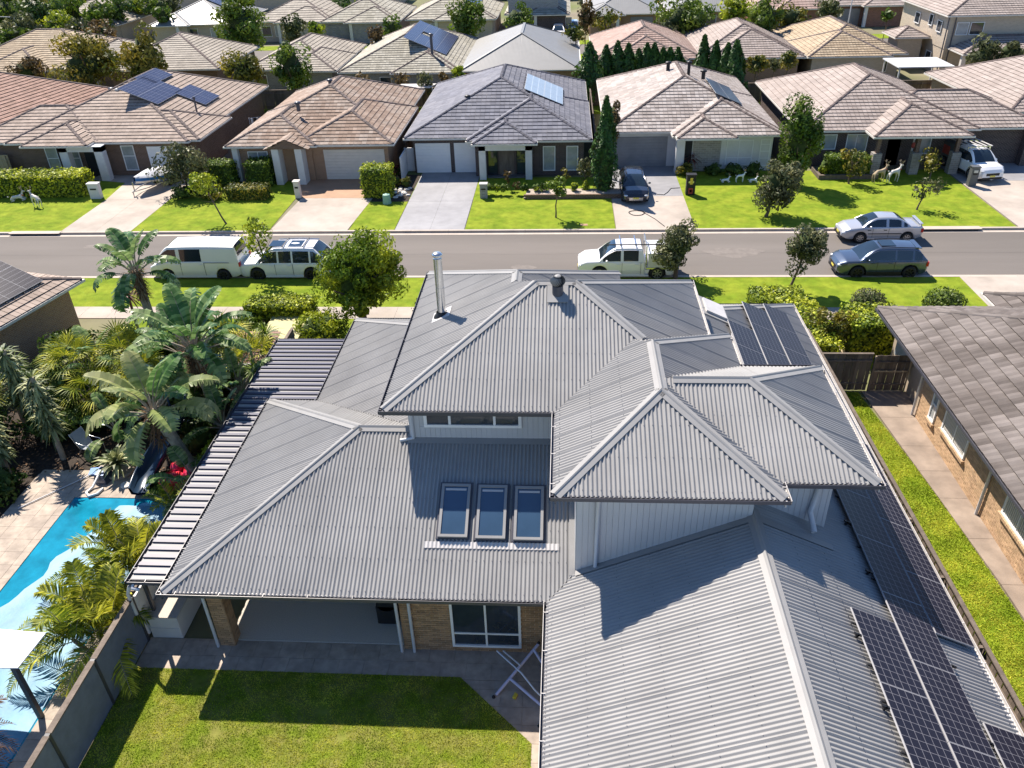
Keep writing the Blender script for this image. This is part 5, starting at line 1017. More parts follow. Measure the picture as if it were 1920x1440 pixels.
# ---- second row and beyond
def hbox(name,label,fl,w,d,wall,tile,extra=(),z=2.7,pit=22.5,**k):
    return house(name,label,'x' and (fl[0],fl[1]),[(0,w,0,d,z,pit)]+list(extra),wall,tile,**k)
def fe(xs,zs,y,dx=1.2,gl='glass',pane=True):
    def f(t,px,py):
        for x in xs: window(t,px+x,px+x+dx,.9,2.1,py+y,glass=gl)
    return f
hbox('solar_roofed_house','grey brown tiled house with a blue solar array around a roof window',(-22.6,83),12.2,19,'bgrey','t_moss',[(5.5,12.0,-1,6,2.7,22.5)],feat=fe((4,8.5),1,-.0 if 0 else .5))
sarr('blue solar array with a gap around a roof window on the second row house',-12.2,86.5,-10.5,1,4,7,1.15,1.6,'cellb',skip=((2,3),))
flue('tall metal chimney flue on the second row roof behind the charcoal tiled house',-13.3,84.9,4.1,1.6,.14,'gutter')
hbox('steel_roofed_house','pale grey corrugated steel roofed house directly behind the charcoal tiled house',(-10.4,82.6),11.9,18.5,'btan','ltsteel',capm='ltsteel',metal=True,e=.1)
hbox('pink_tiled_house','pinkish tiled house behind the row of small cypresses',(2.9,87),11.0,15,'btan','t_pink',[(1.5,9.5,-1,8,2.72,22.5)])
hbox('grey_tiled_house','grey tiled tan brick house behind the four tall cypresses',(13.6,88),10.6,14.5,'btan','t_sand',[(1.,10.4,-1.5,8,2.7,22.5)],feat=fe((1,4,7),1,.4))
hbox('yellow_tiled_house','yellow ochre tiled house with a white patio roof at its right',(24.4,87.4),9.8,16,'bcream','t_yell',[(-.1,8.,-1,8,2.7,22.5)],feat=fe((1,4,7),1,.4))
t=thing('patio_cover','flat white patio cover on posts beside the yellow tiled house','patio cover',(33,83,0)); mb=MB(); mb.box(31.2,36.3,81.,85.5,2.55,2.65); part('roof_sheet',mb,'patio',t)
for x in (31.4,36.1):
    for y in (81.2,85.3): mb=MB(); mb.box(x-.06,x+.06,y-.06,y+.06,0,2.55); part('post',mb,'pipe',t)
hbox('striped_tile_house','light streaky tiled house behind the two rounded trees, left of centre',(-33,85),9.8,14,'bgrey','t_lich',[(4.,9.9,-1.2,8,2.7,22.5)],feat=fe((1,4),1,.45))
hbox('sand_tiled_house','sand tiled house with a covered verandah, behind the brown brick house',(-48.5,86),12.5,13,'bbrown','t_lich',[(-6,4,2,12,2.7,22.5)])
hbox('pale_tiled_house','pale cream tiled house at the far left behind the bushy orange tipped tree',(-67,88.),17,14,'bcream','t_yell',[(4,12.,-2,8,2.7,22.5)])
# two storey house, right
def f6(t,px,py):
    for x0,x1 in ((1.2,2.4),(2.55,3.9),(9.3,10.6),(10.8,12.0)): window(t,px+x0,px+x1,3.9,5.1,py+.44,glass='glass' if x0>2 else 'glassb')
    for y0,y1,z in ((2,3.2,3.9),(4.5,5.5,4.2),(8,9.4,3.9)): window(t,py+y0,py+y1,z,z+1.1,px+.44,axis='x',sg=-1,glass='glass')
    window(t,py+3,py+4.4,.9,1.9,px+.44,axis='x',sg=-1,glass='glass'); window(t,py+6,py+7,.2,2.2,px+.44,axis='x',sg=-1,glass='glass')
    for x in (1.2,5.2,9.5): mb=MB(); mb.box(px+x-.2,px+x+.2,py-3.0,py-2.6,0,2.5); part('verandah_post',mb,'offwhite',t)
    for x in (.3,1.): mb=MB(); mb.tube([(px+x,py+.4,0),(px+x,py+.4,5.6)],.06,6); part('downpipe',mb,'gutter',t)
hbox('two_storey_house','tall cream two storey brick house with a lean-to verandah, upper right','x' and (38.2,89.4),13.5,14,'bcream','t_sand',[(.9,13,-3.4,3,2.75,20),(-3.2,0.3,4,8,3.2,24)],z=5.8,feat=f6,wallskip=(1,))
mb=MB(); mb.box(38.75,51,89.95,102,0,2.75); solo('ground_floor_walls',mb,'bcream','cream brick ground floor block under the tall two storey house','house wall')
# third row (across the street behind) and fill
TH=[(-58,118,12,15,'bcream','ltsteel','pale steel roofed house with solar panels beyond the second street, upper left'),(-44,119,12,14,'bcream','t_lich','cream rendered house with a small tower porch, upper left behind the leafy street tree'),(-31.5+-2,117.5,11,14,'bgrey','t_moss','mossy grey tiled house with white columns on the far street'),(-21.8,118.,12.5,15,'bcream','t_moss','mossy tiled cream house with a timber slat window by the lamp post'),(-8.4,121,9,14,'bdark','t_moss','dark brick two storey style house with a grey garage on the far street'),(2.8,119,10.5,16,'btan','ltsteel','white steel roofed house with parked car, top centre'),(14.,120,10,16,'btan','ltsteel','white steel roofed house half hidden behind the big green trees, top'),(25,121,11,15,'bred','t_pink','pinkish tiled house at the top right of centre'),(36.6,122.5,12,15,'bred','t_sand','grey tiled dark red brick house on the far street, right'),(50.5,119,12,14,'bred','t_grey','red brick house behind the two storey house at the top right corner'),
(-76,120,13,14,'bcream','t_lich','pale tiled house among the trees at the top left corner'),(66,118,13,14,'bcream','t_sand','taupe tiled house at the far top right corner')]
for i,(x,y,w_,d_,wl,tl,lb) in enumerate(TH):
    def ff(t,px,py,w_=w_,i=i):
        garage(t,px+.9+(i%2)*5.2,px+3.9+(i%2)*5.2,2.2,py+.44,['offwhite','concdark','concgrey'][i%3]); window(t,px+5.2-(i%2)*3.8,px+6.6-(i%2)*3.8,.7,2.1,py+.44,glass='glass'); window(t,px+8.4 if i%2==0 else px+3.3,px+9.3 if i%2==0 else px+4.3,.7,2.1,py+.44,glass='glassb')
        for q in (4.3,): mb=MB(); mb.box(px+q-.2,px+q+.2,py-.9,py-.5,0,2.6); part('porch_column',mb,'render',t)
    hbox('suburban_house',lb,(x,y),w_,d_,wl,tl,[(w_*.32,w_-.1,-1.2,6,2.7,22.5)] if tl!='ltsteel' else [(0.1,w_*.5,-1.,6,2.7,22.5)],feat=ff,metal=(tl=='ltsteel'),e=.5,tw=.5,capm='ltsteel' if tl=='ltsteel' else 'tcap')
sarr('blue solar panels on the pale steel roof at the upper left',-49.4,124,-46,1,2,5,1.6,1.7,'cellb'); sarr('blue solar panels on the mossy roof by the lamp post',-12.0,121,-9.3,1,2,3,1.4,2.0,'cellb')
mb=MB(); mb.box(-7.9,-1.,121.3,133,2.6,5.4); o=solo('upper_storey',mb,'bgrey','blue grey upper storey above the dark brick house on the far street','house wall')
FT=[]
for i in range(16):
    x=-130+i*17+((i*37)%7); y=150+((i*53)%11); tl=['t_moss','t_lich','t_pink','ltsteel','t_sand','t_grey'][i%6]
    hbox('suburban_house','distant %s hip roofed house number %s from the left in the far row'%({'t_moss':'mossy','t_lich':'lichen pale','t_pink':'pinkish','ltsteel':'steel','t_sand':'sandy','t_grey':'grey'}[tl],['one','two','three','four','five','six','seven','eight','nine','ten','eleven','twelve','thirteen','fourteen','fifteen','sixteen'][i]),(x,y),13,14,'bcream',tl,metal=(tl=='ltsteel'),e=.8,tw=.8,group='distant houses')
# near neighbours
def fl_(t,px,py): pass
nb=house('neighbour_house','grey ribbed tiled house at the left edge with a tan side wall','x' and (-23.4,34.3),[(-13,0,-14,0,2.65,20)],'btan','t_taupe','tcap',rot=R(-13),tw=.3,e=.36)
a=R(-13); rot=lambda x,y:Vector((-23.4+x*math.cos(a)-y*math.sin(a),34.3+x*math.sin(a)+y*math.cos(a),0))
ux=rot(-1,0)-rot(0,0); vy=rot(0,1)-rot(0,0); U=(ux*math.cos(R(20))+Vector((0,0,math.sin(R(20))))).normalized(); N=vy.cross(U).normalized(); N=N if N.z>0 else -N
o=rot(-.9,-5.4)+Vector((0,0,2.65+.9*math.tan(R(20)))); solar('dark solar array on the left neighbour roof near the street corner',o,U,vy,2,4,1.7,1.02,N,'cell'); o=rot(-1.2,-9.4)+Vector((0,0,2.65+1.2*math.tan(R(20)))); solar('pale solar hot water collector on the left neighbour roof at the photo edge',o,U,vy,1,2,2,1.1,N,'cellp')
# right neighbour: tiles as pieces
t=thing('brick_neighbour_house','tan brick neighbour house with large weathered flat tiles on the right','house',(14,25,0),rot=0); px,py=14,25
X0=13.42
wl=MB(); wl.box(13.97,26,4,27.0,0,2.5); wl.box(14.25,26,27.0,31.0,0,2.501); w=part('wall',wl,'mortar2',t)
def near(c): x=13.95;y=(c[0]+c[1])/2; return -y if 0 else abs(y-20)
bricks(w,8,27.0,.0,2.5,13.97,'brick2',holes=((25.5,25.98,.72,2.2),(22.95,24.85,.98,2.3),(18.3,20.1,1.1,2.35)),axis='x',sg=-1,bud=300,order=lambda c:-c[0] if c[0]<26.5 else 99,mr=.01)
for y0,y1,z0,z1,g_ in ((25.5,25.98,.72,2.2,'glassb'),(22.95,24.85,.98,2.3,'glassb'),(18.3,20.1,1.1,2.35,'glassb')):
    f=window(t,y0,y1,z0,z1,13.96,axis='x',sg=-1,mull=((y0+y1)/2,) if y1-y0>1 else (),trans=() if y1-y0>1 else (1.4,),glass='glassb',fw=.07)
    n_=int((y1-y0)/.09); 
    for k in range(n_):
        if y1-y0>1 and k%1==0: mb=MB(); yy=y0+.08+k*.09; mb.box(13.925,13.935,yy,yy+.06,z0+.08,z1-.08); part('blind_slat',mb,'offwhite',f)
    mb=MB(); k=0; yy=y0-.08
    while yy<y1+.08: mb.box(13.84,13.95,yy,yy+.1,z0-.12,z0-.01); yy+=.11
    part('brick_sill',mb,'brick2',f)
for y in (21.2,27.1): mb=MB(); mb.tube([(13.6,y,2.5),(13.88,y,2.3),(13.88,y,.02)],.05,8); part('downpipe',mb,'pipe',t,True)
mb=MB(); mb.box(14.15,14.24,28.9,30.5,.9,2.1); part('window',mb,'glassb',t)
hf,r0,r1,c=hip(X0,26.5,3.0,31.4,2.62,21); rf=MB()
for q in hf: n_,dn,u=plane_basis(q); rf.face([Vector(p)-n_*.02 for p in q])
rf.box(X0-.02,26.5,3,31.4,2.44,2.48); rf=part('roof',rf,'under',t)
K=[]
for q in hf: tilefaces(MB(),q,.37,.30,keep=K,roll=.03,lift=.045)
cp_=Vector(CAM.tolist()); K.sort(key=lambda a:(a[0][0]-cp_).length+ (0 if a[0][0].y>9 and a[0][0].x<21 else 100))
rest=MB()
for i,(q,nj,rr) in enumerate(K):
    mb=MB() if i<300 else rest; 
    m0=(q[0]+q[1])/2+nj*.35; m1=(q[2]+q[3])/2+nj*.35
    mb.face([q[0],m0,m1,q[3]],0,rr);mb.face([m0,q[1],q[2],m1],0,rr); mb.face([q[0]-nj,q[1]-nj,q[1],m0,q[0]],1,rr)
    if i<300: part('tile',mb,['t_near','under'],rf)
part('roof_tiles',rest,['t_near','under'],rf,kind='stuff')
for a_,b_ in (((X0,31.4,2.62),c[3]),((X0,3.,2.62),c[0]),(r0,r1)): mb=MB(); ridge_tiles(mb,a_,b_); part('ridge_capping',mb,'t_near',rf)
gutter(t,(X0,3,2.62),(X0,31.4,2.62),(-1,0)); mb=MB(); mb.box(X0,14.3,3,31.3,2.42,2.435); part('soffit',mb,'offwhite',t)
gq=at(1845,550,2.6); pb=house('neighbour_garage','tiled street side garage roof corner at the right edge','x' and (gq[0],gq[1]),[(0,8,-6,0,2.6,21)],'bcream','t_near','t_near',tw=.3,e=.4)
# ================================================================ VEGETATION
def boxw(bx,y):
    x0,x1,y0,y1=bx; c=aty((x0+x1)/2,(y0+y1)/2,y); d=math.sqrt(c[0]**2+c[1]**2+(18.5-c[2])**2); k=d/F; return c,(x1-x0)/2*k,(y1-y0)/2*k/.93,d
def ctree(label,bx,y,mat,dens=1.,clumps=24,cr=.36,core='core',tr=None,lean=(0,0),bark='bark',name='tree',cat='tree',group=None,lf=1.,ry=.9,limbs=5,aspect=.5):
    c,rx,rz,d=boxw(bx,y); s=max(.06,d*.0017)*lf; s*=1.15; n=int(dens*14*rx*rz/(s*s)); n=min(n,15000); bxx,by=c[0]-lean[0],y-lean[1]
    t=thing(name,label,cat,(bxx,by,0),group); trunk(t,bxx,by,max(.5,c[2]),tr or max(.05,rx*.07),bark,lean,limbs,(rx,rx,rz)); crown(t,c,(rx,rx*ry,rz),n,s,mat,'crown',clumps,cr,core,aspect=aspect); return t
S='street trees along the road'
ctree('thin leaning street tree with sparse lime leaves near the boat driveway',(352,412,325,372),49.0,'lf_bright',.45,14,.4,None,.05,(-1.1,.4),group=S)
ctree('slender lime green street tree beside the white suv',(452,514,410,482),40.2,'lf_bright',.4,16,.35,None,.05,(-.3,0),group=S)
ctree('small round lime tree alone on the lawn before the charcoal tiled house',(1022,1064,330,366),49.4,'lf_mid',.9,12,.45,None,.045,group=S)
ctree('dense round grey green street tree in front of the white ute tray',(1226,1318,420,505),40.1,'lf_olive',1.3,26,.36,'core',.11,group=S)
ctree('small two lobed olive street tree left of the dark blue suv',(1476,1550,424,508),38.6,'lf_olive',1.1,18,.38,'core',.07,(.55,0),group=S)
ctree('bushy street tree with leaning trunk on the lawn of the sandy tiled house',(1418,1500,296,388),49.6,'lf_olive',1.2,24,.36,'core',.09,(.5,.3),group=S)
ctree('tall dark narrow tree behind the bushy street tree, beside the hedge',(1464,1538,192,320),55.5,'lf_mid',1.2,26,.36,'core',.13)
ctree('small yellowish leaved tree left of the white reindeer pair',(1578,1622,272,325),55.6,'lf_yel',.5,12,.42,None,.06,name='ornamental_tree',group='small ornamental trees')
ctree('thin sparse tree near the kerb below the white ute',(1716,1762,330,372),50.4,'lf_olive',.35,12,.42,None,.05,(.3,0),name='ornamental_tree',group='small ornamental trees')
ctree('small yellowish tree close to the stone porch piers, right of the reindeer',(1728,1774,283,318),55.9,'lf_yel',.6,12,.42,None,.06,name='ornamental_tree',group='small ornamental trees')
ctree('big bright green round tree beside the left rear roof of the main house',(582,756,428,598),34.3,'lf_bright',1.6,60,.27,'corem',.2,lf=1.15)
ctree('crepe myrtle bush with olive and rusty sprays beside the boat',(298,388,278,358),54.8,'lf_olive',.9,22,.4,None,.08,name='bush',cat='bush')
ctree('rusty topped narrow tree behind the tall conifer',(1128,1168,188,262),57.2,'lf_rust',1.,14,.4,'core',.09)
ctree('white flowering rose bush left of the tall conifer',(1083,1112,290,342),54.8,'lf_olive',.5,10,.42,None,.04,name='bush',cat='bush')
ctree('standard rose beside the second white window of the charcoal tiled house',(1050,1068,318,345),54.9,'lf_yel',.5,8,.45,None,.03,name='bush',cat='bush')
ctree('thin rose bush near the portico of the charcoal tiled house',(945,962,318,345),54.9,'lf_rust',.4,8,.45,None,.03,name='bush',cat='bush')
ctree('small maple with yellow orange leaves behind the side passage fence',(1522,1592,566,640),32.3,'lf_yel',.9,18,.4,None,.06,name='ornamental_tree')
conifer('tall_conifer','tall dark green conifer beside the black car',2.75,54.3,.8,6.3,5200,.12)
ball('clipped_shrub','clipped lollipop topiary ball before the stone wall of the mottled grey house',*at(1312,300,0)[:2],.62,1.0,900,.09,'lf_bright',z0=1.5)
mb=MB(); q=at(1312,300,0); mb.tube([(q[0],q[1],0),(q[0],q[1],1.6)],.05,6); solo('topiary_stem',mb,'bark','thin stem under the lollipop topiary ball','stem')
q=at(1296,320,0); swords('cordyline','purple red cordyline rosette beside the house entry',q[0],q[1],0,.9,60,.8,.035,'lf_red')
conifer('small_conifer','tiny round lime conifer in the raised bed beside the tall conifer',*at(1098,362)[:2],.28,.8,350,.07,'lf_bright')
hedge('clipped_shrub','tall boxy clipped lime shrub beside the grey driveway',*(lambda a,b:(a[0],b[0],a[1],a[1]+1.5))(at(682,372),at(733,372)),2.0,2600,.085,'lf_bright','shrub')
hedge('hedge','long clipped hedge in front of the brown brick house',-46,-34.6,54.0,55.9,1.5,7000,.10,'lf_bright')
hedge('clipped_shrub','left boxy clipped shrub between the boat and the white porch',*(lambda a,b:(a[0],b[0],a[1],a[1]+1.4))(at(392,352),at(440,352)),1.7,1500,.09,'lf_mid','shrub')
hedge('clipped_shrub','right boxy clipped shrub beside the white porch walls',*(lambda a,b:(a[0],b[0],a[1],a[1]+1.4))(at(467,352),at(508,352)),1.8,1500,.09,'lf_mid','shrub')
hedge('low_hedge','low rounded hedge left of the cream letterbox lawn',*(lambda a,b:(a[0],b[0],a[1],a[1]+1.2))(at(425,376),at(499,376)),.8,1500,.08,'lf_yel')
shrub('shrub','small rounded shrub beside the crepe myrtle bush',*at(397,372)[:2],.85,1.0,900,.09,'lf_yel')
shrub('shrub','dark low shrub at the foot of the crepe myrtle bush',*at(345,372)[:2],.9,.8,900,.09,'lf_dark')
hedge('hedge','dark clipped hedge under the window of the sandy tiled house',18.6,21.4,56.9,58.2,1.35,3000,.09,'lf_mid')
shrub('shrub','pale lime shrub at the left end of the dark hedge',18.4,57.2,.45,1.2,500,.09,'lf_bright')
mb=MB(); mb.box(17.9,22.0,56.5,56.75,0,.3); mb.box(17.9,18.1,56.75,58.5,0,.3); solo('garden_wall',mb,'timber','low pale timber edging wall in front of the dark hedge','garden wall')
for i,(px,lab) in enumerate(((1140,'low dark shrub near the entry of the mottled grey house'),(1200,'x'),)): pass
for px,r_,lab in ((1338,.7,'low dark shrub left of the white window, mottled grey house'),(1372,.8,'low dark shrub under the white window, mottled grey house'),(1412,.7,'low dark shrub right of the white window, mottled grey house'),(1283,.55,'lime tufted shrub beside the black letterbox')):
    q=at(px,328); shrub('shrub',lab,q[0],q[1],r_,.8,700,.09,'lf_dark' if px>1300 else 'lf_yel')
# raised bed of the charcoal tiled house
mb=MB()
for i in range(26):
    for r in range(3): x=-2.5-.25+i*.265+(r%2)*.13; mb.box(x,x+.25,52.9,53.05,.0+r*.1,.09+r*.1)
w=solo('raised_bed_wall',mb,'bbrown','low dark brick edging wall of the raised garden bed','garden wall'); w['kind']='stuff' if 0 else ''
del w['kind']
sheet('raised_bed',[(-2.6,4.2,53.05,54.2)],'paver',.27); sheet('garden_bed_left',[(-13.3,-10.7,52.6,58.5)],'soil',.0)
for px,r_,m,lab in ((932,.35,'lf_bright','small lime ball shrub at the left end of the raised bed'),(945,.4,'lf_mid','green low shrub second from the left in the raised bed'),(970,.35,'lf_rust','rusty leaved ball shrub in the raised bed'),(985,.35,'lf_mid','green shrub right of the rusty ball in the raised bed'),(1005,.4,'lf_bright','low lime shrub in the middle of the raised bed'),(1020,.4,'lf_mid','green shrub behind the small lawn tree'),(1078,.35,'lf_bright','lime shrub near the right end of the raised bed'),(916,.55,'lf_mid','loose green shrub behind the grey letterbox')):
    q=at(px,357,.3); shrub('shrub',lab,q[0],q[1],r_,.55,320,.06,m,z0=.27,clumps=6,group='raised bed shrubs')
for px,py,m,lab in ((745,350,'lf_rust','reddish flowering shrub in the rocky bed by the grey driveway'),(760,352,'lf_yel','yellow green shrub in the rocky bed by the grey driveway'),(745,330,'lf_red','small red flowering rose against the pale side gate')): q=at(px,py); shrub('shrub',lab,q[0],q[1],.5,.8,450,.07,m,clumps=8)
for k in range(26): 
    q=at(735+random.random()*34,352+random.random()*20); mb=MB(); mb.ellip((q[0],q[1],.05),(.12+.1*random.random(),.12,.08),4); solo('garden_rock',mb,'offwhite','pale rock among the small rocks edging the grey driveway bed','rock',group='pale rocks in the driveway bed')
# near verge and side
hedge('hedge','dark clipped hedge behind the lime shrub, left of the big round tree',-15.3,-12.2,33.6,34.9,1.5,5200,.075,'lf_bright')
hedge('hedge','green hedge right of the big round tree, behind the upper roof',-6.9,-4.2,33.2,34.4,1.7,3800,.075,'lf_bright')
shrub('shrub','bright lime shrub beside the beige kiosk lid',*aty(598,610,32.3)[:2],1.25,1.9,3200,.075,'lf_bright',clumps=26)
shrub('shrub','rusty olive shrub left of the clipped hedge',*aty(468,605,33.6)[:2],.85,1.3,1500,.07,'lf_rust')
shrub('shrub','low rounded green shrub left of the beige kiosk',*aty(470,650,31.3)[:2],1.15,1.1,2600,.065,'lf_mid',clumps=22)
hedge('hedge','lime hedge along the far end of the rear low roof',9.2,11.6,35.0,36.5,1.15,3800,.075,'lf_bright'); hedge('hedge','lime hedge running back beside the solar panelled low roof',10.2,11.9,30.6,35.0,1.2,5500,.075,'lf_bright')
hedge('hedge','tall box hedge with bright top behind the side gate',12.7,15.0,31.5,33.6,1.7,5000,.08,'lf_bright')
ball('clipped_shrub','olive clipped ball shrub on the verge behind the box hedge',*aty(1633,545,35.3)[:2],.72,1.5,1900,.065,'lf_olive')
ball('clipped_shrub','green clipped ball shrub beside the near right driveway',*aty(1778,548,35.3)[:2],.85,1.5,2300,.065,'lf_mid')
mb=MB(); mb.box(12.3,13.1,31.2,32.6,0,.12); solo('garden_edging',mb,'timberp','pale timber garden edging at the foot of the box hedge','garden edging')
# cypresses behind
for i,(px,y0,y1,d,lab) in enumerate(((1106,82,158,80,'leftmost and bulkiest of the cypresses at the pink tiled house'),(1137,88,135,83,'narrow second cypress from the left at the pink tiled house'),(1159,80,135,83,'tall third cypress from the left at the pink tiled house'),(1179,84,133,83,'fourth cypress from the left at the pink tiled house'),(1198,95,127,84,'short fifth cypress from the left at the pink tiled house'),(1214,84,122,84,'sixth cypress from the left at the pink tiled house'),(1228,84,120,84,'seventh cypress from the left at the pink tiled house'),(1244,92,118,84,'short eighth cypress from the left at the pink tiled house'),(1257,92,115,84,'ninth cypress from the left at the pink tiled house'),(1272,92,118,84,'rightmost cypress in the row at the pink tiled house'))):
    a=aty(px,y0,d);b=aty(px,y1,d); conifer('cypress',lab,a[0],d,1.0 if i else 1.45,max(3.2,a[2]),1500,.2,'lf_con',group='cypress row')
for px,y0,d,w_,lab in ((1322,68,80.5,.9,'leftmost of the four tall cypresses'),(1344,80,80,.9,'shorter second of the four tall cypresses'),(1366,84,79.4,1.15,'third of the four tall cypresses'),(1383,78,78.6,1.15,'tallest rightmost of the four tall cypresses')):
    a=aty(px,y0,d); conifer('cypress',lab,a[0],d,w_,max(4,a[2]),2400,.18,'lf_con',group='four tall cypresses')
# trees between and behind houses
BT=[((105,222,78,162),81,'lf_yel','broad dark tree with yellow tips behind the brown tiled house',1.2,'core'),((235,308,62,148),80,'lf_yel','upright yellow tipped tree behind the left solar house',1.2,'core'),((20,80,112,150),83,'lf_rust','low dark reddish tree at the far left behind the brown roof',1.,'core'),((422,488,100,160),80,'lf_yel','rounded yellow tipped tree left of the rust tiled house',1.2,'core'),((512,578,85,160),79.5,'lf_mid','dark pointed tree behind the rust tiled house',1.2,'core'),
((400,502,0,88),103,'lf_mid','big leafy street tree behind the streaky roofed house, upper left',1.2,'core'),((165,212,42,75),100,'lf_rust','brownish tree before the pale steel roofed house',1.,'core'),((838,905,0,75),104,'lf_mid','big leafy tree beside the tall lamp post, top centre',1.2,'core'),((940,1000,12,55),102,'lf_mid','round green tree before the grey garage house, top centre',1.1,'core'),((690,718,50,85),98,'lf_rust','small purple brown tree behind the blue solar roof',1.,'core'),((715,752,32,72),103,'lf_mid','green young tree on the far street left of the lamp post',.9,'core'),((525,575,33,75),106,'lf_olive','olive tree on the far verge before the mossy house',1.,'core'),((580,608,40,72),106,'lf_bright','lime tree on the far verge before the mossy house',.8,'core'),((1085,1112,0,60),104,'lf_rust','tall rusty tree left of the pink tiled house',1.,'core'),((1110,1160,20,60),106,'lf_yel','pale yellow green tree behind the pink tiled house',.7,None),((1228,1335,0,72),103,'lf_mid','huge dark green tree cluster behind the grey tiled house',1.3,'core'),((1225,1270,38,68),101,'lf_olive','olive green tree left of the huge cluster',1.,'core'),((1352,1412,0,42),106,'lf_bright','yellow green tree at the top right of centre',1.1,'core'),((1408,1468,0,70),101,'lf_mid','tall green tree left of the yellow tiled house',1.2,'core'),((1455,1512,12,52),103,'lf_yel','orange tinted tree behind the yellow tiled house',1.1,'core'),((1530,1578,0,32),110,'lf_olive','round brown green tree before the dark red brick house',1.,'core'),((1655,1675,18,36),104,'lf_mid','small green tree beside the two storey house',1.,'core'),((985,1080,45,95),96,'lf_bright' ,'lime bushes beside the pale steel roof, top centre',.0,None),((1060,1100,50,78),95,'lf_yel','lime bush right of the pale steel roof',1.,'core'),((1400,1438,105,135),81,'lf_yel','rounded yellow shrub right of the four tall cypresses',1.,'core'),((1462,1495,98,125),82,'lf_yel','orange yellow shrub behind the sandy tiled roof',1.,'core'),((1438,1465,112,130),81.5,'lf_olive','grey green shrub between two yellow shrubs',.9,'core'),((1820,1870,78,130),79,'lf_olive','pale shaggy bush before the two storey house verandah',1.,'core'),((1865,1925,80,120),79,'lf_olive','olive bushes at the right edge below the two storey house',1.,'core'),((665,695,135,160),80.5,'lf_rust','sparse brown flowered bush behind the rust roof, left',.5,None),((738,768,137,160),80.5,'lf_rust','sparse brown flowered bush behind the rust roof, middle',.5,None),((782,812,135,178),78.5,'lf_olive','slender olive tree beside the white awning sheet',.7,None),((822,840,135,155),80.5,'lf_rust','small flowering bush left of the charcoal roof',.6,None),((848,872,125,148),80,'lf_bright','small lime shrub left of the charcoal roof peak',1.,'core')]
for i,(bx,y,m,lab,dn,co) in enumerate(BT):
    if dn<=0: continue
    ctree(lab,bx,y,m,dn,22,.38,co,name='tree' if (bx[3]-bx[2])>30 else 'bush',cat='tree' if (bx[3]-bx[2])>30 else 'bush')
BG=[(10,25,70,55,112),(45,60,60,45,104),(75,30,70,60,112),(110,55,60,55,106),(135,20,60,50,120),(150,62,40,40,102),(185,22,55,45,118),(215,18,50,40,122),(250,8,60,30,128),(290,12,50,34,124),(320,8,45,30,128),(20,66,50,30,100),(60,10,60,30,135),(120,2,60,26,140),(170,0,50,22,140),(305,25,36,24,118),(610,5,50,24,132),(585,8,40,24,132),(645,10,40,24,130),(1340,12,40,30,125),(1430,5,50,26,132),(1490,6,40,26,130),(1595,2,40,20,135),(1880,16,40,24,122),(1905,30,30,20,118),(1240,8,30,20,130),(1005,6,40,20,135),(700,0,40,14,150),(880,4,30,14,150),(1100,6,40,16,145),(60,95,30,20,97)]
BG.sort(); ordw='first second third fourth fifth sixth seventh eighth ninth tenth eleventh twelfth thirteenth fourteenth fifteenth sixteenth seventeenth eighteenth nineteenth'.split(); cnt={}
for i,(px,py,w_,h_,y) in enumerate(BG):
    m=['lf_mid','lf_mid','lf_olive','lf_yel','lf_mid','lf_dark','lf_bright'][i%7]
    side='upper left thicket' if px<340 else ('top edge, centre left' if px<900 else ('top edge, centre right' if px<1560 else 'top right corner'))
    k=cnt.get(side,0); cnt[side]=k+1
    ctree('%s tree, %s from the left in the %s'%({'lf_mid':'green','lf_olive':'olive','lf_yel':'yellow tinged','lf_dark':'dark green','lf_bright':'lime'}[m],ordw[k],side),(px-w_/2,px+w_/2,py-h_/2,py+h_/2),y,m,1.0,18,.4,'core',group='background trees')
# fences behind the front row
palings('long weathered back fence behind the rust and brown roofed houses',(-33,79.6),(-2,79.6),1.8,60); palings('back fence behind the grey and sandy tiled houses',(2.7,79.2),(34,79.2),1.8,60); palings('side fence between the charcoal and mottled grey houses',(2.35,58),(2.35,78),1.8,40); palings('side fence between the rust tiled and charcoal houses',(-12.1,60.5),(-12.1,78),1.8,36); palings('side fence between the mottled grey and sandy houses',(16.1,60),(16.1,78),1.8,36); palings('side fence beside the brown brick house right wall',(-25.6,60),(-25.6,78),1.8,36)
palings('pale timber fence at the left end of the brown brick house',(-45,58.5),(-42.4,58.5),1.8,14,mat='timberp'); palings('lattice topped fence below the patio cover at the two storey house',(36.8,82.5),(50,82.5),2.0,40,mat='timberp')
mb=MB(); mb.box(-11.9,-11.8,57.,59.5,0,1.75); mb.box(-12.,-11.1,59.4,59.5,0,1.75); solo('side_gate',mb,'render','pale rendered side gate left of the twin white garage doors','gate')
mb=MB(); mb.hexa([(-16.3,77.5,2.2),(-12.6,77.5,2.2),(-12.2,79.3,2.2),(-15.6,79.3,2.2),(-16.3,77.5,2.25),(-12.6,77.5,2.25),(-12.2,79.3,2.25),(-15.6,79.3,2.25)]); t=solo('awning',mb,'lipw','pale ribbed awning sheet on posts behind the rust tiled house','awning')
for x in (-12.4,-16.1): mb=MB(); mb.box(x-.05,x+.05,77.6,77.7,0,2.2); part('post',mb,'pipe',t) if 0 else solo('awning_post',mb,'pipe','slim %s post of the pale awning behind the rust tiled house'%('right' if x>-13 else 'left'),'post')
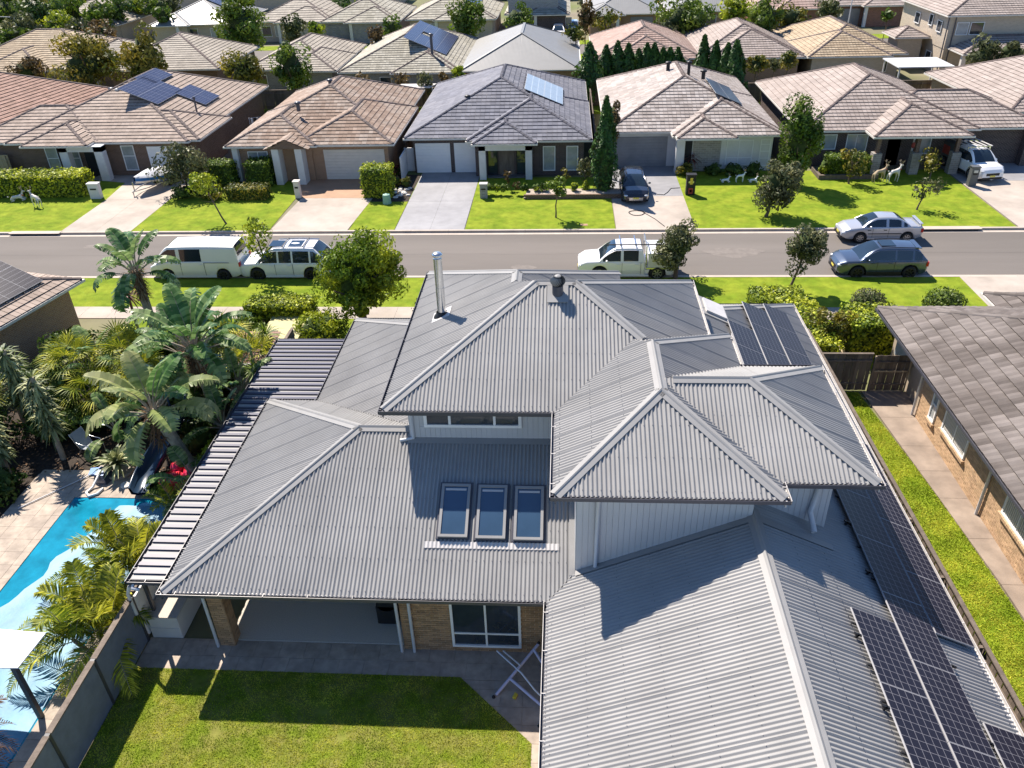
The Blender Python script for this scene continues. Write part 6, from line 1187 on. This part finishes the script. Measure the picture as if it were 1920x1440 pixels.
# ---- lamp posts and poles
def lamp(label,px,py0,py1,y,arm=0):
    a=aty(px,py1,y); t=thing('street_lamp',label,'street lamp',(a[0],y,0),'street lamps'); mb=MB(); mb.tube([(a[0],y,0),(a[0],y,a[2] if 0 else aty(px,py0,y)[2])],[.1,.06],8); part('pole',mb,'pipe',t,True)
    z=aty(px,py0,y)[2]; mb=MB(); mb.tube([(a[0],y,z),(a[0]+arm,y,z+.15)],.04,6); part('arm',mb,'pipe',t,True); mb=MB(); mb.ellip((a[0]+arm,y,z+.15),(.3,.12,.07),6); part('lantern',mb,'pipe',t,True)
lamp('tall pale street lamp behind the leafy tree at the top centre',896,10,78,104.8,-1.5); lamp('street lamp pole at the top right beside the far white van',1590,0,45,104.5,1.5); lamp('street lamp with a long arm at the upper left',40,32,75,104,-2.6)
# ---- letterboxes
def letterbox(label,px,py,w_,h_,mat,extra=None,d_=.4):
    q=at(px,py); t=thing('letterbox',label,'letterbox',q,'letterboxes'); mb=MB(); mb.box(q[0]-w_/2,q[0]+w_/2,q[1],q[1]+d_,0,h_); part('pillar',mb,mat,t); mb=MB(); mb.box(q[0]-w_/2-.04,q[0]+w_/2+.04,q[1]-.04,q[1]+d_+.04,h_,h_+.06); part('cap',mb,mat,t)
    mb=MB(); mb.box(q[0]-w_*.3,q[0]+w_*.3,q[1]-.02,q[1]-.002,h_*.62,h_*.72); part('slot',mb,'black' if mat!='black' else 'steel',t)
    if extra:
        for k,(a,b,c,d,m) in enumerate(extra): mb=MB(); mb.box(q[0]+a,q[0]+b,q[1]-.03,q[1]-.004,c,d); part('sticker',mb,m,t)
letterbox('white rendered letterbox at the end of the long hedge',180,373,.75,1.05,'render'); letterbox('narrow cream letterbox beside the brown driveway',559,372,.38,1.15,'offwhite'); letterbox('grey rendered letterbox between grey driveway and raised bed',907,372,.5,.95,'bgrey'); letterbox('black letterbox with yellow and red decorations beside the black car driveway',1294,366,.6,1.35,'black',((-.08,.1,.75,1.2,'gold'),(-.14,.14,.1,.5,'terra'),(-.08,.08,.2,.4,'white'))); letterbox('dark grey leaning letterbox beside the white ute driveway',1822,350,.5,1.3,'pgrey',((-.12,.14,.95,1.12,'offwhite'),))
q=at(726,381); mb=MB(); mb.lathe((q[0],q[1],0),[(.3,0),(.26,.55),(.24,.62),(.001,.7)],10); solo('service_pit',mb,'greenpit','pale green service pillar at the corner of the clipped lime shrub','service pillar')
# hose and drums on the driveway
q=at(1194,400); mb=MB(); mb.tube([(q[0]+.5*math.cos(a)*(1+.1*math.sin(a*3)),q[1]+.45*math.sin(a),.035) for a in np.linspace(0,2*PI*2.1,46)],.02,5); solo('garden_hose',mb,'black','coiled dark hose loop on the pale driveway before the black car','hose')
a=at(1205,398);b=at(1246,425);mb=MB(); mb.tube([(a[0],a[1],.03),((a[0]+b[0])/2+.1,(a[1]+b[1])/2,.03),(b[0],b[1],.03)],.018,5); solo('garden_hose',mb,'black','straight hose line running from the coil towards the kerb','hose')
pts=[at(*p,z=.03) for p in ((1232,364),(1245,365),(1252,360),(1258,353),(1275,352))]; mb=MB(); mb.tube(pts,.02,5); solo('garden_hose',mb,'black','wavy hose lying on the grey driveway beside the black letterbox','hose')
# reindeer ornaments
def deer(label,x,y,s,rot,mat='white',band='terra',lying=False,group=None):
    t=thing('reindeer_ornament',label,'reindeer ornament',(x,y,0),group,rot); ORI[t.name]=(0,0,0); me=bpy.data.meshes.new('body')
    h=.35 if lying else .95
    V=[(0,0,h),(.45,0,h+.05),(-.45,0,h+.02),(.58,0,h+.2),(.64,0,h+.42),(.70,0,h+.5),(.90,0,h+.42)]; E_=[(0,1),(0,2),(1,3),(3,4),(4,5),(5,6)]; rr=[.17,.18,.17,.10,.08,.10,.04]
    for sx,b in ((.42,1),(-.45,2)):
        for sy in (-.13,.13):
            n=len(V)
            if lying: V+= [(sx+.05,sy*1.3,h-.1),(sx+.35,sy*1.6,.12),(sx+.02,sy*1.6,.06)]
            else: V+= [(sx,sy,h-.18),(sx+(.05 if sx>0 else -.08),sy*1.05,h-.5),(sx+(0 if sx>0 else .02),sy*1.05,.03)]
            E_+=[(b,n),(n,n+1),(n+1,n+2)]; rr+=[.09,.045,.035]
    me.from_pydata([(a*s,b*s,c*s) for a,b,c in V],E_,[]); o=link(me,'body',t); me.materials.append(M[mat]); m=o.modifiers.new('skin','SKIN'); 
    for i,q in enumerate(me.skin_vertices[0].data): q.radius=(rr[i]*s,rr[i]*s); q.use_root=(i==0)
    m.use_smooth_shade=True; o.modifiers.new('sub','SUBSURF').render_levels=1
    for sy in (-1,1):
        mb=MB(); b=Vector((.66,sy*.04,h+.56)); p=[b,b+Vector((-.06,sy*.12,.18)),b+Vector((.02,sy*.2,.36))]; mb.tube([q*s for q in p],.022*s,5); mb.tube([p[1]*s,(p[1]+Vector((.12,0,.12)))*s],.016*s,5); mb.tube([p[1]*s,(p[1]+Vector((-.12,sy*.04,.12)))*s],.016*s,5); part('antler',mb,'timberp',t)
        mb=MB(); mb.ellip((.66*s,sy*.13*s,(h+.52)*s),(.03*s,.09*s,.04*s),5); part('ear',mb,mat,t)
    mb=MB(); mb.tube([(.54*s,0,(h+.12)*s),(.58*s,0,(h+.2)*s)],.135*s,10); part('scarf',mb,band,t)
    mb=MB(); mb.ellip((-.6*s,0,(h+.1)*s),(.08*s,.04*s,.06*s),5); part('tail',mb,mat,t); return t

G_='lawn reindeer ornaments'
deer('white reindeer ornament with red scarf, left of the standing pair on the right lawn',*at(1645,342)[:2],.8,.35,'timberp',group=G_);deer('white reindeer ornament with red scarf, right of the standing pair on the right lawn',*at(1672,342)[:2],.8,.4,'offwhite',group=G_)
deer('orange and white reindeer ornament standing on the far left lawn',*at(72,388)[:2],.75,PI-.5,'offwhite','amber',group=G_);deer('fallen orange and white ornament lying on the lawn at the left edge',*at(32,377)[:2],.8,.4,'offwhite','amber',True,group=G_)
for px,l,lab in ((1358,True,'small white wire deer lying, left of three before the mottled grey house'),(1386,False,'small white wire deer standing, middle of three'),(1410,True,'small white wire deer lying, right of three')): deer(lab,*at(px,342)[:2],.5,.1,'white','white',l,'small white deer')
q=at(1388,312); t=thing('round_sign_ornament','round red and white ornament on a striped pole before the white window','ornament',q); mb=MB(); mb.tube([(q[0],q[1],0),(q[0],q[1],1.1)],.05,8); part('pole',mb,'white',t); mb=MB(); mb.lathe((q[0],q[1],1.35),[(.001,-.03),(.28,-.03),(.28,.03),(.001,.03)],16,axis='y'); part('disc',mb,'terra',t); mb=MB(); mb.lathe((q[0],q[1]-.04,1.35),[(.001,-.005),(.2,-.005),(.2,.005),(.001,.005)],16,axis='y'); part('inner_disc',mb,'offwhite',t)
q=at(1702,313); t=thing('garden_lamp','red ribboned white garden lantern on a post between the stone porch piers','lamp post',q); mb=MB(); mb.tube([(q[0],q[1],0),(q[0],q[1],2.0)],[.12,.05],8); part('pole',mb,'offwhite',t,True); mb=MB(); mb.lathe((q[0],q[1],2.0),[(.08,0),(.15,.25),(.18,.28),(.001,.42)],8); part('lantern',mb,'white',t); mb=MB(); mb.ellip((q[0],q[1]-.08,1.6),(.14,.08,.22),6); part('bow',mb,'terra',t)
# washing line behind the brown brick house
t=thing('clothes_line','clothes line with white and dark washing behind the brown brick house corner','clothes line',(-26.2,69,0)); 
for k in range(9): mb=MB(); x=-27+.22*k; mb.box(x,x+.18,69+.1*k,69.03+.1*k,1.1+.1*(k%2),1.75); part('garment',mb,['white','black','offwhite','pblue'][k%4],t)
for x,y in ((-27.1,68.9),(-25.0,69.9)): mb=MB(); mb.tube([(x,y,0),(x,y,1.8)],.04,6); part('post',mb,'pipe',t)
mb=MB(); mb.tube([(-27.1,68.9,1.78),(-25,69.9,1.78)],.02,5); part('line',mb,'pipe',t)
# far parked cars (small in the picture)
for i,(px,py,p,lab,rt) in enumerate(((1047,70,'pwhite','small white car parked before the grey garage, top centre',-PI/2),(1075,62,'psilver','small silver car at the far driveway right of the white car, top centre',-PI/2),(1020,60,'pblack','dark car in the shade of the grey garage, top centre',-PI/2),(1222,60,'pwhite','white car half hidden behind the pink tiled roof',-PI/2),(1605,42,'pwhite','white van parked on the far street behind the yellow tiled house',-PI/2),(1910,8,'pwhite','white car at the top right corner',0))):
    q=at(px,py); car('far_parked_car',lab,'car',(q[0],q[1]+2.5,.0),rt,4.4,1.8,[(0,.95,.86),(.08,1.02,.94),(3.2,.96,1),(4.0,.85,.95),(4.4,.55,.78)],dict(x0=.12,x1=3.4,r0=.6,r1=2.4,zb=.97,zr=1.5,tw=.7,pil=(1.7,)),p,zw=.32,wx=(.85,3.5),group='cars on the far street')
# ================================================================ POOL GARDEN
strelitzia('tall bird of paradise tree at the back by the footpath, crown over the verge',-18.6,31.,4.6,16,1.4,.36,(0,0),'lf_str',rt=.18)
strelitzia('tallest bird of paradise tree in the middle with a shaggy brown trunk',-13.7,25.6,3.9,22,1.75,.40,(-.3,0),'lf_str',rt=.24,skirt=1.6)
strelitzia('bird of paradise tree leaning over the blue slide with broad pale leaves',-13.3,22.4,3.1,18,1.7,.44,(-1.1,.1),'lf_strp',rt=.2,skirt=1.3)
strelitzia('half hidden bird of paradise clump between the two tall ones',-15.6,27.6,2.5,14,1.4,.3,(0,0),'lf_str',rt=.12,skirt=.3)
strelitzia('low bird of paradise clump against the striped carport roof',-12.9,24.2,1.3,12,1.2,.26,(0,0),'lf_str',rt=.1,skirt=.2)
strelitzia('bird of paradise leaves entering from the left edge beside the pool',-18.4,15.2,1.7,9,1.3,.28,(.2,0),'lf_str',rt=.1,skirt=.3)
palm('feather_palm','bushy feather palm arching over the pool, far one of two',-13.5,17.3,.75,21,2.25,.6,'lf_pal',nst=3,nl=40,wid=.03,upmax=80,span=75)
palm('feather_palm','bushy feather palm arching over the pool, near one of two',-13.3,14.8,.8,21,2.25,.6,'lf_pal',nst=3,nl=40,wid=.03,upmax=80,span=75)
palm('feather_palm','small golden feather palm at the pool corner by the pink float',-12.9,20.5,.4,14,1.3,.4,'lf_pal',nst=2,nl=26,wid=.02,upmax=75,span=60)
palm('fan_palm','bright fan palm by the tan neighbour wall, left',-20.4,27.6,1.5,16,.9,mat='lf_pal',kind='fan',fr=1.0,rt=.12)
palm('fan_palm','bright fan palm by the tan neighbour wall, middle',-18.3,28.0,1.7,16,.9,mat='lf_pal',kind='fan',fr=1.0,rt=.12)
palm('fan_palm','fan palm in the shade behind the garden chairs',-16.9,26.6,1.7,15,.8,mat='lf_pal',kind='fan',fr=.9,rt=.12)
palm('fan_palm','dark fan palm at the left edge against the tan wall',-22.3,26.0,1.5,16,.9,mat='lf_mid',kind='fan',fr=1.,rt=.12)
palm('fan_palm','low fan palm between the bird of paradise trees and fence',-12.9,28.1,1.5,14,.8,mat='lf_pal',kind='fan',fr=.8,rt=.1)
palm('feather_palm','brown drooping feather palm crown at the bottom left corner',-14.1,10.6,1.9,18,1.3,.4,'fibre',nl=24,wid=.02,upmax=40,span=110,rt=.16)
swords('dracaena','striped dracaena column with drooping sword leaves near the grey chairs',-19.3,23.6,0,3.7,360,.62,.05,'lf_var',span=150,column=2.3,stem=.09)
swords('dracaena','striped dracaena column at the left edge, back',-21.3,25.2,0,3.9,330,.65,.05,'lf_var',span=150,column=2.4,stem=.09)
swords('dracaena','striped dracaena column at the left edge, front',-20.9,22.6,0,2.9,300,.62,.05,'lf_var',span=150,column=2.0,stem=.09)
swords('yucca','spiky yucca head beside the small ribbed roof',-12.7,29.3,0,2.3,70,.85,.035,'lf_mid',span=120); swords('yucca','spiky yucca head leaning over the striped carport edge',-12.4,27.0,0,1.9,80,.85,.035,'lf_mid',span=125)
swords('bromeliad','large bromeliad rosette in a round pot beside the slide',-16.6,22.75,0,.45,60,.95,.07,'lf_var',span=85,stem=0)
swords('red_cordyline','dark red cordyline behind the tall back bird of paradise',-20.3,32.6,0,2.6,70,.8,.04,'lf_red',span=120)
for i,(x,y,r_,h_,m,lab) in enumerate([(-22.6,29.6,1.3,1.8,'lf_dark','dark shrub against the tan neighbour wall'),(-15.2,30.5,1.3,1.7,'lf_dark','dark shrub at the back of the pool garden'),(-17.2,30.6,1.2,1.7,'lf_mid','green shrub below the back bird of paradise'),(-18.6,26.8,1.1,1.6,'lf_dark','dark shrub behind the two garden chairs'),(-20.8,26.6,1.2,2.0,'lf_dark','dark bush behind the striped dracaena'),(-12.9,22.9,.7,1.2,'lf_bright','lime broad leaved shrub below the striped roof edge'),(-14.6,28.6,1.2,1.8,'lf_dark','dark shrub under the tallest bird of paradise'),(-22.3,23.6,1.3,1.6,'lf_dark','dark bush at the left edge beside the pool garden'),(-22.0,20.6,1.2,1.5,'lf_dark','dark bush at the left edge above the tub'),(-13.9,24.2,.9,1.4,'lf_dark','dark shrub between tall trunk and fence'),(-19.9,31.2,1.2,1.8,'lf_mid','green shrub at the foot of the back bird of paradise')]):
    shrub('garden_shrub',lab,x,y,r_,h_,1500,.10,m,clumps=16,group='pool garden shrubs')
for i,(x,y,hc,n_,L_,lab) in enumerate([(-19.8,28.2,1.6,12,1.3,'bird of paradise clump in front of the bright fan palms'),(-16.3,29.6,2.2,14,1.4,'bird of paradise clump between the back tree and the middle tree'),(-12.8,26.0,1.5,11,1.2,'bird of paradise clump tucked beside the carport posts'),(-17.6,24.8,.6,9,1.0,'low bird of paradise leaves between the two garden chairs'),(-13.0,21.4,.6,9,1.0,'low broad leaves behind the pink float'),(-15.9,25.6,1.2,11,1.2,'broad leaved clump behind the water slide')]):
    strelitzia(lab,x,y,hc,n_,L_,.28,(0,0),'lf_str',rt=.09,skirt=.2)
for x,y,z,lab in ((-18.9,26.4,1.2,'low fan palm in front of the dark shrubs'),(-22.9,25.0,2.0,'fan palm cut off by the left edge'),(-14.9,29.2,2.0,'fan palm behind the tallest bird of paradise')): palm('fan_palm',lab,x,y,z,16,.85,mat='lf_pal',kind='fan',fr=.95,rt=.1)
for x,y,r_,h_,m,lab in ((-20.2,24.9,1.0,1.5,'lf_dark','dark shrub between two striped dracaenas'),(-19.0,25.3,.9,1.2,'lf_dark','dark shrub left of the far garden chair'),(-16.0,26.9,1.2,2.0,'lf_dark','tall dark shrub behind the slide ladder'),(-20.6,21.4,1.0,1.1,'lf_dark','low dark shrub by the paving, left'),(-21.5,18.6,1.3,1.3,'lf_dark','dark shrub left of the round tub'),(-21.6,16.0,1.3,1.2,'lf_dark','dark shrub at the left photo edge by the paving'),(-13.2,28.9,1.0,1.6,'lf_dark','dark shrub behind the carport yuccas'),(-18.0,29.6,1.2,2.2,'lf_mid','tall green shrub between the fan palms'),(-15.0,32.6,1.0,1.3,'lf_mid','green shrub left of the kiosk on the verge side'),(-23.0,31.6,1.0,1.6,'lf_mid','green shrub at the foot of the tan wall corner'),(-14.6,21.9,.5,.5,'lf_dark','small dark plant between slide and float')): shrub('garden_shrub',lab,x,y,r_,h_,1600,.10,m,clumps=16,group='pool garden shrubs')
# kiosk and small roof between
t=thing('electricity_kiosk','beige green electricity kiosk with slatted vents beside the carport roof','electricity kiosk',(-13.1,32.3,0)); mb=MB(); mb.box(-13.9,-12.2,30.6,33.6,.0,.95); part('cabinet',mb,'kiosk',t); mb=MB(); mb.box(-13.98,-12.12,30.55,33.7,.95,1.02); part('lid',mb,'kiosk',t)
for x in (-13.6,-12.75): 
    for k in range(6): mb=MB(); mb.box(x,x+.34,31.2+k*.17,31.32+k*.17,1.022,1.04); part('louvre',mb,'kioskg',t)
t=thing('garden_shed','small brown ribbed shed roof beside the carport, behind the yuccas','shed',(-13.4,29.1,0)); mb=MB(); mb.box(-14.2,-12.5,28.0,30.1,0,1.6); part('wall',mb,'offwhite',t)
for k in range(7): mb=MB(); x=-14.35+k*.28; mb.hexa([(x,27.9,1.68),(x+.27,27.9,1.68),(x+.27,30.3,1.95),(x,30.3,1.95),(x,27.9,1.71),(x+.27,27.9,1.71),(x+.27,30.3,1.98),(x,30.3,1.98)]); mb.box(x+.24,x+.27,27.9,28.0,1.7,1.74); part('roof_sheet',mb,'t_brown',t)
mb=MB(); mb.box(-14.4,-12.3,27.85,27.98,1.6,1.74); part('fascia',mb,'lipw',t)
# chairs
def chair(label,x,y,rot):
    t=thing('garden_chair',label,'chair',(x,y,0),'grey sling garden chairs',rot); ORI[t.name]=(0,0,0)
    mb=MB(); mb.hexa([(-.27,-.27,.36),(.27,-.27,.42),(.27,.27,.42),(-.27,.27,.36),(-.27,-.27,.39),(.27,-.27,.45),(.27,.27,.45),(-.27,.27,.39)]); part('seat',mb,'fabric',t); mb=MB(); mb.hexa([(-.27,-.27,.38),(-.27,.27,.38),(-.62,.27,.98),(-.62,-.27,.98),(-.24,-.27,.4),(-.24,.27,.4),(-.59,.27,1.0),(-.59,-.27,1.0)]); part('backrest',mb,'fabric',t)
    for s in (-.3,.3):
        mb=MB(); mb.tube([(.3,s,0),(.28,s,.45),(.2,s,.62),(-.2,s,.62),(-.48,s,.7)],.018,6); part('armrest',mb,'steel',t,True); mb=MB(); mb.tube([(-.5,s,0),(-.27,s,.38),(-.62,s,1.0)],.018,6); part('leg',mb,'steel',t,True)
    return t
chair('grey sling garden chair in deep shade, nearer the striped dracaena',-18.2,23.9,-.3); chair('grey sling garden chair in deep shade, farther back by the fan palm',-17.3,25.9,-.1)
# slide
t=thing('water_slide','dark blue plastic water slide curving down to the pool','slide',(-15,22.5,0)); P=[]
path=[(-14.6,24.4,1.75,0),(-14.65,24.0,1.55,.1),(-14.75,23.6,1.2,.2),(-14.9,23.2,.85,.2),(-15.1,22.7,.55,.15),(-15.2,22.2,.35,0),(-15.15,21.7,.26,-.1),(-15.05,21.35,.26,-.1)]
path=[Vector(p[:3]) for p in path]; rows=[]
for i,p in enumerate(path):
    d=(path[min(i+1,len(path)-1)]-path[max(i-1,0)]).normalized(); s=d.cross(Vector((0,0,1))).normalized(); n=s.cross(d); rows.append([p+s*a+n*b for a,b in ((-.4,.28),(-.37,.3),(-.33,.26),(-.28,.08),(-.12,0),(.12,0),(.28,.08),(.33,.26),(.37,.3),(.4,.28),(.36,.0),(.15,-.08),(-.15,-.08),(-.36,.0))])
def sub(rows,k=4):
    out=[]
    for i in range(len(rows)-1):
        p0=rows[max(i-1,0)];p1=rows[i];p2=rows[i+1];p3=rows[min(i+2,len(rows)-1)]
        for q in range(k):
            u=q/k; out.append([.5*((2*b)+(-a+c)*u+(2*a-5*b+4*c-d)*u*u+(-a+3*b-3*c+d)*u**3) for a,b,c,d in zip(p0,p1,p2,p3)])
    out.append(rows[-1]); return out
mb=MB(); mb.grid(sub(rows),closev=True); part('chute',mb,'slide',t,True)
for p,q in (((-14.95,24.5,0),(-14.95,24.5,2.4)),((-14.25,24.5,0),(-14.25,24.5,2.4)),((-14.9,23.2,.0),(-14.9,23.2,.8))): mb=MB(); mb.tube([p,q],.045,8); part('post',mb,'slide',t,True)
for k in range(4): mb=MB(); mb.bar((-14.95,24.6,.35+.4*k),(-14.25,24.6,.35+.4*k),.08,.04); part('rung',mb,'slide',t)
mb=MB(); mb.tube([(-14.05+.4*math.cos(a),22.1+.55*math.sin(a),.35+.12*math.sin(a*2)) for a in np.linspace(0,2*PI,22)],.2,10,cap=False); mb.ellip((-14.0,21.9,.45),(.32,.4,.25),8); mb.ellip((-14.1,22.4,.6),(.25,.25,.25),8); solo('pool_float','x' and mb,'pink','shiny pink and red inflatable float beside the slide','pool float',smooth=True)
mb=MB(); mb.lathe((-16.0,22.0,.05),[(.2,0),(.19,.06),(.001,.08)],18); solo('skimmer_lid',mb,'offwhite','round cream skimmer lid on the paving left of the slide','lid')
t=thing('pool_cleaner','blue grey pool cleaner with a white hose loop at the pool edge','pool cleaner',(-17.0,22.2,.05)); mb=MB(); mb.hexa([(-17.3,22.1,.05),(-16.75,22.0,.05),(-16.65,22.6,.05),(-17.2,22.7,.05),(-17.2,22.15,.4),(-16.85,22.1,.4),(-16.8,22.5,.45),(-17.15,22.6,.45)]); part('body',mb,'pblue',t); mb=MB(); mb.tube([(-17.1,22.6,.35),(-17.0,22.2,.45),(-17.15,21.8,.12),(-17.25,21.5,.1),(-17.05,21.3,.1),(-16.8,21.45,.1),(-16.75,21.75,.1)],.045,8); part('hose',mb,'white',t,True)
mb=MB(); mb.tube([(-19.3,20.6,.08),(-17.55,22.6,.1)],.02,6); q=solo('pool_pole',mb,'pipe','long thin pool pole lying on the paving','pole'); mb=MB(); mb.hexa([(-17.7,22.5,.06),(-17.1,22.6,.06),(-17.2,23.0,.06),(-17.8,22.9,.06),(-17.7,22.5,.12),(-17.1,22.6,.12),(-17.2,23.0,.12),(-17.8,22.9,.12)]); part('net',mb,'blue',q)
mb=MB(); mb.lathe((-19.9,19.3,.05),[(.2,0),(.24,.45),(.26,.47),(.22,.48),(.2,.1),(.001,.08)],16); solo('tub','x' and mb,'kioskg','grey green round tub on the paving at the left edge','tub',smooth=True)
t=solo('plant_pot',(lambda m:(m.lathe((-16.55,22.7,0),[(.45,0),(.5,.18),(.44,.2),(.42,.1),(.001,.1)],20),m)[1])(MB()),'paver','low round stone pot rim under the bromeliad','pot')
for k,(x,y) in enumerate(((-15.9,23.3),(-16.0,24.5),(-17.4,23.0),(-15.75,22.9))): mb=MB(); mb.hexa([(x-.2,y-.14,.01),(x+.2,y-.1,.01),(x+.22,y+.18,.01),(x-.16,y+.14,.01),(x-.2,y-.14,.06),(x+.2,y-.1,.06),(x+.22,y+.18,.06),(x-.16,y+.14,.06)]); solo('stepping_stone',mb,'paver','pale %s stepping stone in the dark mulch'%['square','rear','left','nearest'][k],'stepping stone',group='stepping stones')
# white awning at the bottom left
t=thing('shade_awning','white square shade awning on dark posts over the pool, bottom left','awning',(-14.3,12.6,0)); mb=MB(); mb.hexa([(-17,12.2,2.25),(-13.55,12.35,2.15),(-13.45,13.45,2.15),(-17,13.6,2.25),(-17,12.2,2.29),(-13.55,12.35,2.19),(-13.45,13.45,2.19),(-17,13.6,2.29)]); part('canopy',mb,'white',t)
for p in ((-13.75,12.45),): mb=MB(); mb.bar((p[0],p[1],0),(p[0],p[1],2.15),.12,.12); part('post',mb,'post',t)
mb=MB(); mb.hexa([(-12.95,12.6,.35),(-12.6,12.6,.35),(-12.6,14.4,.35),(-12.95,14.4,.35),(-12.95,12.6,.42),(-12.6,12.6,.42),(-12.6,14.4,.42),(-12.95,14.4,.42)]); solo('bench_cushion',mb,'pblue','dark blue patterned cushion beside the panel fence','cushion')

# ---- roof screws, storm drains, road details
def screws(P,rows=.9,stp=.22,size=.008):
    n,dn,u=plane_basis(P); P=[Vector(p) for p in P]; o=P[0]; uv=[((p-o).dot(u),(p-o).dot(dn)) for p in P]; vm=max(b for a,b in uv); u0=min(a for a,b in uv);u1=max(a for a,b in uv); mb=MB(); x=math.ceil(u0/stp)*stp
    while x<u1:
        c=clip_u(uv,x)
        if c:
            v=vm-.12
            while v>c[0]+.1:
                if v<c[1]: q=o+u*x+dn*(v+random.uniform(-.012,.012))+n*.0215; mb.hexa([q-u*size-dn*size,q+u*size-dn*size,q+u*size+dn*size,q-u*size+dn*size]+[k+n*.01 for k in (q-u*size-dn*size,q+u*size-dn*size,q+u*size+dn*size,q-u*size+dn*size)])
                v-=rows
        x+=stp
    part('roof_screws',mb,'gutter',mh,kind='stuff')
for P in ([(-10.65,14.5,ZL),(-.33,14.5,ZL),(.2,15.1,zc(.6,ZL)),(.2,18.6,zc(4.1,ZL)),(-5.6,18.6,zc(4.1,ZL))],[(-.33,4,ZL),(-.33,14.5,ZL),(.3,15.1,zc(.6,ZL)),(GX-.2,15.1,zc(4.86,ZL)),(GX-.2,4,zc(4.86,ZL))],[(9.8,4,ZL),(9.8,15.2,ZL),(GX+.2,15.2,zc(4.86,ZL)),(GX+.2,4,zc(4.86,ZL))],[(-5.03,18.3,ZU),(-.2,18.3,ZU),(1.8,20.3,zc(2.)),(.38,22.2,zc(3.9)),(-.83,22.2,zc(3.9))],[(DX0,DY0,ZU),(DX1,DY0,ZU),(dm,DY0+2.5,zc(2.5))],[(DX1-.1,15.36,ZU),(7.58,15.36,ZU),(5.1,17.8,zc(2.44)),(dm+.5,17.8,zc(2.44))],[(DX0,DY0,ZU),(DX0,18.3,ZU),(2.,20.4,zc(2.17)),(dm-.1,DY1-2.9,zc(2.6)),(dm-.1,DY0+2.8,zc(2.6))]): screws(P)
for px,py,w_,lab in ((1775,427,3.4,'long dark storm drain inlet in the far kerb near the right driveway'),(62,441,3.0,'dark storm drain inlet in the far kerb at the left edge')):
    q=at(px,py,-.05); t=thing('storm_drain',lab,'storm drain',(q[0],47.1,-.1)); mb=MB(); mb.box(q[0]-w_/2,q[0]+w_/2,46.98,47.2,-.17,-.01); part('inlet',mb,'black',t); mb=MB(); mb.box(q[0]-w_/2-.2,q[0]+w_/2+.2,46.95,47.42,.0,.03); part('lintel',mb,'kerb',t)
mb=MB(); mb.box(1.05,1.5,47.9,48.2,-.02,.012); solo('meter_cover',mb,'concbrown','small rectangular service cover in the lawn near the far kerb','cover')
n=260
for i,(x0,x1,y0,y1) in enumerate(((8.2,11.5,43.2,44.6),(-3,-1.6,41.3,42.2),(-30,-26,44.8,45.6))):
    mb=MB(); N_=26; P=[]
    for k in range(N_): a=2*PI*k/N_; rr=1+.12*math.sin(3*a+i)+.08*math.sin(7*a); P.append(((x0+x1)/2+(x1-x0)/2*rr*math.cos(a),(y0+y1)/2+(y1-y0)/2*rr*math.sin(a)))
    poly_sheet(mb,P,-.126); struct('road_patch',mb,'asph2')
mb=MB(); x=-60.
while x<60:
    y=43.75+.05*math.sin(x*.7)+.03*math.sin(x*2.3); y2=43.75+.05*math.sin((x+.5)*.7)+.03*math.sin((x+.5)*2.3); mb.face([(x,y,-.1265),(x+.5,y2,-.1265),(x+.5,y2+.018,-.1265),(x,y+.018,-.1265)]); x+=.5
struct('road_seam',mb,'asph3')
